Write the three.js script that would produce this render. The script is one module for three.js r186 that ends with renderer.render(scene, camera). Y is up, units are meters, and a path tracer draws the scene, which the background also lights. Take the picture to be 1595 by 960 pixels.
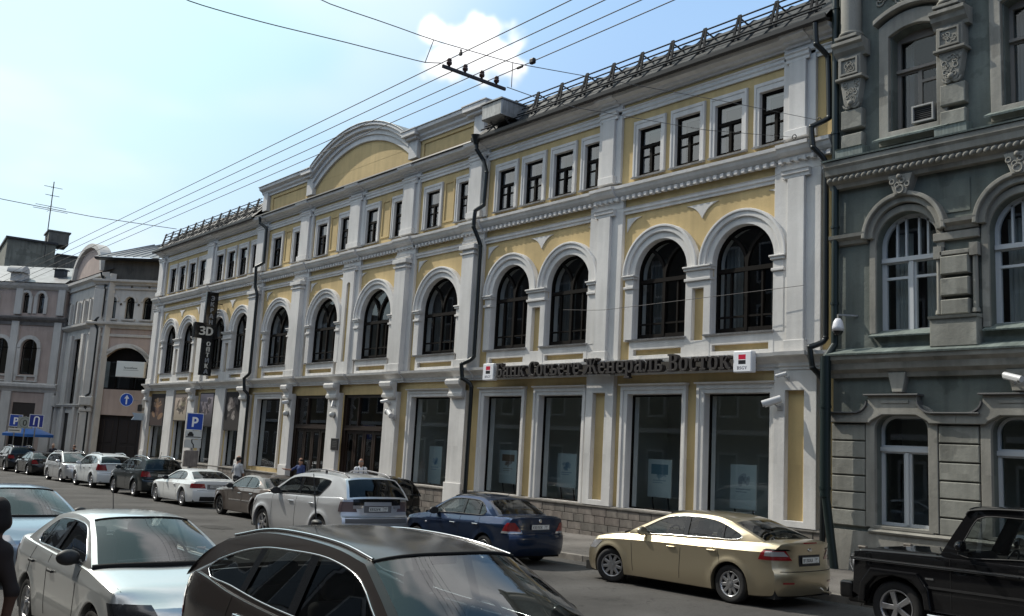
import * as THREE from 'three';
import { mergeGeometries, toCreasedNormals, mergeVertices } from 'three/addons/utils/BufferGeometryUtils.js';
import { RoundedBoxGeometry } from 'three/addons/geometries/RoundedBoxGeometry.js';
import { MarchingCubes } from 'three/addons/objects/MarchingCubes.js';
import { FontLoader } from 'three/addons/loaders/FontLoader.js';
import { TextGeometry } from 'three/addons/geometries/TextGeometry.js';

// ---------- camera, sky, sun, exposure ----------
const RAD = Math.PI / 180;
const EYE = 2.44;                                   // height of the lens above the road beside the gold car
const scene = new THREE.Scene();
const camera = new THREE.PerspectiveCamera(36.4, 1024 / 616, 0.1, 2000);
camera.position.set(0, EYE, 0);
camera.rotation.set(8.556 * RAD, 50.257 * RAD, 3.154 * RAD, 'YXZ');
const renderer = new THREE.WebGLRenderer({ antialias: true });
renderer.setSize(1024, 616);
renderer.toneMapping = THREE.LinearToneMapping;
renderer.toneMappingExposure = 0.85;
renderer.outputColorSpace = THREE.SRGBColorSpace;
renderer.shadowMap.enabled = true;

const SUN = new THREE.Vector3(-3.1, 3.3, 1.15).normalize();
const sun = new THREE.DirectionalLight(new THREE.Color(1, 0.945, 0.84), 4.8);
sun.position.copy(SUN).multiplyScalar(120).add(new THREE.Vector3(-25, 0, -12));
sun.target.position.set(-25, 0, -12);
sun.castShadow = true;
sun.shadow.camera.left = -70; sun.shadow.camera.right = 70; sun.shadow.camera.top = 60; sun.shadow.camera.bottom = -60; sun.shadow.camera.far = 300;
sun.shadow.mapSize.set(4096, 4096);
scene.add(sun, sun.target);

// seeded noise
function rng(seed) { let s = seed >>> 0; return () => { s = (s + 0x6D2B79F5) >>> 0; let t = s; t = Math.imul(t ^ (t >>> 15), t | 1); t ^= t + Math.imul(t ^ (t >>> 7), t | 61); return ((t ^ (t >>> 14)) >>> 0) / 4294967296; }; }
const HASH = (() => { const r = rng(77), a = new Float32Array(4096); for (let i = 0; i < 4096; i++) a[i] = r(); return a; })();
const hsh = (x, y, z) => HASH[(x * 73 + y * 1031 + z * 2477 + ((x * y) & 63) * 7) & 4095];
const sm = t => t * t * (3 - 2 * t);
function vnoise(x, y, z = 0, per = 0) {
  const X = Math.floor(x), Y = Math.floor(y), Z = Math.floor(z); let fx = x - X, fy = y - Y, fz = z - Z; fx = fx * fx * (3 - 2 * fx); fy = fy * fy * (3 - 2 * fy); fz = fz * fz * (3 - 2 * fz);
  let x0 = X, x1 = X + 1, y0 = Y, y1 = Y + 1; if (per) { x0 = ((x0 % per) + per) % per; x1 = ((x1 % per) + per) % per; y0 = ((y0 % per) + per) % per; y1 = ((y1 % per) + per) % per; }
  let a = hsh(x0, y0, Z), b = hsh(x0, y1, Z); a += (hsh(x1, y0, Z) - a) * fx; b += (hsh(x1, y1, Z) - b) * fx; a += (b - a) * fy;
  if (fz === 0) return a;
  let c = hsh(x0, y0, Z + 1), d = hsh(x0, y1, Z + 1); c += (hsh(x1, y0, Z + 1) - c) * fx; d += (hsh(x1, y1, Z + 1) - d) * fx; c += (d - c) * fy;
  return a + (c - a) * fz;
}
function fbm(x, y, z = 0, oct = 4, per = 0) { let a = 0.5, s = 0, n = 0; for (let i = 0; i < oct; i++) { s += a * vnoise(x, y, Math.round(z) + i * 17, per); n += a; a *= 0.5; x *= 2; y *= 2; per *= 2; } return s / n; }
const clamp = (x, a = 0, b = 1) => Math.min(b, Math.max(a, x));
const sst = (a, b, x) => sm(clamp((x - a) / (b - a)));
const mix = (a, b, t) => a + (b - a) * t;

// summer sky: hazy and white towards the sun, blue away from it, drifting cumulus
{
  const W = 2048, H = 1024, data = new Float32Array(W * H * 4);
  const cloudAt = new THREE.Vector3(-0.7384, 0.4018, -0.5415).normalize();   // the cumulus above the roofs
  const right = new THREE.Vector3().crossVectors(cloudAt, new THREE.Vector3(0, 1, 0)).normalize(), up = new THREE.Vector3().crossVectors(right, cloudAt);
  const d = new THREE.Vector3();
  for (let j = 0; j < H; j++) {
    const th = ((j + 0.5) / H - 0.5) * Math.PI, cy = Math.cos(th), y = Math.sin(th);
    for (let i = 0; i < W; i++) {
      const ph = ((i + 0.5) / W - 0.5) * 2 * Math.PI;
      d.set(cy * Math.cos(ph), y, cy * Math.sin(ph));
      const ang = Math.acos(clamp(d.dot(SUN), -1, 1)) / RAD, yy = Math.max(y, 0);
      const t1 = sst(35, 58, ang), t2 = sst(64, 125, ang), far = sst(42, 92, ang), hz = Math.pow(1 - yy, 5);
      let r = mix(mix(0.68, 0.36, t1), 0.20, t2), g = mix(mix(1.10, 0.66, t1), 0.36, t2), b = mix(mix(1.24, 1.10, t1), 0.68, t2);
      const zen = mix(1, 0.52, sst(0.42, 0.85, y)); r *= Math.pow(zen, 1.25); g *= zen; b *= zen;
      const glow = 1.6 * Math.exp(-ang / 13) + 0.40 * Math.exp(-ang / 24);
      r += glow * 0.98; g += glow * 0.9; b += glow * 0.8;
      const hb = hz * mix(0.95, 0.4, sst(45, 95, ang)), hk = mix(1.4, 0.72, far);
      r = mix(r, 1.0 * hk, hb); g = mix(g, 1.03 * hk, hb); b = mix(b, 1.05 * hk, hb);
      if (y > 0.02) {                               // thin veil and scattered cumulus on a plane of clouds
        const px = d.x / (y + 0.12), pz = d.z / (y + 0.12);
        const veil = sst(0.34, 0.60, fbm(px * 0.9 + 3, pz * 0.9, 2, 5)) * 0.85 * (1 - sst(40, 52, ang) * 0.95) * (1 - sst(0.42, 0.6, y));
        r = mix(r, 1.3, veil); g = mix(g, 1.32, veil); b = mix(b, 1.32, veil);
        const inView = 1 - sst(34, 46, Math.acos(clamp(d.x * -0.7606 + d.y * 0.1488 + d.z * -0.632, -1, 1)) / RAD);
        const n = inView < 1 ? fbm(px * 1.7 + 13, pz * 1.7 + 6, 1, 5) : 0;
        const c = sst(0.475, 0.59, n) * (1 - inView) * sst(0.30, 0.52, y);
        const sh = mix(1.7, 0.8, sst(0.6, 0.8, n)) * mix(1, 0.8, sst(60, 140, ang));
        r = mix(r, sh, c); g = mix(g, sh * 1.01, c); b = mix(b, sh * 1.03, c);
        const a = Math.atan2(d.dot(right), d.dot(cloudAt)) / RAD, e = Math.atan2(d.dot(up), d.dot(cloudAt)) / RAD;
        if (d.dot(cloudAt) > 0.9 && Math.abs(a) < 9 && Math.abs(e) < 9) {
          const lump = (ca, ce, ra, re) => 1 - Math.hypot((a - ca) / ra, (e - ce) / re);
          let v = Math.max(lump(0.3, 0.1, 2.9, 2.0), lump(-2.3, 0.9, 1.0, 1.1), lump(-1.7, -0.8, 2.0, 1.3), lump(0.1, 1.0, 1.3, 1.2), lump(1.7, -0.3, 1.6, 1.5));
          v += (fbm(a * 1.1 + 20, e * 1.1 + 7, 3, 5) - 0.5) * 1.15;
          const k = sst(0.02, 0.42, v);
          const s2 = 1.65 - 0.3 * sst(0.2, -1.6, e);
          r = mix(r, s2, k); g = mix(g, s2, k); b = mix(b, s2 * 1.01, k);
        }
      } else { const k = sst(0.02, -0.06, y); r = mix(r, 0.2, k); g = mix(g, 0.2, k); b = mix(b, 0.2, k); }
      const o = (j * W + i) * 4; data[o] = r; data[o + 1] = g; data[o + 2] = b; data[o + 3] = 1;
    }
  }
  const sky = new THREE.DataTexture(data, W, H, THREE.RGBAFormat, THREE.FloatType);
  sky.mapping = THREE.EquirectangularReflectionMapping; sky.minFilter = sky.magFilter = THREE.LinearFilter; sky.needsUpdate = true;
  scene.background = sky; scene.environment = sky;
}

// ---------- helpers ----------
const taken = {};
function numbered(n) { if (!(n in taken)) { taken[n] = 0; return n; } taken[n]++; return n + '_' + String(taken[n]).padStart(3, '0'); }
function tag(o, label, category, group, kind) { if (label) o.userData.label = label; if (category) o.userData.category = category; if (group) o.userData.group = group; if (kind) o.userData.kind = kind; return o; }
function thing(name, label, category, [x, y, z] = [0, 0, 0], group) { const o = new THREE.Group(); o.name = numbered(name); o.position.set(x, y, z); scene.add(o); return tag(o, label, category, group); }
function structure(name, geo, mat) { const m = new THREE.Mesh(geo, mat); m.name = numbered(name); m.castShadow = m.receiveShadow = true; m.userData.kind = 'structure'; scene.add(m); return m; }
// part: geometry given in the parent's own coordinates
function part(name, geo, mat, parent, label) { const m = new THREE.Mesh(Array.isArray(geo) ? merge(geo) : geo, mat); m.name = name; m.castShadow = m.receiveShadow = true; parent.add(m); if (label) m.userData.label = label; return m; }
function strip(g) { let r = g.index ? g.toNonIndexed() : g; for (const k of Object.keys(r.attributes)) if (!['position', 'normal', 'uv'].includes(k)) r.deleteAttribute(k); if (!r.attributes.normal) r.computeVertexNormals(); if (!r.attributes.uv) r.setAttribute('uv', new THREE.BufferAttribute(new Float32Array(r.attributes.position.count * 2), 2)); r.morphAttributes = {}; return r; }
function merge(list) { list = list.flat(Infinity); return list.length === 1 ? list[0] : mergeGeometries(list.map(strip)); }
// texture coordinates in metres, laid on by the direction each face looks in
function metreUV(g, s = 1) {
  g = g.index ? g.toNonIndexed() : g; if (!g.attributes.normal) g.computeVertexNormals();
  const p = g.attributes.position, n = g.attributes.normal, uv = new Float32Array(p.count * 2);
  for (let i = 0; i < p.count; i++) {
    const ax = Math.abs(n.getX(i)), ay = Math.abs(n.getY(i)), az = Math.abs(n.getZ(i));
    let u, v; if (ay > ax && ay > az) { u = p.getX(i); v = p.getZ(i); } else if (ax > az) { u = p.getZ(i); v = p.getY(i); } else { u = p.getX(i); v = p.getY(i); }
    uv[i * 2] = u * s; uv[i * 2 + 1] = v * s;
  }
  g.setAttribute('uv', new THREE.BufferAttribute(uv, 2)); return g;
}
function box(x0, x1, y0, y1, z0, z1) { const g = new THREE.BoxGeometry(Math.abs(x1 - x0), Math.abs(y1 - y0), Math.abs(z1 - z0)); g.translate((x0 + x1) / 2, (y0 + y1) / 2, (z0 + z1) / 2); return metreUV(g); }
// box with small chamfers on its front edges
function slab(x0, x1, y0, y1, z0, z1, c = 0.012) { const s = new THREE.Shape([[x0 + c, y0 + c], [x1 - c, y0 + c], [x1 - c, y1 - c], [x0 + c, y1 - c]].map(p => new THREE.Vector2(...p))); const g = new THREE.ExtrudeGeometry(s, { depth: z1 - z0 - c, bevelEnabled: true, bevelThickness: c, bevelSize: c, bevelSegments: 1, steps: 1 }); g.translate(0, 0, z0); return metreUV(g); }
const V2 = (x, y) => new THREE.Vector2(x, y), V3 = (x, y, z) => new THREE.Vector3(x, y, z);
function poly(pts, holes = []) { const s = new THREE.Shape(pts.map(p => V2(p[0], p[1]))); for (const h of holes) s.holes.push(new THREE.Path(h.map(p => V2(p[0], p[1])))); return s; }
function extrude(shape, z0, z1, bevel = 0) { const g = new THREE.ExtrudeGeometry(shape, { depth: z1 - z0 - bevel, bevelEnabled: bevel > 0, bevelThickness: bevel, bevelSize: bevel, bevelOffset: -bevel, bevelSegments: 2, curveSegments: 20, steps: 1 }); g.translate(0, 0, z0); return metreUV(g); }
// moulding: profile of [out, y] points swept along x from x0 to x1
function moulding(profile, x0, x1, z = 0) { const s = new THREE.Shape(profile.map(([o, y]) => V2(-o, y))); const g = new THREE.ExtrudeGeometry(s, { depth: x1 - x0, bevelEnabled: false, steps: 1 }); g.rotateY(Math.PI / 2); g.translate(x0, 0, z); return metreUV(g); }
const rect = (x0, x1, y0, y1) => [[x0, y0], [x1, y0], [x1, y1], [x0, y1]];
const ubox = (x0, x1, y0, y1, a, b, t) => [[x0, y0], [a, y0], [a, t], [b, t], [b, y0], [x1, y0], [x1, y1], [x0, y1]];
function arch(xc, r, y0, ys, n = 24) { const p = [[xc - r, y0], [xc + r, y0]]; for (let i = 0; i <= n; i++) { const a = Math.PI * i / n; p.push([xc + r * Math.cos(a), ys + r * Math.sin(a)]); } return p; }
function arcBand(xc, ys, r0, r1, a0 = 0, a1 = Math.PI, n = 28) { const p = []; for (let i = 0; i <= n; i++) { const a = mix(a0, a1, i / n); p.push([xc + r1 * Math.cos(a), ys + r1 * Math.sin(a)]); } for (let i = n; i >= 0; i--) { const a = mix(a0, a1, i / n); p.push([xc + r0 * Math.cos(a), ys + r0 * Math.sin(a)]); } return p; }
function tube(pts, r, seg = 0, rad = 8, closed = false) { const c = new THREE.CatmullRomCurve3(pts.map(p => V3(...p)), closed, 'catmullrom', 0.1); return new THREE.TubeGeometry(c, seg || pts.length * 6, r, rad, closed); }
function rod(a, b, r, n = 8, r2 = r) { a = V3(...a); b = V3(...b); const d = b.clone().sub(a), g = new THREE.CylinderGeometry(r2, r, d.length(), n); g.applyQuaternion(new THREE.Quaternion().setFromUnitVectors(V3(0, 1, 0), d.clone().normalize())); const m = a.add(b).multiplyScalar(0.5); g.translate(m.x, m.y, m.z); return g; }
function bar(a, b, w, h) { const A = V3(...a), B = V3(...b), d = B.clone().sub(A), g = new THREE.BoxGeometry(d.length(), h, w); g.applyQuaternion(new THREE.Quaternion().setFromUnitVectors(V3(1, 0, 0), d.clone().normalize())); const m = A.add(B).multiplyScalar(0.5); g.translate(m.x, m.y, m.z); return g; }
const placed = (g, x, y, z) => { g = g.clone(); g.translate(x, y, z); return g; };

// ---------- surfaces ----------
function tex(size, fn, metres, srgb = true) {
  const d = new Uint8Array(size * size * 4);
  for (let j = 0; j < size; j++) for (let i = 0; i < size; i++) { const c = fn(i / size, j / size), o = (j * size + i) * 4; for (let k = 0; k < 3; k++) d[o + k] = clamp(Array.isArray(c) ? c[k] : c) * 255; d[o + 3] = 255; }
  const t = new THREE.DataTexture(d, size, size, THREE.RGBAFormat); t.wrapS = t.wrapT = THREE.RepeatWrapping; t.magFilter = THREE.LinearFilter; t.minFilter = THREE.LinearMipmapLinearFilter; t.generateMipmaps = true;
  if (srgb) t.colorSpace = THREE.SRGBColorSpace; t.repeat.set(1 / metres[0], 1 / metres[1]); t.needsUpdate = true; return t;
}
const lin = (r, g, b) => new THREE.Color().setRGB(r, g, b);
// plaster: blotches, rain streaks and fine grain around white, coloured by the material
const plasterMap = tex(1024, (u, v) => { const blot = fbm(u * 6, v * 6, 1, 5, 6), str = fbm(u * 48, v * 5, 4, 3, 1e6), gr = hsh(u * 1024 | 0, v * 1024 | 0, 3); const k = 0.90 + 0.16 * (blot - 0.5) + 0.09 * (str - 0.5) + 0.05 * (gr - 0.5); return [k, k * 0.995, k * 0.985]; }, [7.3, 7.3]);
const plasterBump = tex(512, (u, v) => 0.5 + 0.5 * (fbm(u * 24, v * 24, 5, 4, 24) - 0.5) + 0.25 * (hsh(u * 512 | 0, v * 512 | 0, 9) - 0.5), [1.9, 1.9], false);
const oldMap = tex(1024, (u, v) => { const b = fbm(u * 5, v * 5, 8, 6, 5), s = fbm(u * 40, v * 4, 9, 3), p = sst(0.60, 0.66, fbm(u * 9, v * 9, 12, 5, 9)), gr = hsh(u * 1024 | 0, v * 1024 | 0, 5); const k = 0.84 + 0.34 * (b - 0.5) + 0.2 * (s - 0.5) + 0.06 * (gr - 0.5) - 0.10 * p; return [k, k * 0.99, k * 0.97]; }, [6.1, 6.1]);
const asphaltMap = tex(1024, (u, v) => { const b = fbm(u * 4, v * 4, 21, 6, 4), g = hsh(u * 1024 | 0, v * 1024 | 0, 6), cr = Math.abs(fbm(u * 7, v * 7, 31, 5, 7) - 0.5) < 0.006 ? 0.75 : 1; const k = (0.80 + 0.55 * (b - 0.5) + 0.30 * (g - 0.5) * (g > 0.85 ? 1.6 : 1)) * cr; return [k, k * 0.985, k * 0.97]; }, [5.7, 5.7]);
const grainBump = tex(512, (u, v) => hsh(u * 512 | 0, v * 512 | 0, 13) * 0.6 + 0.4 * fbm(u * 60, v * 60, 3, 2, 60), [0.9, 0.9], false);
const stoneMap = tex(512, (u, v) => { const b = fbm(u * 8, v * 8, 41, 5, 8), g = hsh(u * 512 | 0, v * 512 | 0, 16); const k = 0.82 + 0.4 * (b - 0.5) + 0.14 * (g - 0.5); return [k, k * 0.98, k * 0.95]; }, [1.3, 1.3]);
const woodMap = tex(512, (u, v) => { const g = fbm(u * 60, v * 3, 51, 4); const k = 0.8 + 0.5 * (g - 0.5); return [k, k * 0.96, k * 0.92]; }, [0.8, 2.1]);
const metalMap = tex(512, (u, v) => { const b = fbm(u * 6, v * 6, 61, 5, 6), s = fbm(u * 60, v * 3, 62, 3); const k = 0.82 + 0.3 * (b - 0.5) + 0.25 * (s - 0.5); return [k, k, k]; }, [2.3, 2.3]);
const std = (c, rough, o = {}) => new THREE.MeshStandardMaterial({ color: c, roughness: rough, ...o });
const plaster = (c, o = {}) => std(c, 0.9, { map: plasterMap, bumpMap: plasterBump, bumpScale: 0.006, ...o });
const M = {
  yellow: plaster(lin(0.66, 0.50, 0.25)), white: plaster(lin(0.75, 0.74, 0.73)), whiteTrim: plaster(lin(0.78, 0.77, 0.76)),
  frame: new THREE.MeshPhysicalMaterial({ color: lin(0.007, 0.005, 0.004), roughness: 0.75, specularIntensity: 0.3, map: woodMap }), door: std(lin(0.035, 0.02, 0.013), 0.42, { map: woodMap }),
  glass: new THREE.MeshPhysicalMaterial({ color: lin(0.80, 0.86, 0.88), roughness: 0.01, transmission: 1, thickness: 0, ior: 1.6 }),
  skyGlass: new THREE.MeshPhysicalMaterial({ color: lin(0.75, 0.82, 0.86), roughness: 0.01, transmission: 1, thickness: 0, ior: 2.3 }),
  shopRoom: std(lin(0.42, 0.43, 0.40), 0.9), guard: std(lin(0.012, 0.012, 0.013), 0.85),
  curtain: [0.10, 0.2, 0.42].map(k => std(lin(k, k * 0.97, k * 0.9), 0.95, { side: THREE.DoubleSide })),
  darkRoom: std(lin(0.05, 0.047, 0.043), 0.95), darkFloor: std(lin(0.06, 0.05, 0.04), 0.8),
  roof: std(lin(0.020, 0.021, 0.024), 0.62, { metalness: 0.0, map: metalMap, bumpMap: metalMap, bumpScale: 0.012 }),
  gutter: std(lin(0.025, 0.024, 0.024), 0.45, { metalness: 0.3 }), pipe: std(lin(0.014, 0.017, 0.018), 0.38, { metalness: 0.3 }), greenPipe: std(lin(0.009, 0.019, 0.019), 0.4, { metalness: 0.2 }),
  stone: [0.20, 0.235, 0.265, 0.215].map((k, i) => std(lin(k * (1 + 0.02 * i), k * 0.94, k * 0.88), 0.85, { map: stoneMap, bumpMap: grainBump, bumpScale: 0.004 })), mortar: std(lin(0.10, 0.095, 0.09), 0.95),
  sill: std(lin(0.55, 0.55, 0.56), 0.45, { metalness: 0.4, map: metalMap }), galv: std(lin(0.42, 0.42, 0.41), 0.5, { metalness: 0.6, map: metalMap }),
  asphalt: std(lin(0.105, 0.102, 0.10), 0.92, { map: asphaltMap, bumpMap: grainBump, bumpScale: 0.008 }), pavement: std(lin(0.20, 0.19, 0.18), 0.92, { map: asphaltMap, bumpMap: grainBump, bumpScale: 0.005 }),
  kerb: [0.27, 0.31, 0.24].map(k => std(lin(k, k * 0.97, k * 0.93), 0.85, { map: stoneMap, bumpMap: grainBump, bumpScale: 0.004 })),
  paintLine: std(lin(0.55, 0.55, 0.52), 0.8, { map: asphaltMap }), black: std(lin(0.012, 0.012, 0.013), 0.5), blackGloss: std(lin(0.008, 0.008, 0.009), 0.15), steel: std(lin(0.5, 0.5, 0.5), 0.3, { metalness: 0.9 }),
  castIron: std(lin(0.05, 0.047, 0.045), 0.7, { metalness: 0.4, map: metalMap }),
};
const roadY = x => 0.014 * (x + 12);                // the street falls gently to the left
let signBoxText;
const KERB = -15.85, NEARKERB = -2.55;
// ---------- ground ----------
function sheet(x0, x1, z0, z1, dy, nx = 1) {
  const g = new THREE.PlaneGeometry(x1 - x0, z1 - z0, nx, 1); g.rotateX(-Math.PI / 2); g.translate((x0 + x1) / 2, 0, (z0 + z1) / 2);
  const p = g.attributes.position; for (let i = 0; i < p.count; i++) p.setY(i, roadY(p.getX(i)) + dy); g.computeVertexNormals(); return metreUV(g);
}
structure('ground', sheet(-620, 420, -620, 420, -0.03), M.asphalt);
structure('road', sheet(-140, 60, KERB, NEARKERB, 0), M.asphalt);
structure('pavement', sheet(-70.4, 60, -26, KERB - 0.16, 0.125), M.pavement);
structure('near_pavement', sheet(-140, 60, NEARKERB + 0.16, 5.2, 0.125), M.pavement);
structure('side_pavement', sheet(-140, -73.6, -60, KERB - 0.16, 0.118), M.pavement);
{
  const far = structure('kerb', box(-140, 60, -0.2, -0.19, KERB - 0.02, KERB - 0.01), M.mortar), near = structure('near_kerb', box(-140, 60, -0.2, -0.19, NEARKERB + 0.01, NEARKERB + 0.02), M.mortar);
  const mk = (L) => { const g = new RoundedBoxGeometry(L, 0.34, 0.15, 1, 0.012); return metreUV(g); };
  const g = mk(0.985), gl = mk(2.97);
  let n = 0;
  for (let x = -76; x < 2; x += 1) { if (x > -73.5 && x < -70.5) continue; const m = part('kerb_stone', g, M.kerb[(n * 7 + (n >> 2)) % 3], far); m.position.set(x + 0.5, roadY(x + 0.5) - 0.035, KERB - 0.078 + (hsh(n, 3, 1) - 0.5) * 0.01); m.rotation.z = 0.014; n++; }
  for (let x = -50; x < 2; x += 3) { const m = part('kerb_stone', gl, M.kerb[(n++ * 5) % 3], near); m.position.set(x + 1.5, roadY(x + 1.5) - 0.035, NEARKERB + 0.078); m.rotation.z = 0.014; }
}
{ const patch = std(lin(0.07, 0.068, 0.066), 0.92, { map: asphaltMap, bumpMap: grainBump, bumpScale: 0.008 }), pale = std(lin(0.125, 0.12, 0.115), 0.93, { map: asphaltMap, bumpMap: grainBump, bumpScale: 0.008 });
  const blot = (cx, cz, rx, rz, seed, dy, m) => { const q = rng(seed), pts = []; for (let i = 0; i < 22; i++) { const a = i / 22 * Math.PI * 2, k = 0.8 + 0.35 * q(); pts.push([cx + rx * k * Math.cos(a), -(cz + rz * k * Math.sin(a))]); } const g = new THREE.ShapeGeometry(poly(pts)); g.rotateX(-Math.PI / 2); const p = g.attributes.position; for (let i = 0; i < p.count; i++) p.setY(i, roadY(p.getX(i)) + dy); g.computeVertexNormals(); return metreUV(g); };
  structure('road_patch', merge([sheet(-9.5, -4.6, -11.6, -10.4, 0.004), sheet(-33, -22, -8.0, -6.7, 0.004), sheet(-60, -48, -10.6, -9.6, 0.004)]), pale);
  structure('oil_stain', merge([blot(-7.3, -12.7, 0.5, 0.3, 3, 0.008, 0), blot(-9.0, -9.4, 0.3, 0.22, 5, 0.008, 0), blot(-15.5, -13.2, 0.6, 0.3, 8, 0.008, 0), blot(-26, -11.2, 0.7, 0.35, 9, 0.008, 0), blot(-33, -10.0, 0.5, 0.3, 11, 0.008, 0)]), patch); }
structure('lane_line', merge(Array.from({ length: 12 }, (_, i) => sheet(-75 + i * 6, -72.4 + i * 6, -8.75, -8.65, 0.005))), M.paintLine);
for (const [x, z, label] of [[-9.4, -7.6, 'round iron manhole cover in the asphalt left of the gold sedan'], [-27, -9.5, 'round iron manhole cover in the roadway beyond the silver sedan']]) {
  const t = thing('manhole_cover', label, 'manhole cover', [x, roadY(x) + 0.006, z]); t.rotation.z = 0.014;
  part('rim', new THREE.TorusGeometry(0.34, 0.025, 6, 32).rotateX(Math.PI / 2).scale(1, 0.35, 1), M.castIron, t);
  part('lid', [new THREE.CylinderGeometry(0.32, 0.32, 0.012, 32), ...[-2, -1, 0, 1, 2].map(i => box(-0.24, 0.24, 0.005, 0.012, i * 0.1 - 0.02, i * 0.1 + 0.02))], M.castIron, t);
}

// ---------- the yellow and white building ----------
const FZ = -20.6;
const A = (y) => y + EYE;                            // heights below are taken from the level of the lens
const bank = thing('yellow_building', 'long three storey yellow building with white pilasters, arched windows and a round gable', 'building', [-36.4, -0.3, FZ]);
const BO = [36.4, 0.3 + EYE, 0];                     // from facade x and lens level to the group's own coordinates
const G = g => { g = Array.isArray(g) ? merge(g) : g; g.translate(...BO); return g; };
const bpart = (name, geo, mat, label, parent = bank) => part(name, G(geo), mat, parent, label);
const BX0 = -60.1, BX1 = -12.36;
const bays = { R1: [-17.98, -15.09], R2: [-24.8, -21.9], C1: [-29.05], C2: [-33.62], C3: [-37.98], C4: [-42.62], L1: [-46.95, -50.0], L2: [-54.35, -57.15] };
const archR = b => b[0] === 'C' ? 1.2 : b[0] === 'L' ? 0.93 : 1.0;
const topWin = [-14.18, -15.68, -17.14, -18.62, -20.93 - 0.02, -22.44, -23.95, -25.43, -27.83, -30.0, -32.34, -34.55, -36.78, -38.96, -41.33, -43.62, -46.1, -47.66, -49.2, -50.76, -53.25, -54.8, -56.4, -57.9];
const shopWin = [[-16.2, -14.22], [-19.05, -17.1], [-22.98, -21.07], [-25.88, -23.97], [-30.42, -27.98], [-44.12, -41.7]];
const doorways = [[-35.72, -32.5], [-40.24, -36.92]];
shopWin.forEach(w => { w[0] -= 0.06; w[1] += 0.05; });
const leftWin = [[-47.85, -46.1], [-51.4, -49.55], [-55.2, -53.25], [-59.05, -56.9]];
const springs = b => 6.36 - archR(b);
// walls, storey by storey
{
  const h0 = [...shopWin.map(([a, b]) => rect(a, b, -1.52, 1.79)), ...doorways.map(([a, b]) => rect(a, b, -2.75, 1.92)), ...leftWin.map(([a, b]) => rect(a, b, -1.7, 2.14))];
  bpart('wall', [
    extrude(poly(rect(BX0, BX1, -3.0, 2.76), h0), -0.45, 0),
    extrude(poly(rect(BX0, BX1, 2.762, 8.2), Object.entries(bays).flatMap(([k, xs]) => xs.map(x => arch(x, archR(k), 3.43, springs(k))))), -0.45, 0),
    extrude(poly(rect(BX0, BX1, 8.202, 11.5), topWin.map(x => rect(x - 0.46, x + 0.46, 8.5, 9.98))), -0.45, 0)], M.yellow);
  bpart('side_wall', [box(BX0, BX0 + 0.4, -3.2, 11.5, -14, -0.452), box(BX1 - 0.4, BX1, -3.0, 11.5, -14, -0.452), box(BX0, BX1, -3.2, 11.5, -14.4, -14.002)], M.yellow);
  const rooms = [box(BX0 + 0.41, BX1 - 0.41, -2.4, -2.3, -6, -0.46), box(BX0 + 0.41, BX1 - 0.41, 2.6, 2.75, -6, -0.46), box(BX0 + 0.41, BX1 - 0.41, 7.9, 8.1, -6, -0.46), box(BX0 + 0.41, BX1 - 0.41, 11.2, 11.4, -6, -0.46), box(BX0 + 0.41, BX1 - 0.41, -2.3, 11.2, -6.1, -6.0)];
  for (const x of [-20.3, -27.2, -31.5, -35.9, -40.5, -45.4, -52]) rooms.push(box(x - 0.08, x + 0.08, -2.3, 11.2, -5.99, -0.47));
  bpart('room', rooms, M.darkRoom);
  for (const [a, b] of [[-31.2, -27.3], [-27.0, -20.4], [-20.2, BX1 - 0.5]]) bpart('shop_interior', [box(a, b, -2.25, 2.55, -3.02, -3.0), box(a, b, -2.29, -2.25, -3.0, -0.47), box(a, b, 2.55, 2.58, -3.0, -0.47), box(a, a + 0.03, -2.25, 2.55, -3.0, -0.47), box(b - 0.03, b, -2.25, 2.55, -3.0, -0.47), slab(a + 1.0, a + 2.2, -2.25, -1.2, -2.6, -2.0), slab(b - 1.6, b - 0.6, -2.25, 0.6, -2.9, -2.5)], M.shopRoom);
}
// ledges and cornices, breaking forward over each pilaster
const pil = [[-13.38, 0.5], [-20.24, 0.52], [-27.07, 0.7], [-31.55, 0.78], [-35.8, 0.85], [-40.5, 0.85], [-45.35, 0.8], [-51.9, 0.8], [-59.7, 0.8]];
const central = x => x < -26 && x > -46;
const scaleOut = (p, k) => p.map(([o, y]) => [o > 0.005 ? o + k : o, y]);
const LEDGE1 = [[-0.02, 2.36], [0.10, 2.36], [0.10, 2.42], [0.14, 2.44], [0.15, 2.52], [0.22, 2.58], [0.30, 2.66], [0.38, 2.69], [0.40, 2.78], [0.0, 2.815], [-0.02, 2.80]];
const LEDGE2 = [[-0.02, 7.80], [0.12, 7.80], [0.12, 7.90], [0.20, 7.93], [0.27, 8.00], [0.31, 8.08], [0.36, 8.11], [0.37, 8.20], [0.0, 8.34], [-0.02, 8.33]];
const BAND2 = [[-0.02, 7.33], [0.06, 7.33], [0.06, 7.40], [0.10, 7.43], [0.10, 7.50], [0.13, 7.53], [0.0, 7.55], [-0.02, 7.54]];
const BAND3 = [[-0.02, 10.5], [0.06, 10.5], [0.06, 10.58], [0.10, 10.62], [0.10, 10.70], [0.14, 10.73], [0.14, 10.76], [-0.02, 10.77]];
const TOPC = [[-0.02, 10.92], [0.08, 10.92], [0.10, 10.97], [0.2, 11.0], [0.24, 11.06], [0.42, 11.1], [0.46, 11.2], [-0.02, 11.24]];
function runs(p, ext, k) { const out = [moulding(p, BX0 - 0.02, BX1 + 0.0)]; for (const [x, w] of pil) if (w > 0) out.push(moulding(scaleOut(p, k), Math.max(BX0 - 0.1, x - w / 2 - ext), Math.min(BX1 + 0.02, x + w / 2 + ext))); return out; }
bpart('ledge', runs(LEDGE1, 0.2, 0.09), M.whiteTrim);
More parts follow.
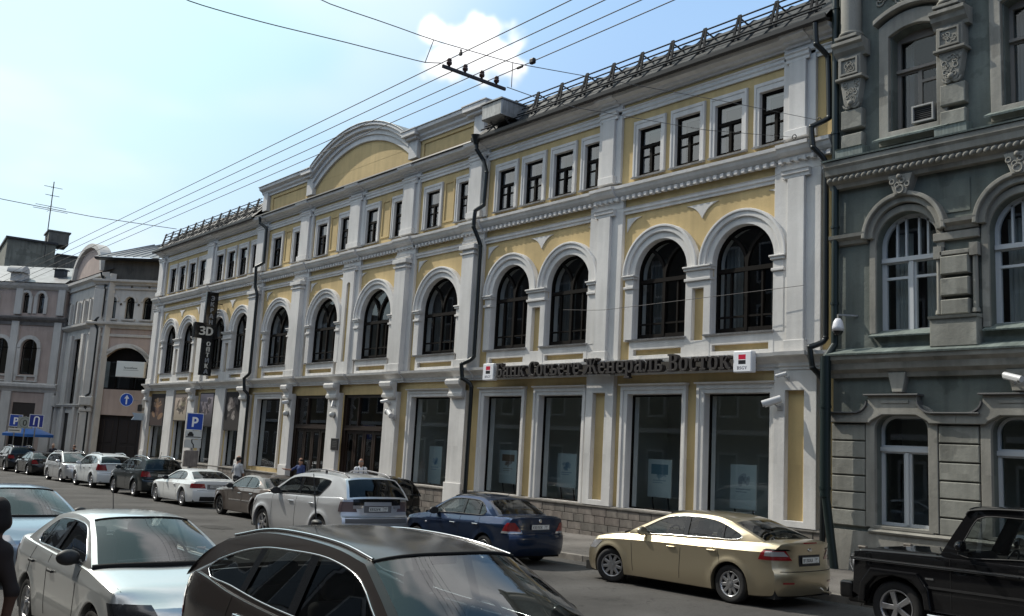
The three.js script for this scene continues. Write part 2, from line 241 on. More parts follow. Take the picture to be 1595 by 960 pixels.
bpart('cornice', runs(LEDGE2, 0.22, 0.10), M.whiteTrim);
bpart('band', runs(BAND2, 0.15, 0.16), M.whiteTrim); bpart('band', runs(BAND3, 0.1, 0.12), M.whiteTrim); bpart('cornice', runs(TOPC, 0.12, 0.08), M.whiteTrim);
// dentils below the cornice
{ const d = slab(-0.055, 0.055, 7.75, 7.865, 0, 0.13, 0.006), list = []; for (let x = BX0 + 0.2; x < BX1 - 0.05; x += 0.235) list.push(placed(d, x, 0, x > -27 ? 0.121 : 0.075)); tag(bpart('dentil_row', list, M.whiteTrim), null, null, null, 'stuff'); }
// pilasters
for (const [x, w] of pil) {
  const c = central(x), p = c ? 0.34 : 0.22, b = 0.12, bw = c ? w + 0.6 : w + 0.9, hw = w / 2;
  const cl = (a, e) => [Math.max(a, BX0 - 0.05), Math.min(e, BX1 - 0.35)];
  const [a0, a1] = cl(x - bw / 2, x + bw / 2);
  const g2 = [slab(a0, a1, 2.81, 7.86, -0.02, b), slab(x - hw, x + hw, 2.805, 7.33, b - 0.01, p), slab(x - hw - 0.05, x + hw + 0.05, 2.8, 3.1, b - 0.01, p + 0.04)];
  if (c) g2.push(slab(x - hw - 0.06, x + hw + 0.06, 6.98, 7.06, b, p + 0.05), slab(x - hw - 0.1, x + hw + 0.12, 7.16, 7.325, b, p + 0.1));
  if (x === -35.8) { g2.splice(1, 1, extrude(poly(rect(x - hw, x + hw, 2.805, 7.33), [arch(x, 0.15, 3.35, 6.7, 10)]), b - 0.01, 0.22)); g2.length = 2; bpart('panel', slab(x - 0.2, x + 0.2, 3.2, 6.9, b, b + 0.012), M.yellow); }
  bpart('pilaster', g2, M.white);
  bpart('pilaster', [slab(Math.max(a0, x - hw - 0.22), Math.min(a1, x + hw + 0.24), 8.39, 11.0, -0.02, 0.10), slab(x - hw, x + hw, 8.42, 10.49, 0.09, 0.2), slab(x - hw - 0.08, x + hw + 0.08, 8.385, 8.62, 0.09, 0.25)], M.white);
}
// ground floor piers
const recessedPier = (x0, x1, p0, p1, y0 = -1.52) => { bpart('pier', [extrude(poly(rect(x0, x1, y0, 2.37), [rect(p0, p1, -1.36, 1.84)]), -0.01, 0.16, 0.01)], M.white); };
recessedPier(-14.0, -12.78, -13.67, -13.13); recessedPier(-20.78, -19.62, -20.49, -19.97);
const consoles = [[-27.32, 0.93], [-31.8, 0.92], [-36.32, 0.96], [-40.58, 0.72], [-45.4, 0.9], [-52.3, 0.75], [-59.62, 0.6]];
for (const [x, w] of consoles) {
  bpart('pier', [slab(x - w / 2, x + w / 2, -2.6, 2.0, -0.01, 0.2), slab(x - w / 2 - 0.05, x + w / 2 + 0.05, -2.6, -1.3, -0.01, 0.245)], M.white);
  // scrolled console under the ledge
  const s = [[0, 1.72], [0.1, 1.72], [0.17, 1.78], [0.18, 1.88], [0.13, 1.95], [0.14, 2.06], [0.22, 2.14], [0.33, 2.2], [0.35, 2.33], [0.30, 2.4], [0, 2.4]];
  bpart('console', [moulding(s, x - w / 2 + 0.06, x + w / 2 - 0.06, 0.19), rod([x - w / 2 + 0.02, 2.28, 0.43], [x + w / 2 - 0.02, 2.28, 0.43], 0.085, 14), rod([x - w / 2 + 0.02, 1.82, 0.3], [x + w / 2 - 0.02, 1.82, 0.3], 0.06, 14)], M.whiteTrim);
}
for (const [x0, x1] of [[-49.45, -47.95], [-56.75, -55.3]]) bpart('pier', slab(x0 + 0.1, x1 - 0.1, -2.6, 2.36, -0.01, 0.14), M.white);
for (const [x0, x1] of [[-53.15, -52.7], [-46.0, -45.86]]) bpart('pier', slab(x0, x1, -2.6, 2.36, -0.01, 0.13), M.white);
// plinth of separate stones
{
  bpart('plinth', [box(-31.3, BX1, -3.1, -1.53, -0.02, 0.07), box(BX0, -40.6, -3.3, -1.73, -0.02, 0.07)], M.mortar);
  bpart('plinth_cap', [moulding([[0, -1.60], [0.13, -1.60], [0.15, -1.57], [0.15, -1.53], [0, -1.50]], -31.3, BX1 - 0.02), moulding([[0, -1.79], [0.13, -1.79], [0.15, -1.76], [0.15, -1.72], [0, -1.70]], BX0, -40.85)], M.kerb[1]);
  const r = rng(5), rest = [], vg = [0.44, 0.52, 0.6].map(w => metreUV(new RoundedBoxGeometry(w - 0.014, 0.226, 0.06, 1, 0.01)));
  let n = 0;
  for (let row = 0; row < 6; row++) for (let x = BX0 + 0.1 + (row % 2) * 0.27; x < BX1 - 0.1;) {
    const k = r() * 3 | 0, w = [0.44, 0.52, 0.6][k], cx = x + w / 2, left = cx < -40; x += w; if (cx > -40.9 && cx < -31.2) continue; if (x > BX1 - 0.02) break;
    const y = (left ? -1.79 : -1.6) - 0.118 - row * 0.238; if (y + EYE < roadY(cx) - 0.05) continue;
    if (cx > -32 && n < 290) { const m = part('plinth_stone', vg[k], M.stone[r() * 4 | 0], bank); m.position.set(cx + BO[0], y + BO[1], 0.085 + (r() - 0.5) * 0.016); n++; }
    else rest.push(placed(vg[k], cx, y, 0.085 + (r() - 0.5) * 0.012));
  }
  tag(bpart('plinth_stones', rest, M.stone[1]), null, null, null, 'stuff');
}
// white plastered reveals of the openings
const lining = (pts) => { const g = []; for (let i = 0; i < pts.length - 1; i++) { const [x0, y0] = pts[i], [x1, y1] = pts[i + 1], L = Math.hypot(x1 - x0, y1 - y0), q = new THREE.PlaneGeometry(L, 0.46); q.rotateX(-Math.PI / 2); q.rotateZ(Math.atan2(y1 - y0, x1 - x0)); q.translate((x0 + x1) / 2, (y0 + y1) / 2, -0.224); g.push(metreUV(q)); } return g; };
const twoSided = M.white.clone(); twoSided.side = THREE.DoubleSide;
for (const [a, b] of [...shopWin, ...leftWin]) { const lo = b > -45 ? -1.5 : -1.68, hi = b > -45 ? 1.785 : 2.135; bpart('reveal', lining([[a + 0.005, lo], [a + 0.005, hi], [b - 0.005, hi], [b - 0.005, lo], [a + 0.005, lo]]), twoSided); }
for (const [a, b] of doorways) bpart('reveal', lining([[a + 0.005, -2.7], [a + 0.005, 1.915], [b - 0.005, 1.915], [b - 0.005, -2.7]]), M.door);
for (const x of topWin) bpart('reveal', lining([[x - 0.455, 8.5], [x - 0.455, 9.975], [x + 0.455, 9.975], [x + 0.455, 8.5]]), twoSided);
for (const k of Object.keys(bays)) for (const x of bays[k]) { const R = archR(k) - 0.006, S = springs(k), p = [[x - R, 3.44], [x - R, S]]; for (let i = 1; i < 20; i++) { const a = Math.PI * (1 - i / 20); p.push([x + R * Math.cos(a), S + R * Math.sin(a)]); } p.push([x + R, S], [x + R, 3.44]); bpart('reveal', lining(p), twoSided); }
// windows: one of each kind, then its copies
function windowAt(proto, x, y, z) { const m = proto.used ? proto.obj.clone() : proto.obj; proto.used = true; m.position.set(x + BO[0], y + BO[1], z); bank.add(m); return m; }
function mkWindow(frameGeo, panes, zp = -0.03, mat = M.frame, glass = M.glass) { const f = new THREE.Mesh(merge(frameGeo), mat); f.name = 'window'; f.castShadow = f.receiveShadow = true; for (const p of panes) { const q = part('pane', p, glass, f); q.position.z = zp; } return { obj: f, used: false }; }
const flat = pts => metreUV(new THREE.ShapeGeometry(poly(pts), 24));
{ // upper floor casements
  const w = 0.46, f = [extrude(poly(rect(-w, w, 0, 1.48), [rect(-w + 0.075, w - 0.075, 0.07, 1.41)]), -0.06, 0.02), box(-w + 0.07, w - 0.07, 0.86, 0.95, -0.055, 0.035), box(-0.045, 0.045, 0.07, 0.86, -0.055, 0.03), box(-w + 0.07, -0.046, 0.56, 0.60, -0.05, 0.01), box(0.046, w - 0.07, 0.56, 0.60, -0.05, 0.01)];
  const P = mkWindow(f, [rect(-w + 0.07, w - 0.07, 0.95, 1.41), rect(-w + 0.07, -0.045, 0.6, 0.86), rect(-w + 0.07, -0.045, 0.07, 0.56), rect(0.045, w - 0.07, 0.6, 0.86), rect(0.045, w - 0.07, 0.07, 0.56)].map(flat), -0.03, M.frame, M.skyGlass);
  const r = rng(9);
  for (const x of topWin) { const o = windowAt(P, x, 8.5, -0.08); o.children.forEach(q => q.rotation.set((r() - 0.5) * 0.012, (r() - 0.5) * 0.02, 0)); }
  { const q = rng(31); for (const x of topWin) { const k = q(); if (k < 0.45) continue; const w = 0.25 + q() * 0.3, g = new THREE.PlaneGeometry(w, 1.5, 16, 1), pp = g.attributes.position; for (let i = 0; i < pp.count; i++) pp.setZ(i, 0.03 * Math.sin(pp.getX(i) * 60)); g.computeVertexNormals(); g.translate(x + (q() < 0.5 ? -1 : 1) * (0.46 - w / 2), 9.24, -0.5); bpart('curtain', g, M.curtain[k < 0.8 ? 1 : 2]); } }
  for (const x of topWin) {
    bpart('window_surround', [extrude(poly(ubox(x - 0.64, x + 0.64, 8.46, 10.25, x - 0.461, x + 0.461, 9.981)), -0.01, 0.06, 0.008), extrude(poly(ubox(x - 0.63, x + 0.63, 8.47, 10.24, x - 0.56, x + 0.56, 10.14)), 0.05, 0.082, 0.01)], M.whiteTrim);
    bpart('sill', [moulding([[0, 8.42], [0.13, 8.40], [0.14, 8.44], [0, 8.475]], x - 0.64, x + 0.64)], M.sill);
  }
}
// plaster frames between the upper windows of the middle part
for (const x of [-28.92, -33.45, -35.66, -37.87, -42.48]) bpart('panel', [extrude(poly(rect(x - 0.33, x + 0.33, 8.55, 10.2), [rect(x - 0.25, x + 0.25, 8.63, 10.12)]), -0.01, 0.035, 0.006)], M.yellow);
// big arched windows
for (const k of Object.keys(bays)) {
  const R = archR(k), ys = springs(k) - 3.43, tr = ys - 0.2, P0 = bays[k];
  const f = [extrude(poly(arch(0, R + 0.01, 0, ys), [arch(0, R - 0.085, 0.08, ys)]), -0.08, 0.02), box(-R + 0.07, R - 0.07, tr - 0.06, tr + 0.06, -0.07, 0.04), box(-0.05, 0.05, 0.06, tr - 0.06, -0.07, 0.035), box(-R * 0.5 - 0.028, -R * 0.5 + 0.028, 0.06, tr - 0.06, -0.06, 0.015), box(R * 0.5 - 0.028, R * 0.5 + 0.028, 0.06, tr - 0.06, -0.06, 0.015), box(-R + 0.07, R - 0.07, 0.42, 0.47, -0.065, 0.012), box(-R + 0.07, R - 0.07, 0.06, 0.14, -0.06, 0.02)];
  for (const s of [-1, 1]) f.push(extrude(poly(arcBand(s * R, tr + 0.06, R - 0.045, R + 0.045, s > 0 ? Math.PI : 0, s > 0 ? Math.PI * 0.63 : Math.PI * 0.37, 14)), -0.07, 0.03));
  const q = [];
  for (let i = 0; i < 4; i++) q.push(rect(-R + 0.05 + i * R / 2, -R + R / 2 - 0.0 + i * R / 2, 0.1, tr));
  const top = [[-R + 0.06, tr], [R - 0.06, tr]]; for (let i = 0; i <= 24; i++) { const a = Math.PI * i / 24; top.push([(R - 0.05) * Math.cos(a), ys + (R - 0.05) * Math.sin(a)]); }
  const P = mkWindow(f, [...q, top].map(flat), -0.04);
  const r = rng(21 + k.charCodeAt(1) * 3 + k.charCodeAt(0));
  for (const x of P0) {
    const o = windowAt(P, x, 3.43, -0.13); o.children.forEach(c => c.rotation.set((r() - 0.5) * 0.02, (r() - 0.5) * 0.02, 0));
    const S = springs(k);
    bpart('archivolt', [extrude(poly(arcBand(x, S, R, R + 0.26)), -0.01, 0.10, 0.012), extrude(poly(arcBand(x, S, R + 0.20, R + 0.39)), -0.01, 0.17, 0.02), extrude(poly(arcBand(x, S, R + 0.34, R + 0.42)), 0, 0.21, 0.02)], M.whiteTrim);
    for (const sg of [-1, 1]) { if (r() < 0.25) continue; const w = R * (0.35 + r() * 0.35), g = new THREE.PlaneGeometry(w, S + R * 0.55 - 3.45, 28, 1), pp = g.attributes.position; for (let i = 0; i < pp.count; i++) pp.setZ(i, 0.05 * Math.sin(pp.getX(i) * 46)); g.computeVertexNormals(); g.translate(x + sg * (R - w / 2), (S + R * 0.55 + 3.45) / 2, -0.62); bpart('curtain', g, M.curtain[r() < 0.6 ? 0 : 1]); }
    bpart('sill', moulding([[-0.2, 3.36], [0.2, 3.36], [0.22, 3.40], [-0.2, 3.47]], x - R - 0.2, x + R + 0.05), M.sill);
    // dado below the sill
    bpart('dado', extrude(poly(rect(x - R - 0.10, x + R + 0.04, 2.8, 3.36), [rect(x - R + 0.08, x + R - 0.12, 2.92, 3.1)]), -0.01, 0.13, 0.01), M.whiteTrim);
  }
  const xs = P0.slice().sort((a, b) => a - b), jambs = [];
  const S = springs(k);
  const imp = (a, b) => { jambs.push(slab(a, b, 3.36, S - 0.42, -0.01, 0.134), slab(a - 0.03, b + 0.03, S - 0.42, S - 0.34, -0.01, 0.19), slab(a, b, S - 0.34, S - 0.12, -0.01, 0.145), slab(a - 0.05, b + 0.05, S - 0.12, S - 0.05, -0.01, 0.2), slab(a - 0.08, b + 0.08, S - 0.05, S + 0.0, -0.01, 0.235)); };
  const x0 = xs[0] - R, x1 = xs[xs.length - 1] + R;
  imp(x0 - 0.34, x0 - 0.002); bpart('jamb', jambs.splice(0), M.white); imp(x1 + 0.002, x1 + 0.33); bpart('jamb', jambs.splice(0), M.white);
  if (xs.length > 1) {
    const a = xs[0] + R + 0.002, b = xs[1] - R - 0.002, m = (a + b) / 2;
    jambs.push(extrude(poly(rect(a, b, 2.8, S - 0.42), [rect(m - 0.2, m + 0.2, 3.26, S - 0.62)]), -0.01, 0.14, 0.01), slab(a - 0.02, b + 0.02, S - 0.42, S - 0.34, -0.01, 0.2), slab(a + 0.02, b - 0.02, S - 0.34, S - 0.12, -0.01, 0.16), slab(a - 0.03, b + 0.03, S - 0.12, S - 0.05, -0.01, 0.22), slab(a - 0.05, b + 0.05, S - 0.05, S, -0.01, 0.26));
  }
  if (jambs.length) bpart('jamb', jambs, M.white);
  // white spandrel triangles
  const tri = (pts) => bpart('spandrel', extrude(poly(pts), -0.005, 0.035, 0.006), M.whiteTrim);
  const curveT = (cx, xa, ya, xb, yb) => { const out = []; for (let i = 1; i < 8; i++) { const t = i / 8, bx = mix(xa, xb, t), by = mix(ya, yb, t), bow = 0.09 * Math.sin(Math.PI * t), dx = bx - cx, dy = by - S, l = Math.hypot(dx, dy); out.push([bx + dx / l * bow, by + dy / l * bow]); } return out; };
  const Y1 = 7.19, Y0 = 6.76;
  tri([[x0 - 0.44, Y1], [x0 - 0.44, Y0], ...curveT(xs[0], x0 - 0.44, Y0, x0 + 0.14, Y1), [x0 + 0.14, Y1]]);
  tri([[x1 + 0.3, Y1], [x1 - 0.24, Y1], ...curveT(xs[xs.length - 1], x1 - 0.24, Y1, x1 + 0.3, Y0), [x1 + 0.3, Y0]]);
  if (xs.length > 1) { const m = (xs[0] + xs[1]) / 2, h = k[0] === 'L' ? 0.45 : 0.57; tri([[m - h, Y1], ...curveT(xs[0], m - h, Y1, m, Y0), [m, Y0], ...curveT(xs[1], m, Y0, m + h, Y1), [m + h, Y1]]); }
}
// shop windows with moulded surrounds
for (const [a, b] of shopWin) {
  const cx = (a + b) / 2, w = (b - a) / 2;
  const P = mkWindow([extrude(poly(rect(-w, w, -1.52, 1.79), [rect(-w + 0.05, w - 0.05, -1.46, 1.73)]), -0.05, 0.02)], [flat(rect(-w + 0.04, w - 0.04, -1.48, 1.75))], -0.02, M.frame);
  windowAt(P, cx, 0, -0.17);
  bpart('window_surround', [extrude(poly(ubox(a - 0.25, b + 0.16, -1.52, 2.04, a - 0.001, b + 0.001, 1.79)), -0.01, 0.09, 0.012), extrude(poly(ubox(a - 0.26, b + 0.17, -1.52, 2.05, a - 0.15, b + 0.08, 1.91)), 0.08, 0.12, 0.015)], M.whiteTrim); bpart('window_head', moulding([[0, 2.03], [0.2, 2.05], [0.22, 2.09], [0, 2.1]], a - 0.28, b + 0.19), M.whiteTrim);
}
for (const [a, b] of leftWin) {
  const cx = (a + b) / 2, w = (b - a) / 2;
  const P = mkWindow([extrude(poly(rect(-w, w, -1.7, 2.14), [rect(-w + 0.06, w - 0.06, -1.62, 2.08)]), -0.05, 0.02)], [flat(rect(-w + 0.05, w - 0.05, -1.64, 2.1))], -0.02, M.frame);
  windowAt(P, cx, 0, -0.17);
}
for (const [a, b] of doorways) bpart('entrance_step', [slab(a - 0.1, b + 0.1, -2.9, -2.46, 0, 0.75, 0.015), slab(a - 0.02, b + 0.02, -2.9, -2.30, -0.05, 0.38, 0.015)], M.kerb[2]);
// two dark timber entrances
for (const [a, b] of doorways) {
  const w = (b - a) / 2, cx = (a + b) / 2;
  const P = new THREE.Mesh(merge([extrude(poly(rect(-w, w, -2.75, 1.92), [rect(-w + 0.16, w - 0.14, -2.7, 0.42), rect(-w + 0.16, -0.55, 0.62, 1.8), rect(-0.45, w - 0.14, 0.62, 1.8)]), -0.12, 0.02), box(-w + 0.15, w - 0.13, 0.43, 0.5, 0.02, 0.1)]), M.door);
  P.name = 'door'; P.castShadow = P.receiveShadow = true; P.position.set(cx + BO[0], BO[1], -0.08); bank.add(P);
  for (const [x0, x1] of [[-w + 0.17, -0.75], [-0.72, 0.0], [0.03, 0.75], [0.78, w - 0.15]]) {
    part('door_leaf', [extrude(poly(rect(x0, x1, -2.7, 0.41), [rect(x0 + 0.12, x1 - 0.12, -1.5, 0.28)]), -0.1, -0.04), slab(x0 + 0.1, x1 - 0.1, -2.5, -1.68, -0.05, -0.02)], M.door, P);
    part('pane', flat(rect(x0 + 0.1, x1 - 0.1, -1.52, 0.3)), M.glass, P).position.z = -0.07;
  }
  part('pane', flat(rect(-w + 0.14, w - 0.12, 0.6, 1.82)), M.glass, P).position.z = -0.06;
  part('handle', [rod([-0.08, -1.6, 0.03], [-0.08, -1.0, 0.03], 0.018), rod([0.1, -1.6, 0.03], [0.1, -1.0, 0.03], 0.018)], M.steel, P);
}
// parapet and round gable over the middle part
{
  const z0 = -0.5, gy = 11.62;
  const cxg = -36.05, Rr = 7.6, top = 14.02, cyg = top - Rr, hw = 4.1;
  const arcY = (x, r) => cyg + Math.sqrt(r * r - (x - cxg) ** 2);
  const arcPts = (r, h, n = 30) => Array.from({ length: n + 1 }, (_, i) => { const x = cxg + h - 2 * h * i / n; return [x, arcY(x, r)]; });
  bpart('parapet', [box(-45.7, -26.75, 11.45, 12.75, z0 - 0.4, -0.05), extrude(poly([[cxg - hw, 12.2], [cxg + hw, 12.2], ...arcPts(Rr - 0.3, hw)]), z0 - 0.4, -0.045)], M.yellow);
  bpart('coping', [moulding([[-0.55, 11.2], [0.5, 11.2], [0.52, 11.24], [0.5, 11.3], [-0.55, 11.45]], -45.8, -26.75)], M.gutter);
  // swept arch cornice
  const band = (r0, r1, a, b, bev = 0.02) => extrude(poly([...arcPts(r1, hw + 0.05), ...arcPts(r0, hw + 0.05).reverse()]), a, b, bev);
  bpart('gable_cornice', [band(Rr - 0.75, Rr - 0.45, -0.06, 0.06), band(Rr - 0.5, Rr - 0.28, -0.06, 0.16), band(Rr - 0.3, Rr - 0.12, -0.06, 0.32, 0.03), band(Rr - 0.14, Rr, -0.9, 0.42, 0.02)], M.whiteTrim);
  tag(bpart('gable_roof', [band(Rr - 0.01, Rr + 0.035, -1.6, 0.46, 0.01)], M.galv));
  const cap = (x0, x1, y) => moulding([[-0.9, y - 0.5], [0.06, y - 0.5], [0.06, y - 0.42], [0.16, y - 0.34], [0.18, y - 0.26], [0.34, y - 0.16], [0.36, y - 0.02], [-0.9, y + 0.02]], x0, x1);
  bpart('parapet_cornice', cap(-45.75, -40.55, 12.92), M.whiteTrim); bpart('parapet_cornice', cap(-31.35, -27.2, 12.8), M.whiteTrim);
  bpart('flashing', [moulding([[-0.95, 12.94], [0.4, 12.90], [0.4, 12.925], [-0.95, 12.965]], -45.8, -40.6), moulding([[-0.95, 12.82], [0.4, 12.785], [0.4, 12.81], [-0.95, 12.845]], -31.4, -27.2)], M.galv);
  for (const [x, w, y] of [[-45.35, 0.5, 12.7], [-40.45, 0.62, 12.8], [-31.58, 0.62, 12.7], [-27.15, 0.62, 12.6]]) bpart('parapet_pier', [slab(x - w / 2, x + w / 2, 11.62, y, -0.06, 0.14)], M.white);
  for (const [x, y] of [[-31.58, 12.82], [-40.45, 12.92], [-27.15, 12.86]]) { const e = x === -27.15 ? 0.62 : 0.4; bpart('parapet_cap', [slab(x - e, x + e, y - 0.42, y - 0.3, -0.8, 0.3), slab(x - e - 0.1, x + e + 0.1, y - 0.3, y - 0.08, -0.8, 0.44), box(x - e - 0.14, x + e + 0.14, y - 0.08, y - 0.04, -0.8, 0.48)], M.whiteTrim); }
  bpart('panel', extrude(poly(rect(-31.1, -27.55, 11.5, 12.3), [rect(-30.95, -27.7, 11.55, 12.15)]), -0.06, 0.0), M.yellow); bpart('panel', extrude(poly(rect(-44.9, -40.9, 11.5, 12.4), [rect(-44.7, -41.1, 11.55, 12.24)]), -0.06, 0.0), M.yellow);
}
// roofs: sheet metal with standing seams, gutters, snow guards
function wing(x0, x1, hip) {
  const dz = 7.4, yE = 11.28, yR = 16.1, zE = 0.6;
  const seams = [], n = Math.round((x1 - x0) / 0.62);
  const at = (x, t) => t < 0.16 ? [x, yE + 1.32 * t / 0.16, zE - 1.32 * t / 0.16] : [x, mix(yE + 1.32, yE + 3.3, (t - 0.16) / 0.84), mix(zE - 1.32, zE - dz, (t - 0.16) / 0.84)];
  const g = new THREE.BufferGeometry(), pos = [], q = (a, b, c, d) => pos.push(...a, ...b, ...c, ...a, ...c, ...d);
  const nx = 40, nt = 25, rr = (i, j) => { const x = mix(x0, x1, i / nx), t = j / nt, p = at(hip ? Math.max(x, x0 + t * 5) : x, t); p[1] += (fbm(x * 1.3, t * 6, 3, 3) - 0.5) * 0.10 * (t > 0 && t < 1 ? 1 : 0); return p; };
  for (let i = 0; i < nx; i++) for (let j = 0; j < nt; j++) q(rr(i, j), rr(i + 1, j), rr(i + 1, j + 1), rr(i, j + 1));
  g.setAttribute('position', new THREE.Float32BufferAttribute(pos, 3)); g.computeVertexNormals();
  bpart('roof', [metreUV(g), box(x0, x1, 11.4, 11.5, -13.9, -0.46), ...(hip ? [] : []), metreUV((() => { const b = new THREE.BufferGeometry(); const P = [at(x0 + (hip ? 5 : 0), 1), at(x1, 1), [x1, 11.5, -14.4], [x0, 11.5, -14.4]]; b.setAttribute('position', new THREE.Float32BufferAttribute([...P[0], ...P[1], ...P[2], ...P[0], ...P[2], ...P[3]], 3)); b.computeVertexNormals(); return b; })())], M.roof);
  if (hip) bpart('roof', metreUV((() => { const b = new THREE.BufferGeometry(); b.setAttribute('position', new THREE.Float32BufferAttribute([...at(x0, 0), ...at(x0 + 5, 1), x0, 11.5, -14.4], 3)); b.computeVertexNormals(); return b; })()), M.roof);
  for (let i = 1; i < n; i++) { const x = mix(x0, x1, i / n); if (hip && x < x0 + 5.2) { const t = (x - x0) / 5; if (t > 0.16) seams.push(bar(at(x, 0.005), at(x, 0.16), 0.014, 0.09)); } else seams.push(bar(at(x, 0.005), at(x, 0.16), 0.014, 0.09), bar(at(x, 0.16), at(x, 0.99), 0.014, 0.09)); }
  tag(bpart('seam', seams, M.roof), null, null, null, 'stuff');
  bpart('gutter', [moulding([[0.44, 11.20], [0.6, 11.15], [0.66, 11.19], [0.67, 11.30], [0.63, 11.30], [0.6, 11.21], [0.44, 11.25]], x0 - 0.15, x1 + 0.02)], M.gutter);
  // snow guard: hoops and two rails
  const hoop = [], yb = yE + 0.66, zb = zE - 0.6;
  for (const s of [-0.1, 0.1]) hoop.push(bar([s, yb - 0.3, zb + 0.25], [s * 0.35, yb + 0.52, zb + 0.05], 0.05, 0.06));
  hoop.push(bar([-0.05, yb + 0.52, zb + 0.05], [0.05, yb + 0.52, zb + 0.05], 0.05, 0.05), bar([0, yb + 0.45, zb + 0.05], [0, yb + 0.35, zb - 0.55], 0.03, 0.04));
  const hg = G(hoop);
  const cnt = Math.round((x1 - x0) / 1.35);
  for (let i = 0; i <= cnt; i++) { const m = part('snow_guard_bracket', hg, M.guard, bank); m.position.x = mix(x0 + 0.4, x1 - 0.6, i / cnt); }
  bpart('snow_guard_rail', [[0.47, 0.07], [0.28, 0.08], [0.09, 0.09], [-0.18, 0.3], [-0.36, 0.48]].map(([h, d]) => rod([x0 + 0.2, yb + h, zb + d], [x1 - 0.2, yb + h, zb + d], 0.024, 6)), M.guard);
}
wing(-26.75, -12.3, false); wing(-60.3, -45.7, true);
bpart('roof', [box(-45.7, -26.75, 11.3, 12.6, -14.3, -0.95)], M.roof);
// drain pipes
const pipeRun = (pts, r, mat) => { const p = pts.map(([x, y, z]) => [x, y, z]); return [tube(p, r, pts.length * 14, 10), ...pts.slice(1, -1).map(([x, y, z]) => new THREE.SphereGeometry(r * 1.12, 10, 8).translate(x, y, z))]; };
bpart('drain_pipe', pipeRun([[-26.65, 11.2, 0.58], [-26.65, 10.85, 0.55], [-26.5, 10.45, 0.32], [-26.3, 9.95, 0.3], [-26.35, 8.75, 0.3], [-26.5, 8.5, 0.55], [-26.55, 7.9, 0.55], [-26.4, 7.2, 0.3], [-26.42, 3.2, 0.28], [-26.75, 2.9, 0.55], [-26.72, 2.4, 0.5], [-26.45, 2.1, 0.28], [-26.45, -2.6, 0.28]], 0.075), M.pipe);
bpart('drain_funnel', [new THREE.CylinderGeometry(0.2, 0.09, 0.34, 14).translate(-26.65, 11.2, 0.6)], M.pipe);
bpart('drain_pipe', pipeRun([[-44.9, 11.15, 0.55], [-44.9, 10.85, 0.5], [-44.5, 10.5, 0.3], [-44.45, 8.75, 0.3], [-44.75, 8.5, 0.55], [-44.75, 7.5, 0.5], [-44.6, 7.0, 0.42], [-44.6, 3.1, 0.42], [-44.9, 2.8, 0.55], [-44.85, 2.2, 0.5], [-44.75, 1.9, 0.3], [-44.75, -2.8, 0.3]], 0.075), M.pipe);
bpart('drain_pipe', pipeRun([[-12.6, 11.15, 0.6], [-12.6, 10.6, 0.55], [-12.45, 10.3, 0.25], [-12.43, 8.7, 0.22], [-12.75, 8.45, 0.5], [-12.7, 7.9, 0.5], [-12.5, 7.5, 0.25], [-12.5, 3.1, 0.22], [-12.75, 2.85, 0.5], [-12.7, 2.35, 0.46], [-12.55, 2.0, 0.24], [-12.55, -2.3, 0.24]], 0.07), M.pipe);
{
  const t = thing('rooftop_vent_box', 'pale sheet metal box jutting over the gutter beside the round gable', 'vent box', [-25.2, A(11.75), FZ + 0.3]);
  part('hood', [slab(-0.62, 0.5, -0.15, 0.42, -0.5, 0.75, 0.03), box(-0.66, 0.54, 0.42, 0.47, -0.55, 0.8)], M.galv, t);
  part('bracket', [bar([-0.4, -0.16, 0.5], [-0.4, -0.5, 0.1], 0.05, 0.05), bar([0.4, -0.16, 0.5], [0.4, -0.5, 0.1], 0.05, 0.05)], M.black, t);
}
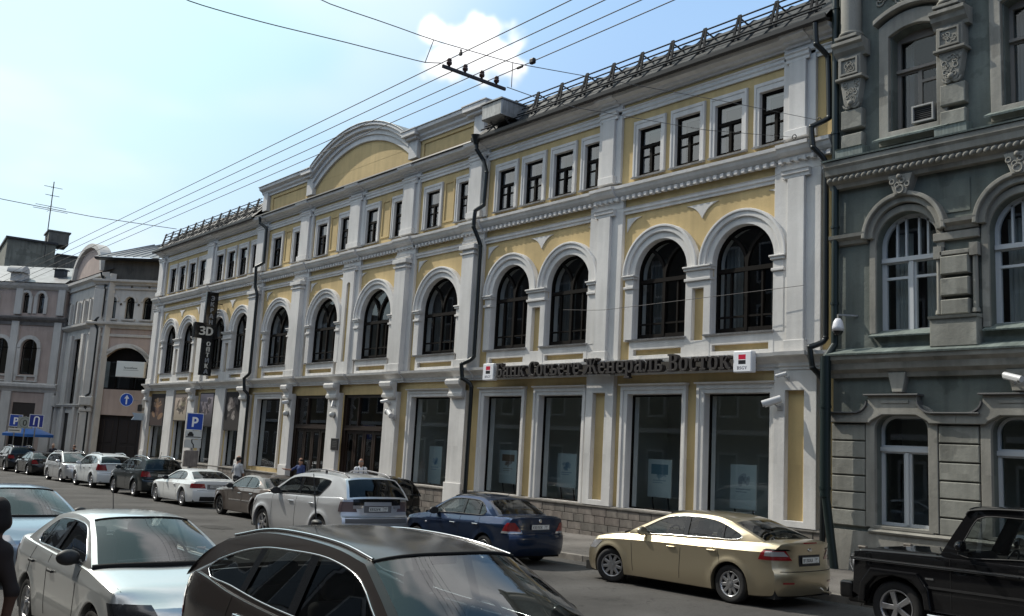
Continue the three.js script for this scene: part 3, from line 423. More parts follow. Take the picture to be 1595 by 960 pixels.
// ---------- the grey green neighbour on the right ----------
{
  const NZ = -20.45, X0 = -12.33, X1 = 7.5;
  const O = [-(X0 + X1) / 2, EYE, 0];
  const nb = thing('grey_building', 'old grey green building with rusticated ground floor, arched windows and carved corbels', 'building', [(X0 + X1) / 2, 0, NZ]);
  const P = (name, geo, mat, parent = nb) => { const g = Array.isArray(geo) ? merge(geo) : geo; g.translate(...O); return part(name, g, mat, parent); };
  const wall = std(lin(0.185, 0.212, 0.20), 0.92, { map: oldMap, bumpMap: plasterBump, bumpScale: 0.012 }), trim = std(lin(0.36, 0.355, 0.33), 0.92, { map: oldMap, bumpMap: plasterBump, bumpScale: 0.01 }), block = std(lin(0.34, 0.345, 0.32), 0.92, { map: oldMap, bumpMap: plasterBump, bumpScale: 0.012 }), copper = std(lin(0.24, 0.285, 0.262), 0.6, { map: metalMap, bumpMap: metalMap, bumpScale: 0.006 }), wframe = std(lin(0.5, 0.52, 0.54), 0.5), brownFrame = std(lin(0.2, 0.18, 0.16), 0.6);
  const pitch = 2.59, cs = [0, 1, 2, 3, 4, 5, 6].map(i => -10.6 + pitch * i);
  const shoulder = (c, w, y0, yt, r) => { const p = [[c - w, y0], [c + w, y0]]; for (let i = 0; i <= 8; i++) { const a = Math.PI / 2 * i / 8; p.push([c + w - r + r * Math.cos(a), yt - r + r * Math.sin(a)]); } for (let i = 0; i <= 8; i++) { const a = Math.PI / 2 * (1 + i / 8); p.push([c - w + r + r * Math.cos(a), yt - r + r * Math.sin(a)]); } return p; };
  const gWin = c => shoulder(c, 0.625, -1.25, 1.23, 0.34), fWin = c => arch(c + 0.13, 0.73, 3.12, 5.22), seg = c => { const p = [[c + 0.35 - 0.55, 7.95], [c + 0.35 + 0.55, 7.95]]; for (let i = 0; i <= 12; i++) { const t = i / 12 * 2 - 1; p.push([c + 0.35 - 0.55 * t, 10.3 + 0.16 * (1 - t * t)]); } return p; };
  P('wall', [extrude(poly(rect(X0, X1, -3, 2.6), cs.map(gWin)), -0.5, 0), extrude(poly(rect(X0, X1, 2.602, 7.2), cs.map(fWin)), -0.5, 0), extrude(poly(rect(X0, X1, 7.202, 15), cs.map(seg)), -0.5, 0), box(X0, X0 + 0.4, -3, 15, -13, -0.502), box(X1 - 0.4, X1, -3, 15, -13, -0.502), box(X0, X1, -3, 15, -13.4, -13)], wall);
  P('room', [box(X0 + 0.41, X1 - 0.41, -2.4, -2.3, -5, -0.51), box(X0 + 0.41, X1 - 0.41, 2.2, 2.5, -5, -0.51), box(X0 + 0.41, X1 - 0.41, 7.1, 7.4, -5, -0.51), box(X0 + 0.41, X1 - 0.41, 11.2, 11.4, -5, -0.51), box(X0 + 0.41, X1 - 0.41, 2.5, 11.2, -5.1, -5)], M.darkRoom);
  P('room', [box(X0 + 0.41, X1 - 0.41, -2.3, 2.2, -2.6, -2.5), box(X0 + 0.41, X1 - 0.41, -1.5, -1.45, -1.2, -0.52)], M.shopRoom);
  { const q = rng(61); for (let i = 0; i < 4; i++) for (const [y0, y1, dx] of [[3.2, 5.6, 0.13], [8.0, 10.3, 0.35]]) for (const sg of [-1, 1]) { const w = 0.28 + q() * 0.25, g = new THREE.PlaneGeometry(w, y1 - y0, 20, 1), pp = g.attributes.position; for (let k = 0; k < pp.count; k++) pp.setZ(k, 0.03 * Math.sin(pp.getX(k) * 55)); g.computeVertexNormals(); g.translate(-10.6 + 2.59 * i + dx + sg * (0.62 - w / 2), (y0 + y1) / 2, -0.7); P('curtain', g, M.curtain[q() < 0.5 ? 1 : 2]); } }
  P('roof', [box(X0 - 0.1, X1 + 0.1, 15.0, 15.4, -13.5, 0.6)], M.roof);
  // plinth and low steps
  P('plinth', [box(X0 + 0.02, X1, -3, -1.42, 0, 0.12), moulding([[0, -1.42], [0.16, -1.42], [0.18, -1.38], [0.1, -1.33], [0, -1.31]], -11.35, X1)], trim);
  const first = cs.slice(0, 4);
  for (const c of first) {
    const e0 = c - 0.625, e1 = c + 0.625;
    // window surround
    P('window_surround', extrude(poly(shoulder(c, 0.84, -1.3, 1.46, 0.42), [shoulder(c, 0.624, -1.249, 1.231, 0.34)]), -0.01, 0.10, 0.012), trim);
    // rusticated blocks of the pier
    const pl = c === cs[0] ? [[X0 + 0.02, -11.46], [c + 0.86, c + 1.72]] : [[c + 0.86, c + 1.72]];
    for (const [a, b] of pl) { const ys = [1.03, 0.63, 0.23, -0.17, -0.55, -0.95, -1.33]; for (let i = 0; i < 6; i++) P('rusticated_block', slab(a, b, ys[i + 1] + 0.014, ys[i] - 0.014, -0.01, 0.1 - (hsh(i, Math.round(c * 10) & 63, 2)) * 0.008, 0.018), block); }
    // hood moulding, stepping up over the window
    const up = (l, r) => { const cu = (cx, sg) => Array.from({ length: 9 }, (_, i) => { const a = Math.PI / 2 * i / 8, k = sg > 0 ? a : Math.PI / 2 - a; return [cx + sg * (0.34 - 0.34 * Math.cos(k)), l + 0.26 - 0.26 * Math.sin(k)]; }); return [[c - 1.3 + (c === cs[0] ? -0.4 : 0), l], ...cu(c - 0.74, -1), [c - 0.735, r], [c + 0.435, r], ...cu(c + 0.44, 1), [c + 1.29, l]]; };
    const lower = [[c + 1.29, 1.05], [c + 0.7, 1.05], [c + 0.66, 1.1], [c + 0.4, 1.235], [c - 0.4, 1.235], [c - 0.66, 1.1], [c - 0.7, 1.05], [c - 1.3 + (c === cs[0] ? -0.4 : 0), 1.05]];
    P('hood_moulding', [extrude(poly([...up(1.26, 1.66), ...lower]), -0.01, 0.2, 0.015)], trim);
    const lead = std(lin(0.10, 0.10, 0.10), 0.6), crv = up(1.26, 1.66);
    P('hood_flashing', slab(c - 0.80, c + 0.50, 1.662, 1.70, -0.01, 0.30, 0.01), lead);
    P('hood_flashing', slab(c + 0.77, c + 1.82 - 0.02, 1.262, 1.295, -0.01, 0.28, 0.008), lead);
    if (c === cs[0]) P('hood_flashing', slab(c - 1.72, c - 1.07, 1.262, 1.295, -0.01, 0.28, 0.008), lead);
    for (const [pts, sg] of [[crv.slice(1, 10), -1], [crv.slice(-10, -1), 1]]) P('hood_flashing', extrude(poly([...pts.map(([x, y]) => [x + sg * 0.002, y + 0.002]), ...pts.map(([x, y]) => [x + sg * 0.026, y + 0.03]).reverse()]), -0.01, 0.26, 0.004), lead);
    P('panel', extrude(poly(rect(c - 0.4, c + 0.25, 1.49, 1.56)), 0.19, 0.22, 0.006), trim);
    P('keystone', [extrude(poly([[c - 0.14, 1.74], [c + 0.1, 1.74], [c + 0.18, 2.2], [c - 0.3 + 0.04, 2.2]]), -0.01, 0.2, 0.02)], trim);
    // ground floor casement
    const w = 0.625;
    const f = P('window', [extrude(poly(shoulder(c, w, -1.25, 1.23, 0.34), [rect(c - w + 0.07, c - 0.09, -1.17, 0.38), rect(c + 0.09, c + w - 0.07, -1.17, 0.38), shoulder(c, w - 0.05, 0.56, 1.18, 0.3)]), -0.30, -0.22), box(c - w, c + w, 0.42, 0.52, -0.215, -0.17), box(c - 0.035, c + 0.035, -1.2, 0.4, -0.215, -0.18)], wframe);
    for (const r of [rect(c - w + 0.06, c - 0.08, -1.18, 0.4), rect(c + 0.08, c + w - 0.06, -1.18, 0.4), shoulder(c, w - 0.04, 0.55, 1.19, 0.3)]) { const g = flat(r); g.translate(0, 0, -0.27); P('pane', g, M.glass, f); }
    P('sill', moulding([[-0.2, -1.36], [0.1, -1.36], [0.12, -1.3], [-0.2, -1.24]], e0 - 0.1, e1 + 0.1), trim);
    // pedestal, pilaster blocks and colonnette of the middle floor
    const pa = c + 0.79, pb = c + 1.81;
    P('pedestal', [slab(pa, pb, 2.72, 3.36, -0.01, 0.30, 0.015), moulding([[0, 3.33], [0.34, 3.33], [0.36, 3.39], [0, 3.42]], pa - 0.02, pb + 0.02)], block);
    for (const [y0, y1] of [[3.43, 3.76], [3.85, 4.24], [4.33, 4.73]]) P('rusticated_block', slab(c + 1.0, c + 1.61, y0, y1, -0.01, 0.22, 0.02), block);
    P('capital', [slab(c + 0.98, c + 1.63, 4.76, 4.86, -0.01, 0.2), slab(c + 0.8, c + 1.8, 5.12, 5.3, -0.01, 0.12)], trim);
    for (const dx of [0.93, 1.72]) P('colonnette', [new THREE.CylinderGeometry(0.055, 0.06, 1.2, 12).translate(c + dx, 4.1, 0.1), new THREE.CylinderGeometry(0.08, 0.09, 0.09, 12).translate(c + dx, 3.5, 0.1), box(c + dx - 0.09, c + dx + 0.09, 4.7, 4.98, 0, 0.2)], trim);
    // arched window of the middle floor
    const ac = c + 0.13, R = 0.73, S = 5.22;
    P('window_surround', [extrude(poly([...arch(ac, R + 0.16, 3.12, S).slice(1), [ac - R - 0.16, 3.12], [ac - R - 0.001, 3.12], ...arch(ac, R + 0.001, 3.12, S).slice(2).reverse(), [ac + R + 0.001, 3.12]]), -0.01, 0.06, 0.012)], trim);
    P('archivolt', [extrude(poly(arcBand(ac, S + 0.17, R + 0.03, R + 0.2)), -0.01, 0.16, 0.015), extrude(poly(arcBand(ac, S + 0.17, R + 0.17, R + 0.27)), -0.01, 0.26, 0.02), moulding([[0, 5.32], [0.1, 5.34], [0.14, 5.42], [0.25, 5.48], [0.27, 5.56], [0, 5.6]], ac + R + 0.2, ac + pitch - R - 0.2), ...(c === cs[0] ? [moulding([[0, 5.32], [0.1, 5.34], [0.14, 5.42], [0.25, 5.48], [0.27, 5.56], [0, 5.6]], X0 + 0.01, ac - R - 0.2)] : [])], trim);
    const fr = P('window', [extrude(poly(arch(ac, R, 3.12, S), [arch(ac, R - 0.09, 4.95, S), rect(ac - R + 0.11, ac - 0.1, 4.48, 4.8), rect(ac + 0.1, ac + R - 0.11, 4.48, 4.8), rect(ac - R + 0.11, ac - 0.1, 3.24, 4.42), rect(ac + 0.1, ac + R - 0.11, 3.24, 4.42)]), -0.34, -0.25), box(ac - R + 0.02, ac + R - 0.02, 4.83, 4.93, -0.245, -0.18), box(ac - 0.05, ac + 0.05, 3.2, 4.83, -0.245, -0.2), ...[-0.36, -0.14, 0.17, 0.38].map(d => box(ac + d - 0.022, ac + d + 0.022, 4.95, S + Math.sqrt(R * R - d * d) - 0.06, -0.33, -0.25))], wframe);
    for (const r of [arch(ac, R - 0.08, 4.94, S), rect(ac - R + 0.1, ac - 0.09, 3.23, 4.81), rect(ac + 0.09, ac + R - 0.1, 3.23, 4.81)]) { const g = flat(r); g.translate(0, 0, -0.3); P('pane', g, M.glass, fr); }
    P('sill', [moulding([[-0.24, 3.2], [0.2, 3.02], [0.21, 3.05], [-0.24, 3.23]], ac - R - 0.12, ac + R + 0.12)], copper);
    P('wall_panel', [extrude(poly(rect(c + 1.02, c + 1.6, 5.75, 6.5)), -0.01, 0.03, 0.01)], wall);
    // carved keystone
    P('keystone', [extrude(poly([[ac - 0.14, 6.3], [ac + 0.14, 6.3], [ac + 0.3, 6.78], [ac - 0.3, 6.78]]), -0.01, 0.3, 0.02), ...[-0.18, -0.06, 0.06, 0.18].map((d, i) => new THREE.TorusGeometry(0.055, 0.022, 6, 12).translate(ac + d, 6.62 - 0.1 * (i % 2), 0.31)), new THREE.TorusGeometry(0.09, 0.025, 6, 14).translate(ac, 6.42, 0.31), new THREE.SphereGeometry(0.06, 10, 8).translate(ac, 6.72, 0.34)], trim);
    // top floor window with a segmental head
    const tc = c + 0.35;
    P('window_surround', [extrude(poly([[tc - 0.82, 7.6], [tc + 0.82, 7.6], [tc + 0.82, 10.55], ...Array.from({ length: 11 }, (_, i) => { const t = i / 10 * 2 - 1; return [tc - 0.82 * t, 10.6 + 0.25 * (1 - t * t)]; }), [tc - 0.82, 10.55]], [seg(c).map(([x, y]) => [tc + (x - tc) * 1.05, y === 7.95 ? 7.93 : y + 0.02])]), -0.01, 0.12, 0.015)], trim);
    P('window_hood', [extrude(poly([...Array.from({ length: 13 }, (_, i) => { const t = i / 12 * 2 - 1; return [tc - 0.9 * t, 10.78 + 0.28 * (1 - t * t)]; }), ...Array.from({ length: 13 }, (_, i) => { const t = i / 12 * 2 - 1; return [tc + 0.9 * t, 10.66 + 0.28 * (1 - t * t)]; })]), -0.01, 0.26, 0.015)], trim);
    const tw = P('window', [extrude(poly(seg(c), [rect(tc - 0.47, tc - 0.05, 8.03, 9.42), rect(tc + 0.05, tc + 0.47, 8.03, 9.12), rect(tc + 0.05, tc + 0.47, 9.19, 9.42), rect(tc - 0.47, tc + 0.47, 9.56, 10.24)]), -0.36, -0.28), box(tc - 0.54, tc + 0.54, 9.46, 9.53, -0.275, -0.2)], brownFrame);
    for (const r of [rect(tc - 0.48, tc - 0.04, 8.02, 9.43), rect(tc + 0.04, tc + 0.48, 8.02, 9.43), rect(tc - 0.48, tc + 0.48, 9.55, 10.25)]) { const g = flat(r); g.translate(0, 0, -0.32); P('pane', g, M.glass, tw); }
    P('sill', [moulding([[-0.26, 7.97], [0.34, 7.66], [0.35, 7.7], [-0.26, 8.01]], tc - 0.88, tc + 0.88)], copper);
  }
  // corbels with carved panels carrying half columns
  for (const c of [X0 + 0.58, ...first.map(c => c + 1.32)]) {
    const ww = 0.3;
    P('corbel', [moulding([[0, 10.05], [0.2, 10.05], [0.24, 10.12], [0.34, 10.2], [0.38, 10.3], [0.46, 10.34], [0.46, 10.42], [0, 10.46]], c - ww - 0.1, c + ww + 0.1), slab(c - ww, c + ww, 9.5, 10.05, -0.01, 0.3), slab(c - 0.36, c + 0.36, 9.46, 9.52, -0.01, 0.34), extrude(poly([[c - ww + 0.02, 9.46], [c - 0.18, 8.86], [c - 0.12, 8.76], [c + 0.12, 8.76], [c + 0.18, 8.86], [c + ww - 0.02, 9.46]]), -0.01, 0.24, 0.02)], trim);
    const orn = [extrude(poly(rect(c - 0.24, c + 0.24, 9.56, 10.0), [rect(c - 0.19, c + 0.19, 9.61, 9.95)]), 0.29, 0.34, 0.01)];
    const r = rng(Math.round((c + 20) * 10));
    for (let i = 0; i < 8; i++) orn.push(new THREE.TorusGeometry(0.035 + r() * 0.03, 0.016, 6, 10).translate(c + (r() - 0.5) * 0.26, 9.68 + r() * 0.2, 0.305));
    for (let i = 0; i < 16; i++) { const t = r(); orn.push(new THREE.TorusGeometry(0.03 + r() * 0.03, 0.017, 6, 10).translate(c + (r() - 0.5) * 0.4 * (1 - t * 0.5), 9.4 - t * 0.55, 0.245)); }
    orn.push(new THREE.SphereGeometry(0.075, 10, 8).translate(c, 8.86, 0.24), ...[-1, 1].map(s => new THREE.TorusGeometry(0.1, 0.03, 8, 14, Math.PI).rotateZ(Math.PI).translate(c + s * 0.1, 8.84, 0.2)));
    P('carved_ornament', orn, trim);
    P('half_column', [new THREE.CylinderGeometry(0.23, 0.245, 4.2, 20).translate(c, 12.66, 0.2), new THREE.TorusGeometry(0.25, 0.05, 8, 20).rotateX(Math.PI / 2).translate(c, 10.6, 0.2), slab(c - 0.3, c + 0.3, 10.46, 10.54, -0.01, 0.48)], trim);
    for (const [y0, y1] of [[8.22, 8.7], [7.74, 8.08]]) P('rusticated_block', slab(c - 0.28, c + 0.28, y0, y1, -0.01, 0.2, 0.02), block);
    P('pedestal_cap', [moulding([[0, 7.42], [0.32, 7.42], [0.33, 7.68], [0.36, 7.7], [0, 7.74]], c - 0.36, c + 0.36)], copper);
  }
  // carved frieze above the top windows
  { const r = rng(91), orn = []; for (let i = 0; i < 60; i++) orn.push(new THREE.TorusGeometry(0.05 + r() * 0.05, 0.02, 6, 10).translate(-11.2 + r() * 3.0, 11.15 + r() * 0.5, 0.02)); tag(P('carved_frieze', orn, trim), null, null, null, 'stuff'); }
  // ledge above the ground floor, cornice with rope moulding
  P('ledge', [moulding([[0, 2.1], [0.12, 2.1], [0.16, 2.2], [0.28, 2.28], [0.32, 2.42], [0.42, 2.5], [0.44, 2.6], [0, 2.62]], X0 + 0.01, X1)], trim);
  P('flashing', [moulding([[0, 2.77], [0.47, 2.60], [0.48, 2.64], [0, 2.81]], X0 + 0.01, X1)], copper);
  P('cornice', [moulding([[0, 6.74], [0.2, 6.74], [0.24, 6.84], [0.34, 6.9], [0.34, 7.0], [0.42, 7.04], [0.44, 7.18], [0.5, 7.24], [0.5, 7.36], [0, 7.38]], X0 + 0.01, X1)], trim);
  P('flashing', [moulding([[0, 7.5], [0.54, 7.37], [0.55, 7.405], [0, 7.54]], X0 - 0.03, X1)], copper);
  { const rope = []; const s = new THREE.SphereGeometry(0.075, 8, 6).scale(1.15, 0.7, 0.8).rotateZ(0.7); for (let x = X0 + 0.1; x < -4; x += 0.15) rope.push(placed(s, x, 6.93, 0.36)); tag(P('rope_moulding', rope, trim), null, null, null, 'stuff'); }
  // thick green drain pipe on the corner
  P('drain_pipe', [rod([-12.2, 16, 0.16], [-12.2, 2.9, 0.16], 0.085, 12), rod([-12.2, 2.9, 0.16], [-12.28, 2.55, 0.42], 0.09, 12), rod([-12.28, 2.6, 0.42], [-12.28, -0.7, 0.42], 0.125, 14), rod([-12.26, -0.7, 0.42], [-12.1, -2.4, 0.3], 0.1, 12), ...[14, 11.5, 8.2, 5.8, 3.9, 1.4, -0.5].map(y => new THREE.CylinderGeometry(0.105 + (y < 2 ? 0.035 : 0), 0.105 + (y < 2 ? 0.035 : 0), 0.06, 14).translate(y < 2 ? -12.28 : -12.2, y, y < 2 ? 0.42 : 0.16))], M.greenPipe);
  // air conditioner in the window
  const ac = thing('air_conditioner', 'dark boxy air conditioner set in the top floor window', 'air conditioner', [-10.0, A(8.2), NZ - 0.02]);
  part('casing', [extrude(poly(rect(-0.26, 0.26, -0.21, 0.21), [rect(-0.215, 0.215, -0.165, 0.165)]), -0.3, 0.16, 0.01), box(-0.26, 0.26, -0.21, 0.21, -0.3, -0.2)], std(lin(0.28, 0.28, 0.27), 0.6), ac);
  part('grille', [box(-0.215, 0.215, -0.165, 0.165, 0.06, 0.08), ...[-3, -2, -1, 0, 1, 2, 3].map(i => box(-0.215, 0.215, i * 0.045 - 0.008, i * 0.045 + 0.008, 0.08, 0.11))], M.black, ac);
}

// ---------- pink corner building and its neighbours at the bend ----------
{
  const P0 = [-71.2, -20.6], C = Math.SQRT1_2;
  const pinkC = lin(0.50, 0.40, 0.355), paleC = lin(0.62, 0.60, 0.57);
  const pink = std(pinkC, 0.93, { map: plasterMap, bumpMap: plasterBump, bumpScale: 0.01 }), pale = std(paleC, 0.93, { map: plasterMap, bumpMap: plasterBump, bumpScale: 0.01 }), attic = std(lin(0.14, 0.13, 0.115), 0.95, { map: oldMap }), zinc = std(lin(0.28, 0.28, 0.29), 0.45, { metalness: 0.5, map: metalMap });
  const rotW = new THREE.Matrix4().makeRotationY(Math.PI / 4);
  const build = (o, rot) => (name, geo, mat, parent = o) => { const g = Array.isArray(geo) ? merge(geo) : geo; if (rot) g.applyMatrix4(rotW); g.translate(0, EYE, 0); return part(name, g, mat, parent); };
  const pk = thing('pink_corner_building', 'pink corner building with a chamfered front, big arched window and dark gate', 'building', [P0[0], 0, P0[1]]);
  const c = build(pk, true), s = build(pk, false);
  const win = (f, xc, w, y0, ys, depth, mat = M.frame, n = 1) => { const r = w / 2, o = f('window', [extrude(poly(arch(xc, r, y0, ys, 14), [arch(xc, r - 0.06, y0 + 0.06, ys, 14)]), -depth, -depth + 0.06), ...Array.from({ length: n }, (_, i) => box(xc - r + (i + 1) * w / (n + 1) - 0.025, xc - r + (i + 1) * w / (n + 1) + 0.025, y0, ys + r * 0.8, -depth, -depth + 0.05)), box(xc - r, xc + r, ys - 0.05, ys + 0.03, -depth + 0.001, -depth + 0.055)], mat); const g = flat(arch(xc, r - 0.03, y0 + 0.03, ys, 14)); g.translate(0, 0, -depth + 0.02); f('pane', g, M.glass, o); return o; };
  const L = 6.2;
  // chamfer: local x 0..L to the right
  const big = []; { big.push([0.28, 2.69], [3.75, 2.69], [3.75, 4.95]); for (let i = 0; i <= 18; i++) { const a = mix(0.42, Math.PI - 0.42, i / 18), R = 1.9; big.push([2.015 + R * Math.cos(a), 3.82 + R * Math.sin(a)]); } big.push([0.28, 4.95]); }
  c('wall', [extrude(poly(rect(-0.9, L, -3.5, 7.2), [big, rect(0.1, 3.7, -3.3, 0.85)]), -0.5, 0), box(L - 0.5, L, -3.5, 10.6, -8, -0.5)], pink);
  c('wall', [extrude(poly(rect(-0.9, L, 7.202, 10.6), [0.5, 1.87, 3.2, 4.55].map(x => arch(x, 0.33, 7.84, 9.1, 12))), -0.5, 0)], pale);
  c('attic', [box(-0.6, L - 0.1, 10.6, 12.2, -4, -0.3)], attic);
  c('cornice', [moulding([[0, 9.98], [0.1, 9.98], [0.14, 10.1], [0, 10.14]], -0.9, L), moulding([[0, 10.3], [0.14, 10.3], [0.2, 10.42], [0.4, 10.52], [0.42, 10.66], [0, 10.74]], -1.0, L + 0.1)], pale);
  c('eave', [moulding([[0, 12.1], [0.3, 12.1], [0.5, 12.16], [0.52, 12.26], [0, 12.34]], -1.0, L + 0.2)], M.gutter);
  c('ledge', [moulding([[0, 6.5], [0.08, 6.5], [0.1, 6.64], [0, 6.7]], -1, L), moulding([[0, 7.1], [0.12, 7.1], [0.2, 7.26], [0.42, 7.36], [0.44, 7.5], [0, 7.6]], -1.1, L + 0.1)], pale);
  for (const [a, b, y0, y1] of [[-0.85, -0.05, -3.4, 7.1], [3.85, 4.5, -3.4, 7.1], [-0.85, -0.1, 7.6, 9.95]]) c('pilaster', [slab(a, b, y0, y1, -0.01, 0.22, 0.03), ...(y0 < 0 ? [slab(a - 0.1, b + 0.1, 1.4, 2.1, -0.01, 0.4, 0.08), slab(a - 0.06, b + 0.06, 1.0, 1.25, -0.01, 0.3, 0.03)] : [])], pale);
  c('archivolt', [extrude(poly([...big.slice(2).map(([x, y]) => [2.015 + (x - 2.015) * 1.16, 3.82 + (y - 3.82) * 1.16]), ...big.slice(2).reverse()]), -0.01, 0.14, 0.02)], pale);
  for (const x of [0.5, 1.87, 3.2, 4.55]) { win(c, x, 0.66, 7.84, 9.1, 0.24); c('window_surround', [extrude(poly(arcBand(x, 9.1, 0.36, 0.52, 0, Math.PI, 12)), -0.01, 0.1, 0.01), moulding([[0, 7.7], [0.16, 7.7], [0.18, 7.8], [0, 7.83]], x - 0.5, x + 0.5)], pale); }
  c('frieze_dot', [0.5, 1.18, 1.87, 2.53, 3.2, 3.9].map((x, i) => new THREE.SphereGeometry(0.09, 8, 6).translate(x, i % 2 ? 8.9 : 10.2, 0.02)), attic);
  const bw = c('window', [extrude(poly(big, [rect(0.4, 1.28, 2.8, 4.7), rect(1.36, 2.66, 2.8, 4.7), rect(2.74, 3.65, 2.8, 4.7)]), -0.32, -0.24)], M.frame);
  for (const r of [rect(0.4, 1.28, 2.8, 4.7), rect(1.36, 2.66, 2.8, 4.7), rect(2.74, 3.65, 2.8, 4.7)]) { const g = flat(r); g.translate(0, 0, -0.28); c('pane', g, M.glass, bw); }
  const gate = c('gate', [box(0.1, 3.7, -3.3, 0.85, -0.45, -0.36), slab(0.1, 1.85, -3.2, 0.8, -0.37, -0.3), slab(1.9, 3.7, -3.2, 0.8, -0.37, -0.3)], std(lin(0.02, 0.016, 0.016), 0.5));
  c('panel', [0.35, 1.0, 2.15, 2.8].flatMap(x => [slab(x, x + 0.5, -3.0, -1.3, -0.31, -0.27), slab(x, x + 0.5, -1.1, 0.5, -0.31, -0.27)]), std(lin(0.022, 0.017, 0.017), 0.5), gate);
  c('room', [box(0, L - 0.6, -3.4, 10.4, -5, -4.9), box(0, L - 0.6, 1.5, 1.7, -4.9, -0.51), box(0, L - 0.6, 7.0, 7.2, -4.9, -0.51)], M.darkRoom);
  // street front, running left from the corner
  const SX = -10.2;
  s('wall', [extrude(poly(rect(SX, 0.5, -3.6, 7.5), [rect(-8.2, -6.0, -3.5, 0.9), rect(-3.6, -1.7, -3.5, 0.9), rect(-6.9, -4.6, 1.6, 6.6)]), -0.4, 0)], pale);
  s('wall', [extrude(poly(rect(SX, 0.5, 7.502, 11.1), [-9.3, -7.4, -5.5, -3.9].map(x => arch(x, 0.5, 7.85, 9.2, 10))), -0.4, 0)], pale);
  s('room', [box(SX, 0, -3.4, 10.8, -4, -3.9), box(SX, 0, 1.2, 1.4, -3.9, -0.41), box(SX, 0, 7.3, 7.5, -3.9, -0.41)], M.darkRoom);
  for (const x of [-9.3, -7.4, -5.5, -3.9]) win(s, x, 1.0, 7.85, 9.2, 0.25, M.frame, 1);
  for (const x of [-8.35, -6.45, -4.7, -3.2]) s('colonnette', [slab(x - 0.16, x + 0.16, 7.8, 9.5, -0.01, 0.2, 0.02)], pale);
  s('ledge', [moulding([[0, 7.3], [0.15, 7.34], [0.4, 7.5], [0.42, 7.66], [0, 7.76]], SX, 0.1)], pale); s('ledge', [moulding([[0, 1.3], [0.2, 1.34], [0.3, 1.5], [0, 1.6]], SX, 0.1)], pale);
  s('cornice', [moulding([[0, 10.5], [0.15, 10.5], [0.2, 10.8], [0.46, 10.95], [0.48, 11.15], [0, 11.25]], SX, 0.1)], pale);
  for (const x of [-9.6, -1.0]) s('pilaster', [slab(x - 0.5, x + 0.5, -3.5, 7.3, -0.01, 0.25, 0.03), slab(x - 0.62, x + 0.62, 1.35, 2.2, -0.01, 0.5, 0.1)], pale);
  for (const x of [-4.2, -7.3]) s('pilaster', [slab(x - 0.3, x + 0.3, -3.5, 6.9, -0.01, 0.2, 0.03)], pale);
  s('gable', [extrude(poly([[-9.2, 11.1], [-1.2, 11.1], [-1.2, 11.5], ...Array.from({ length: 17 }, (_, i) => { const t = i / 16 * 2 - 1; return [-5.2 - 3.5 * t, 11.6 + 2.2 * Math.sqrt(Math.max(0, 1 - t * t))]; }), [-9.2, 11.5]]), -0.4, -0.02)], pink);
  s('gable_cornice', [extrude(poly([...Array.from({ length: 21 }, (_, i) => { const t = i / 20 * 2 - 1; return [-5.2 - 3.9 * t, 11.5 + 2.5 * Math.sqrt(Math.max(0, 1 - t * t))]; }), ...Array.from({ length: 21 }, (_, i) => { const t = 1 - i / 20 * 2; return [-5.2 - 3.5 * t, 11.5 + 2.15 * Math.sqrt(Math.max(0, 1 - t * t))]; })]), -0.6, 0.25, 0.02)], pale);
  s('window', [extrude(poly(rect(-6.9, -4.6, 1.6, 6.6), [rect(-6.75, -5.85, 1.75, 6.45), rect(-5.7, -4.75, 1.75, 6.45)]), -0.3, -0.22)], M.frame);
  s('door', [box(-8.2, -6.0, -3.5, 0.9, -0.35, -0.28), box(-3.6, -1.7, -3.5, 0.9, -0.35, -0.28), slab(-3.45, -1.85, 0.1, 0.8, -0.29, -0.25)], M.blackGloss);
  for (const x of [-0.15, -9.95]) s('drain_pipe', [tube([[x, 11.2, 0.5], [x, 10.8, 0.4], [x + 0.1, 10.4, 0.15], [x + 0.1, 8.0, 0.15], [x, 7.7, 0.5], [x, 7.3, 0.48], [x + 0.1, 6.9, 0.3], [x + 0.1, 2.4, 0.3], [x, 2.1, 0.55], [x, 1.3, 0.5], [x + 0.1, 0.9, 0.3], [x + 0.1, -3.3, 0.3]], 0.09, 90, 8)], x > -1 ? M.pipe : M.galv);
  // roofs
  { const b = new THREE.BufferGeometry(), at = (x, y, d) => { const v = V3(x, 0, d).applyMatrix4(rotW); return [v.x, y, v.z]; }; const q = [at(-1, 12.32, 0.52), at(L + 0.2, 12.32, 0.52), at(L - 1, 14.4, -5), at(0.5, 14.4, -5)]; b.setAttribute('position', new THREE.Float32BufferAttribute([...q[0], ...q[1], ...q[2], ...q[0], ...q[2], ...q[3]], 3)); b.computeVertexNormals(); s('roof', metreUV(b), zinc);
    tag(s('seam', Array.from({ length: 11 }, (_, i) => { const t = (i + 0.5) / 11; return bar(at(mix(-1, L, t), 12.34, 0.5), at(mix(0.5, L - 1, t), 14.44, -5), 0.03, 0.08); }), zinc), null, null, null, 'stuff');
    const b2 = new THREE.BufferGeometry(), p = [[SX, 11.2, 0.5], [0, 11.2, 0.5], [0, 14.2, -6], [SX, 14.2, -6]]; b2.setAttribute('position', new THREE.Float32BufferAttribute([...p[0], ...p[1], ...p[2], ...p[0], ...p[2], ...p[3]], 3)); b2.computeVertexNormals(); s('roof', metreUV(b2), zinc); s('back_wall', [box(SX, 0.3, -3.5, 11, -9, -8.7)], pale); }
  // white sign box in the big window
  const sb = thing('white_sign_box', 'white box sign with a dark line of lettering in the arched window', 'sign', [P0[0] + C * 2.65, A(4.16), P0[1] - C * 2.65]); sb.rotation.y = Math.PI / 4;
  part('box', [slab(-1.05, 1.05, -0.56, 0.56, 0.1, 0.42, 0.02)], std(lin(0.72, 0.73, 0.72), 0.5), sb);
  for (const q of [-0.8, 0.8]) part('bracket', bar([q, 0.4, 0.1], [q, 0.4, -0.3], 0.04, 0.04), M.black, sb);
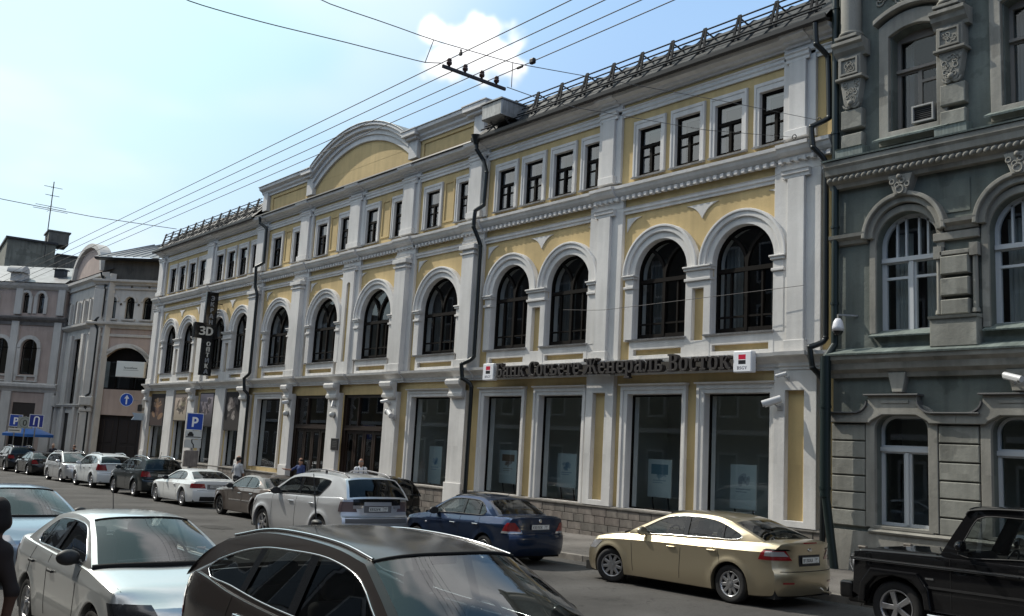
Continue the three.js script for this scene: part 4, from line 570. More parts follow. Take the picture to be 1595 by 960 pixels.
  signBoxText = sb;

  // pale building turned across the bend
  const P1 = [-80.6, -20.3];
  const pb = thing('pale_arched_building', 'pale pink and grey building with arched windows at the far left bend', 'building', [P1[0], 0, P1[1]]);
  const d = build(pb, true), W0 = -9.5;
  d('wall', [extrude(poly(rect(W0, 0, -3.8, 2.5), [rect(-3.4, -1.5, 0.3, 1.55), rect(-3.5, -1.2, -3.6, -0.2), rect(-6.4, -4.9, -3.6, 1.5)]), -0.4, 0), extrude(poly(rect(W0, 0, 2.502, 8.4), [-2.6, -5.05, -7.6].map(x => arch(x, 0.7, 3.8, 5.92, 16))), -0.4, 0), extrude(poly(rect(W0, 0, 8.402, 11), [-3.4, -2.1, -6.2, -7.6].map(x => arch(x, 0.29, 8.74, 10.1, 10))), -0.4, 0)], pink);
  d('room', [box(W0, 0, -3.5, 10.8, -4, -3.9), box(W0, 0, 2.2, 2.4, -3.9, -0.41), box(W0, 0, 8.2, 8.4, -3.9, -0.41)], M.darkRoom);
  for (const x of [-2.6, -5.05, -7.6]) { win(d, x, 1.4, 3.8, 5.92, 0.25, M.frame, 1); d('archivolt', [extrude(poly(arcBand(x, 5.92, 0.7, 1.0)), -0.01, 0.16, 0.02), slab(x - 1.02, x - 0.701, 3.7, 5.9, -0.01, 0.12), slab(x + 0.701, x + 1.02, 3.7, 5.9, -0.01, 0.12)], pale); d('dado', [extrude(poly(rect(x - 1, x + 1, 3.2, 3.7), [rect(x - 0.8, x - 0.1, 3.3, 3.6), rect(x + 0.1, x + 0.8, 3.3, 3.6)]), -0.01, 0.1, 0.02)], pale); }
  for (const x of [-3.4, -2.1, -6.2, -7.6]) { win(d, x, 0.58, 8.74, 10.1, 0.25, M.frame, 0); d('archivolt', [extrude(poly(arcBand(x, 10.1, 0.29, 0.5, 0, Math.PI, 12)), -0.01, 0.14, 0.02), slab(x - 0.58, x - 0.291, 8.7, 10.1, -0.01, 0.12), slab(x + 0.291, x + 0.58, 8.7, 10.1, -0.01, 0.12)], pale); }
  for (const x of [-0.35, -3.95, -6.3, -9.1]) d('pilaster', [slab(x - 0.32, x + 0.32, 2.9, 8.3, -0.01, 0.2, 0.02), slab(x - 0.3, x + 0.3, 8.6, 10.8, -0.01, 0.2, 0.02), slab(x - 0.4, x + 0.4, -3.6, 2.4, -0.01, 0.2, 0.02)], pale);
  d('ledge', [moulding([[0, 2.4], [0.1, 2.4], [0.2, 2.6], [0.4, 2.8], [0.42, 3.0], [0, 3.15]], W0, 0.2)], pale); d('ledge', [moulding([[0, 7.75], [0.1, 7.75], [0.15, 8.0], [0.42, 8.2], [0.5, 8.35], [0, 8.5]], W0, 0.25)], std(lin(0.2, 0.19, 0.19), 0.8, { map: oldMap }));
  d('cornice', [moulding([[0, 10.6], [0.2, 10.7], [0.4, 10.9], [0.5, 11.1], [0, 11.25]], W0, 0.25)], pale);
  d('shop_sign', [slab(-3.4, -1.5, 0.3, 1.55, -0.25, -0.05)], std(lin(0.03, 0.022, 0.018), 0.6));
  d('shop_window', [box(-3.5, -1.2, -3.6, -0.2, -0.3, -0.2), box(-6.4, -4.9, -3.6, 1.5, -0.3, -0.2)], M.blackGloss);
  { const g = new THREE.BufferGeometry(), p = [[W0, 11.2, 0.5], [0, 11.2, 0.5], [-1.5, 13.4, -5], [W0, 13.4, -5]]; g.setAttribute('position', new THREE.Float32BufferAttribute([...p[0], ...p[1], ...p[2], ...p[0], ...p[2], ...p[3]], 3)); g.computeVertexNormals(); d('roof', metreUV(g), zinc); d('back_wall', [box(W0, 0, -3.5, 13.4, -5.4, -5.0)], pale); }
  d('dormer', [new THREE.CylinderGeometry(0.55, 0.55, 1.3, 16, 1, false, 0, Math.PI).rotateZ(Math.PI / 2).rotateX(0).translate(-4.4, 12.0, 0.0), slab(-4.9, -3.9, 11.2, 12.0, -0.8, 0.2)], pale);
  d('chimney', [slab(-2.2, -1.4, 11.6, 12.6, -2.0, -1.4), box(-2.3, -1.3, 12.6, 12.7, -2.1, -1.3)], M.gutter);
  // tall plain block behind
  const tb = thing('grey_block', 'plain grey concrete building rising behind the pale arched building', 'building', [-112, -1, -26.4]); tb.rotation.y = Math.PI / 2 - 0.12;
  const conc = std(lin(0.23, 0.23, 0.195), 0.95, { map: oldMap }), conc2 = std(lin(0.17, 0.17, 0.155), 0.95, { map: oldMap });
  part('wall', box(-4.8, 0, -3, 23.2, -14, 0), conc, tb); part('wall', box(0.02, 16, -3, 22.2, -14, -0.8), conc2, tb);
  part('roof', box(-5.0, 0.2, 23.2, 23.42, -14.3, 0.25), M.gutter, tb); part('roof', box(0.25, 16.2, 22.2, 22.4, -14.2, -0.6), M.gutter, tb);
  part('lift_tower', [box(-0.8, 1.3, 23.43, 24.8, -4, -0.6), box(-0.95, 1.45, 24.8, 24.95, -4.2, -0.5)], conc2, tb);
  const wf = part('window', [box(-4.4, -3.4, 16.5, 19.6, 0, 0.1)], std(lin(0.3, 0.3, 0.28), 0.8), tb); part('pane', box(-4.2, -3.6, 16.7, 19.4, 0.1, 0.12), M.glass, wf);
  const an = thing('roof_antenna', 'thin television mast with crossbars on the grey block roof', 'antenna', [-106, A(19.2), -24.0]);
  part('mast', rod([0, -2, 0], [0, 6.2, 0], 0.05, 8), M.castIron, an);
  for (const [y, w] of [[5.6, 0.9], [4.7, 0.7], [3.5, 1.5], [3.1, 1.7]]) part('crossbar', [rod([0, y, -w], [0, y, w], 0.028, 6), rod([-w * 0.6, y, 0.1], [w * 0.6, y, 0.1], 0.02, 6)], M.castIron, an);
  const sc = thing('scaffold_netting', 'blue netting over scaffolding at the left edge beyond the pale building', 'scaffold', [-103, -2, -17.5]); sc.rotation.y = 0.9;
  { const g = new THREE.PlaneGeometry(9, 13.5, 40, 30), p = g.attributes.position; for (let i = 0; i < p.count; i++) p.setZ(i, 0.25 * (fbm(p.getX(i) * 0.7 + 9, p.getY(i) * 0.5, 2, 3) - 0.5)); g.translate(-4.5, 13.5, 0); g.computeVertexNormals(); part('netting', g, new THREE.MeshPhysicalMaterial({ color: lin(0.06, 0.22, 0.5), roughness: 0.9, transmission: 0.3, thickness: 0, side: THREE.DoubleSide }), sc); part('pole', [0, -2, -4, -6, -8].map(x => rod([x, 0, -0.3], [x, 20.4, -0.3], 0.04, 6)), M.galv, sc); }
}
// ---------- across the street, behind the photographer: seen as reflections ----------
{
  const fronts = [[-170, -94, 18.2, lin(0.17, 0.145, 0.11)], [-94, -70, 14.8, lin(0.22, 0.17, 0.10)], [-70, -46, 18.5, lin(0.18, 0.155, 0.14)], [-46, -6, 18.0, lin(0.15, 0.135, 0.12)], [-6, 40, 14.5, lin(0.2, 0.175, 0.14)]];
  const kinds = ['long low brown building standing across the street far to the left', 'tall ochre building across the street facing the timber entrances', 'low taupe building across the street facing the round gable', 'tall dark stone building right behind the photographer', 'long tan building across the street to the right'];
  fronts.forEach(([a, b, h, col], n) => {
    const t = thing('opposite_building', kinds[n], 'building', [(a + b) / 2, -0.6, 5.6]); t.userData.group = 'buildings across the street'; delete t.userData.group;
    const m = std(col, 0.93, { map: oldMap }), w = (b - a) / 2;
    part('wall', box(-w, w, -1.5, h, 0, 10), m, t); part('cornice', [box(-w, w, h - 0.5, h + 0.1, -0.5, 0), box(-w, w, 4.6, 4.9, -0.25, 0)], M.white, t);
    const g = box(-0.6, 0.6, 0, 2.2, -0.05, 0.0), fr = box(-0.75, 0.75, -0.15, 2.35, -0.02, 0.0);
    for (let x = -w + 1.8; x < w - 1.2; x += 2.9) for (const y of [1.2, 5.8, 9.6, 13.4]) { if (y + 2.6 > h) continue; const f = part('window', fr, M.white, t); f.position.set(x, y, -0.002); const p = part('pane', g, M.blackGloss, f); }
  });
}
// ---------- cars ----------
const lerpList = (list, s) => { if (s <= list[0][0]) return list[0][1]; for (let i = 1; i < list.length; i++) if (s <= list[i][0]) { const [a, b] = [list[i - 1], list[i]], t = (s - a[0]) / (b[0] - a[0] || 1); return a[1] + (b[1] - a[1]) * t; } return list[list.length - 1][1]; };
// smooth curve through control points (monotone in s)
function curve(list) {
  const n = list.length, m = []; for (let i = 0; i < n; i++) { const a = list[Math.max(0, i - 1)], b = list[Math.min(n - 1, i + 1)]; m.push((b[1] - a[1]) / (b[0] - a[0] || 1)); }
  return s => { if (s <= list[0][0]) return list[0][1]; if (s >= list[n - 1][0]) return list[n - 1][1]; let i = 1; while (s > list[i][0]) i++; const h = list[i][0] - list[i - 1][0], t = (s - list[i - 1][0]) / h, t2 = t * t, t3 = t2 * t; return (2 * t3 - 3 * t2 + 1) * list[i - 1][1] + (t3 - 2 * t2 + t) * h * m[i - 1] + (-2 * t3 + 3 * t2) * list[i][1] + (t3 - t2) * h * m[i]; };
}
const spline2 = (pts, n, closed = false) => new THREE.CatmullRomCurve3(pts.map(p => V3(p[0], p[1], 0)), closed, 'centripetal').getSpacedPoints(n).map(p => [p.x, p.y]);
function clip(pts, a, b) { // keep what lies to the left of the line a->b
  const side = p => (b[0] - a[0]) * (p[1] - a[1]) - (b[1] - a[1]) * (p[0] - a[0]), out = [];
  for (let i = 0; i < pts.length; i++) { const p = pts[i], q = pts[(i + 1) % pts.length], sp = side(p), sq = side(q); if (sp >= 0) out.push(p); if ((sp >= 0) !== (sq >= 0)) { const t = sp / (sp - sq); out.push([p[0] + (q[0] - p[0]) * t, p[1] + (q[1] - p[1]) * t]); } }
  return out;
}
const paint = (r, g, b, o = {}) => new THREE.MeshPhysicalMaterial({ color: lin(r, g, b), metalness: 0.3, roughness: 0.45, specularIntensity: 0.35, clearcoat: 1, clearcoatRoughness: 0.03, ...o });
const CM = {
  glass: new THREE.MeshPhysicalMaterial({ color: lin(0.40, 0.42, 0.42), roughness: 0.01, transmission: 1, thickness: 0, ior: 1.52, side: THREE.DoubleSide }),
  clear: new THREE.MeshPhysicalMaterial({ color: lin(0.66, 0.70, 0.70), roughness: 0.01, transmission: 1, thickness: 0, ior: 1.85, side: THREE.DoubleSide }),
  dark: new THREE.MeshPhysicalMaterial({ color: lin(0.06, 0.065, 0.07), roughness: 0.02, transmission: 1, thickness: 0, ior: 1.52, side: THREE.DoubleSide }),
  tyre: std(lin(0.016, 0.016, 0.017), 0.85, { bumpMap: grainBump, bumpScale: 0.002 }), rim: std(lin(0.45, 0.45, 0.46), 0.28, { metalness: 0.85 }), darkRim: std(lin(0.05, 0.05, 0.052), 0.4, { metalness: 0.7 }),
  under: std(lin(0.010, 0.010, 0.010), 0.95), inside: std(lin(0.022, 0.021, 0.021), 0.85), seat: std(lin(0.035, 0.033, 0.032), 0.9), chrome: std(lin(0.75, 0.75, 0.76), 0.12, { metalness: 1 }),
  plastic: std(lin(0.018, 0.018, 0.019), 0.55), gap: std(lin(0.006, 0.006, 0.006), 0.9),
  red: new THREE.MeshPhysicalMaterial({ color: lin(0.22, 0.008, 0.012), roughness: 0.15, clearcoat: 1, clearcoatRoughness: 0.02 }), lampWhite: new THREE.MeshPhysicalMaterial({ color: lin(0.45, 0.45, 0.47), roughness: 0.12, metalness: 0.4, clearcoat: 1, clearcoatRoughness: 0.02 }), amber: new THREE.MeshPhysicalMaterial({ color: lin(0.6, 0.16, 0.02), roughness: 0.2, clearcoat: 1 }),
};
function plateMat(text, region) {
  const c = document.createElement('canvas'); c.width = 416; c.height = 90; const x = c.getContext('2d');
  x.fillStyle = '#d9dad6'; x.fillRect(0, 0, 416, 90); x.strokeStyle = '#222'; x.lineWidth = 5; x.strokeRect(4, 4, 408, 82); x.beginPath(); x.moveTo(308, 4); x.lineTo(308, 86); x.stroke();
  x.fillStyle = '#15161a'; x.textBaseline = 'middle'; x.font = 'bold 66px sans-serif'; x.fillText(text, 22, 48, 276); x.font = 'bold 44px sans-serif'; x.fillText(region, 322, 36, 80); x.font = 'bold 20px sans-serif'; x.fillText('RUS', 334, 72, 56);
  const t = new THREE.CanvasTexture(c); t.colorSpace = THREE.SRGBColorSpace; return std(new THREE.Color(1, 1, 1), 0.5, { map: t });
}
function wheelGeo(r, w, spokes, style) {
  const rr = r * 0.665, t = [[rr - 0.005, -w / 2 + 0.02], [rr + 0.012, -w / 2 + 0.004], [r * 0.86, -w / 2 - 0.004], [r * 0.96, -w / 2 + 0.012], [r, -w / 2 + 0.04], [r, w / 2 - 0.04], [r * 0.96, w / 2 - 0.012], [r * 0.86, w / 2 + 0.004], [rr + 0.012, w / 2 - 0.004], [rr - 0.005, w / 2 - 0.02], [rr - 0.012, w / 2 - 0.05], [rr - 0.02, -w / 2 + 0.05]];
  const tyre = new THREE.LatheGeometry([...t, t[0]].map(p => V2(...p)), 40).rotateX(Math.PI / 2);
  const rim = [new THREE.LatheGeometry([[rr - 0.035, w / 2 - 0.055], [rr - 0.012, w / 2 - 0.03], [rr, w / 2 - 0.012], [rr - 0.004, w / 2 - 0.004], [rr - 0.022, w / 2 - 0.012], [rr - 0.04, w / 2 - 0.06], [rr - 0.05, -w / 2 + 0.05]].map(p => V2(...p)), 40).rotateX(Math.PI / 2)];
  for (let i = 0; i < spokes; i++) {
    const a = i / spokes * Math.PI * 2 + 0.3, L = rr - 0.03; const mk = (off, wa, wb) => { const s = poly([[off * 0.3 - wa / 2, 0.04], [off * 0.3 + wa / 2, 0.04], [off + wb / 2, L], [off - wb / 2, L]]); const g = new THREE.ExtrudeGeometry(s, { depth: 0.022, bevelEnabled: true, bevelThickness: 0.008, bevelSize: 0.006, bevelSegments: 2 }); g.translate(0, 0, w / 2 - 0.05); g.rotateZ(a); return g; };
    if (style === 'double') rim.push(mk(-0.035, 0.02, 0.022), mk(0.035, 0.02, 0.022)); else rim.push(mk(0, 0.055, style === 'wide' ? 0.075 : 0.04));
  }
  rim.push(new THREE.CylinderGeometry(0.05, 0.06, 0.05, 20).rotateX(Math.PI / 2).translate(0, 0, w / 2 - 0.035), new THREE.CylinderGeometry(0.026, 0.028, 0.012, 16).rotateX(Math.PI / 2).translate(0, 0, w / 2 - 0.006));
  const disc = new THREE.CylinderGeometry(rr * 0.72, rr * 0.72, 0.02, 28).rotateX(Math.PI / 2).translate(0, 0, w / 2 - 0.1), back = new THREE.CylinderGeometry(rr - 0.03, rr - 0.03, 0.02, 28).rotateX(Math.PI / 2).translate(0, 0, -0.02);
  return { tyre, rim: merge(rim), disc: merge([disc]), back: merge([back]) };
}
// s runs from the front bumper to the rear; the car's own frame has its front towards -x, the wheelbase centre at the origin
function makeCar(d, label, pos, facing, mat, opt = {}) {
  const car = thing(opt.name || 'parked_car', label, d.kind || 'car', [pos[0], roadY(pos[0]), pos[1]]); if (opt.scale) car.scale.setScalar(opt.scale); car.rotation.set(0, (facing > 0 ? Math.PI : 0) + (opt.yaw || 0), facing > 0 ? -0.014 : 0.014);
  const ox = d.fo + d.wb / 2, belt = curve(d.belt), top = curve(d.top), hw = d.W / 2, sill = d.sill || 0.2, r = d.r, Ra = r + (d.archGap || 0.055);
  const sw = [d.fo, d.fo + d.wb];
  const sF = d.fo - Ra - 0.02, sR = d.L - (d.fo + d.wb + Ra + 0.02);
  const nose = curve(d.nose), tail = curve(d.tail);
  const plan = s => { const a = clamp((d.pf - s) / d.pf), b = clamp((s - (d.L - d.pr)) / d.pr); return 1 - (d.pfk || 0.10) * a * a - (d.prk || 0.08) * b * b; };
  const yB = s => { let y = sill; for (const c of sw) { const q = Math.abs(s - c); if (q < Ra) y = Math.max(y, r + Math.sqrt(Ra * Ra - q * q) * 0.98); } const e = Math.min(s / 0.5, (d.L - s) / 0.5); return Math.max(y, sill + (e < 1 ? (d.lip || 0.03) * (1 - e) : 0)); };
  const crease = d.crease ? curve(d.crease) : () => 9;
  const zS = (s, y) => {
    const yt = belt(s), v = clamp((y - sill) / (yt - sill)); let z = hw * plan(s) * (1 - (d.tuck ?? 0.045) * Math.pow(Math.max(0, 1 - v / 0.4), 2) - (d.tumble ?? 0.035) * Math.pow(Math.max(0, (v - 0.5) / 0.5), 2));
    const yc = crease(s); if (y > yc) z -= (d.shoulder ?? 0.2) * (y - yc);
    for (const c of sw) { const q = Math.hypot(s - c, y - r) - Ra; z += (d.flare ?? 0.018) * Math.exp(-q * q / (2 * 0.055 * 0.055)) * (q > -0.02 ? 1 : 0.6); }
    return z;
  };
  const zTop = s => zS(s, belt(s));
  const ramp = s => s < sF ? Math.pow(1 - s / sF, d.rampP || 1.6) : s > d.L - sR ? -Math.pow((s - (d.L - sR)) / sR, d.rampP || 1.6) : 0;
  const X = (s, y, z) => { const k = ramp(s), q = Math.pow(Math.min(1, Math.abs(z) / hw), d.cornerP || 3.2); const o = k > 0 ? k * (nose(y) + (d.cf || 0.3) * q) : k < 0 ? k * (tail(y) + (d.cr || 0.22) * q) : 0; return s + o - ox; };
  // ---- lower body
  const sc = d.E[0][0], se = d.E[d.E.length - 1][0], hollow = s => s > sc + 0.10 && s < se - 0.10;
  let ss = []; const N = 64; for (let i = 0; i <= N; i++) ss.push(d.L * i / N);
  for (const c of sw) for (let i = 0; i <= 16; i++) ss.push(c + Ra * Math.cos(Math.PI * i / 16) * 0.9999); for (const c of sw) ss.push(c - Ra - 0.002, c + Ra + 0.002); ss.push(0.03, 0.08, 0.15, d.L - 0.03, d.L - 0.08, d.L - 0.15);
  ss = ss.filter(s => s >= 0 && s <= d.L).sort((a, b) => a - b).filter((s, i, a) => !i || s - a[i - 1] > 0.0015);
  const KS = 18, KT = 10, e1 = d.e1 || 0.5, e2 = d.e2 || 1.0;
  const section = s => { const yb = yB(s), yt = belt(s), pts = [[zS(s, yb) - 0.09, yb + 0.005], [zS(s, yb) - 0.012, yb]]; const yc = crease(s);
    const ys = []; for (let k = 0; k <= KS; k++) ys.push(mix(yb + 0.012, yt, Math.pow(k / KS, 0.95))); if (yc < yt - 0.03 && yc > yb + 0.03) { let b = 1, bd = 9; ys.forEach((y, i) => { if (i > 0 && i < KS && Math.abs(y - yc) < bd) { bd = Math.abs(y - yc); b = i; } }); ys[b] = yc; }
    for (const y of ys) pts.push([zS(s, y), y]);
    const w = zTop(s);
    if (hollow(s)) { const q = [0.004, 0.02, 0.05, 0.075, 0.085, 0.09, 0.092, 0.094, 0.096, 0.098]; const dy = [0.008, 0.014, 0.012, 0, -0.05, -0.12, -0.2, -0.28, -0.36, -0.44]; for (let k = 0; k < KT; k++) pts.push([w - q[k], yt + dy[k]]); }
    else { const yc2 = Math.max(top(s), yt + 0.012); for (let k = 1; k <= KT; k++) { const a = Math.PI / 2 * k / KT; pts.push([k === KT ? 0 : w * Math.pow(Math.cos(a), e1), yt + (yc2 - yt) * Math.pow(Math.sin(a), e2)]); } }
    return pts; };
  const secs = ss.map(section), K = secs[0].length, half = [];
  const vpos = [], idx = [], idxIn = [];
  for (let i = 0; i < ss.length; i++) for (const sgn of [1, -1]) for (let k = 0; k < K; k++) { const [z, y] = secs[i][k]; vpos.push(X(ss[i], y, z), y, sgn * z); }
  const id = (i, sgn, k) => (i * 2 + (sgn > 0 ? 0 : 1)) * K + k;
  for (let i = 0; i < ss.length - 1; i++) for (const sgn of [1, -1]) for (let k = 0; k < K - 1; k++) {
    const a = id(i, sgn, k), b = id(i + 1, sgn, k), c = id(i + 1, sgn, k + 1), e = id(i, sgn, k + 1), t = (k > 2 + KS + 3 && (hollow(ss[i]) || hollow(ss[i + 1]))) ? idxIn : idx;
    if (sgn > 0) t.push(a, b, c, a, c, e); else t.push(a, c, b, a, e, c);
  }
  const geo = (pos, ix, smooth = true) => { let g = new THREE.BufferGeometry(); g.setAttribute('position', new THREE.Float32BufferAttribute(pos, 3)); g.setIndex(ix); g = mergeVertices(g, 1e-4); g.computeVertexNormals(); return g; };
  const caps = [];
  for (const end of [0, 1]) {
    const s = end ? d.L : 0, sec = secs[end ? ss.length - 1 : 0], pos = [], ix = [], U = 20; const rows = sec.slice(1);
    for (const [z, y] of rows) for (let u = 0; u <= U; u++) { const zz = z * (1 - 2 * u / U); pos.push(X(s, y, zz), y, zz); }
    for (let k = 0; k < rows.length - 1; k++) for (let u = 0; u < U; u++) { const a = k * (U + 1) + u, b = a + 1, c = b + U + 1, e = a + U + 1; if (end) ix.push(a, b, c, a, c, e); else ix.push(a, c, b, a, e, c); }
    caps.push(geo(pos, ix));
  }
  const bodyG = toCreasedNormals(merge([strip(geo(vpos, idx)), ...caps.map(strip)]), 0.5);
  const body = part('body', bodyG, mat, car);
  const inner = geo(vpos, idxIn); 
  // ---- greenhouse: one skin over windscreen, roof and rear window
  const yRoof = Math.max(...d.E.map(e => e[1])), zr = d.zr * hw;
  const zG = (s, y) => { const yb = belt(clamp(s, sc, se)), t = clamp((y - yb) / (yRoof - yb)); return mix(zTop(clamp(s, sc, se)) - 0.02, zr * (1 - 0.03 * clamp((s - (sc + se) / 2) / (se - sc) * 2)), Math.pow(t, 1.12)); };
  const iA = d.iA, iC = d.iC, seg = [[d.E.slice(0, iA + 1), 12], [d.E.slice(iA, iC + 1), 18], [d.E.slice(iC), 12]];
  const path = [], mark = []; seg.forEach(([p, n], q) => { const pts = p.length > 2 ? spline2(p, n) : Array.from({ length: n + 1 }, (_, i) => [mix(p[0][0], p[1][0], i / n), mix(p[0][1], p[1][1], i / n)]); pts.forEach((v, i) => { if (q && !i) return; path.push(v); mark.push(q); }); });
  const U = 26, cr = d.crown || 0.05, nW = 12, nR = 30;
  const C = u => 1 - Math.pow(Math.abs(u), 3.2);
  const gp = (i, u) => { const [s, y] = path[i], z = zG(s, y), h = cr * (i <= nW ? mix(0.55, 1, i / nW) : i >= nR ? mix(1, 0.6, (i - nR) / (path.length - 1 - nR)) : 1), bx = i <= nW ? mix(d.bulge || 0.14, 0.10, i / nW) : i < nR ? mix(0.10, -0.06, (i - nW) / (nR - nW)) : mix(-0.06, -(d.rbulge || 0.10), (i - nR) / (path.length - 1 - nR)); return [s - ox - bx * (1 - u * u), y + h * C(u), u * z]; };
  const quadSkin = (i0, i1, test, off = 0) => { const pos = [], ix = []; for (let i = i0; i <= i1; i++) for (let j = 0; j <= U; j++) pos.push(...gp(i, j / U * 2 - 1)); for (let i = i0; i < i1; i++) for (let j = 0; j < U; j++) if (test(i, j)) { const a = (i - i0) * (U + 1) + j, b = a + 1, c = b + U + 1, e = a + U + 1; ix.push(a, b, c, a, c, e); } return geo(pos, ix); };
  const last = path.length - 1, isW = (i, j) => i >= 0 && i < nW && j >= 1 && j < U - 1, rb = d.rearGlass || [nR + 1, last - 1], isR = (i, j) => i >= rb[0] && i < rb[1] && j >= (d.rearEdge || 1) && j < U - (d.rearEdge || 1);
  const skin = quadSkin(0, last, (i, j) => !isW(i, j) && !isR(i, j));
  part('roof', toCreasedNormals(strip(skin), 0.6), opt.roofMat || mat, car);
  part('windscreen', quadSkin(0, nW, isW), opt.screen || CM.clear, car);
  part('rear_window', quadSkin(rb[0], rb[1], (i, j) => isR(i, j)), opt.rear || opt.glass || CM.glass, car);
  if (d.edging !== false) part('windscreen_seal', [tube(Array.from({ length: U - 1 }, (_, j) => gp(nW, (j + 1) / U * 2 - 1)).map(p => [p[0], p[1] + 0.004, p[2]]), 0.011, 60, 6), tube(Array.from({ length: U + 1 }, (_, j) => gp(0, j / U * 2 - 1)).map(p => [p[0] - 0.02, p[1] + 0.0, p[2]]), 0.03, 60, 6)], CM.gap, car);
  // ---- sides with window openings
  const dlo = spline2(d.dlo, 90, true), lower = []; for (let i = 0; i <= 24; i++) { const s = mix(se, sc, i / 24); lower.push([s, belt(s) - 0.02]); }
  const onSide = (g, sgn, off) => { const p = g.attributes.position; for (let i = 0; i < p.count; i++) { const s = p.getX(i), y = p.getY(i); p.setXYZ(i, s - ox, y, sgn * (zG(s, y) + off)); } if (sgn < 0) { const ix = g.index; if (ix) for (let i = 0; i < ix.count; i += 3) { const a = ix.getX(i); ix.setX(i, ix.getX(i + 1)); ix.setX(i + 1, a); } } g.computeVertexNormals(); return g; };
  const outline = [...path.filter((_, i) => true), ...lower];
  const flatS = (pts, holes = []) => new THREE.ShapeGeometry(poly(pts, holes));
  for (const sg of [1, -1]) part('side_frame', onSide(flatS(outline, [dlo]), sg, 0), mat, car);
  const cuts = d.pillars || [], pil = [], dloPoly = THREE.ShapeUtils.isClockWise(dlo.map(p => V2(...p))) ? dlo.slice().reverse() : dlo;
  for (const sg of [1, -1]) {
    let rest = dloPoly;
    cuts.forEach(([b0, t0, w]) => { const front = clip(rest, [b0, 0.9], [t0, 1.5]); pil.push(onSide(flatS(clip(clip(dloPoly, [b0 - w / 2, 0.9], [t0 - w / 2, 1.5]).length ? clip(dloPoly, [t0 - w / 2, 1.5], [b0 - w / 2, 0.9]) : dloPoly, [b0 + w / 2, 0.9], [t0 + w / 2, 1.5])), sg, 0.003)); const g = flatS(front); part('side_window', onSide(g, sg, -0.012), opt.glass || CM.glass, car); rest = clip(rest, [t0, 1.5], [b0, 0.9]); });
    part('side_window', onSide(flatS(rest), sg, -0.012), opt.glass || CM.glass, car);
  }
  for (const g of pil) part('door_pillar', g, M.blackGloss, car);
  for (const sg of [1, -1]) part('window_trim', tube(dlo.slice(0, -1).filter((_, i) => i % 2 === 0).map(([s, y]) => [s - ox, y, sg * (zG(s, y) + 0.002)]), opt.trimR || 0.009, 120, 6, true), opt.trim || CM.plastic, car);
  // ---- interior
  const fl = 0.32, zi = hw - 0.16, seats = [];
  const cabin = [inner, box(sc - ox, se - ox, fl, fl + 0.02, -zi, zi), box(sc + 0.1 - ox, sc + 0.55 - ox, 0.5, belt(sc + 0.3) - 0.04, -zi, zi)];
  const mid = (sc + se) / 2, sx = [sc + (se - sc) * 0.42 - ox, sc + (se - sc) * 0.68 - ox];
  const hY = yRoof - 0.22;
  for (const [x, n] of [[sx[0], 2], [sx[1], 2]]) for (const z of [-0.37, 0.37]) { const w = n === 2 && x === sx[1] ? 0.62 : 0.48; seats.push(new RoundedBoxGeometry(0.5, 0.16, w, 2, 0.05).translate(x - 0.2, 0.55, z), new RoundedBoxGeometry(0.15, 0.62, w, 3, 0.06).rotateZ(-0.22).translate(x + 0.12, 0.86, z), new RoundedBoxGeometry(0.1, 0.18, 0.26, 2, 0.04).rotateZ(-0.15).translate(x + 0.2, Math.min(hY, 1.26), z)); }
  part('interior', cabin, CM.inside, car); part('seat', seats, CM.seat, car);
  part('steering_wheel', [new THREE.TorusGeometry(0.185, 0.016, 8, 26).rotateY(Math.PI / 2).rotateZ(-0.42).translate(sc + 0.78 - ox, belt(mid) + 0.01, 0.37), bar([sc + 0.78 - ox, belt(mid) + 0.01, 0.2], [sc + 0.78 - ox, belt(mid) + 0.01, 0.54], 0.05, 0.03)], CM.plastic, car);
  part('rear_view_mirror', new RoundedBoxGeometry(0.03, 0.07, 0.22, 2, 0.012).translate(path[nW][0] + 0.02 - ox, path[nW][1] - 0.05 + cr, 0), CM.plastic, car);
  part('underbody', [box(0.2 - ox, d.L - 0.2 - ox, sill - 0.02, 0.34, -hw + 0.12, hw - 0.12), ...sw.flatMap(c => [box(c - Ra - 0.04 - ox, c + Ra + 0.04 - ox, 0.2, r + Ra + 0.02, -hw + 0.3, hw - 0.3), ...[1, -1].map(sg => new THREE.CylinderGeometry(Ra + 0.012, Ra + 0.012, 0.26, 24, 1, true, Math.PI / 2, Math.PI).rotateX(Math.PI / 2).rotateZ(0).translate(c - ox, r, sg * (hw - 0.18)))])], new THREE.MeshStandardMaterial({ color: CM.under.color, roughness: 0.95, side: THREE.DoubleSide }), car);
  // ---- wheels
  const wg = wheelGeo(r, d.tw || 0.215, opt.spokes || 7, opt.wheel || '');
  sw.forEach((c, i) => [1, -1].forEach(sg => { const t = new THREE.Mesh(wg.tyre, CM.tyre); t.name = 'wheel'; t.castShadow = t.receiveShadow = true; t.position.set(c - ox, r, sg * (hw - (d.tw || 0.215) / 2 - 0.015)); if (sg < 0) t.rotation.y = Math.PI; if (i === 0 && opt.steer) t.rotation.y += opt.steer; part('rim', wg.rim, opt.rim || CM.rim, t); part('brake_disc', wg.disc, M.castIron, t); part('rim_back', wg.back, CM.under, t); car.add(t); }));
  // ---- surface helpers for details
  const P = (s, y, sg, off = 0.004) => [X(s, y, zS(s, y)), y, sg * (zS(s, y) + off)];
  const E = (end, z, y, off = 0.006) => { const s = end ? d.L : 0; return [X(s, y, z) + (end ? off : -off), y, z]; };
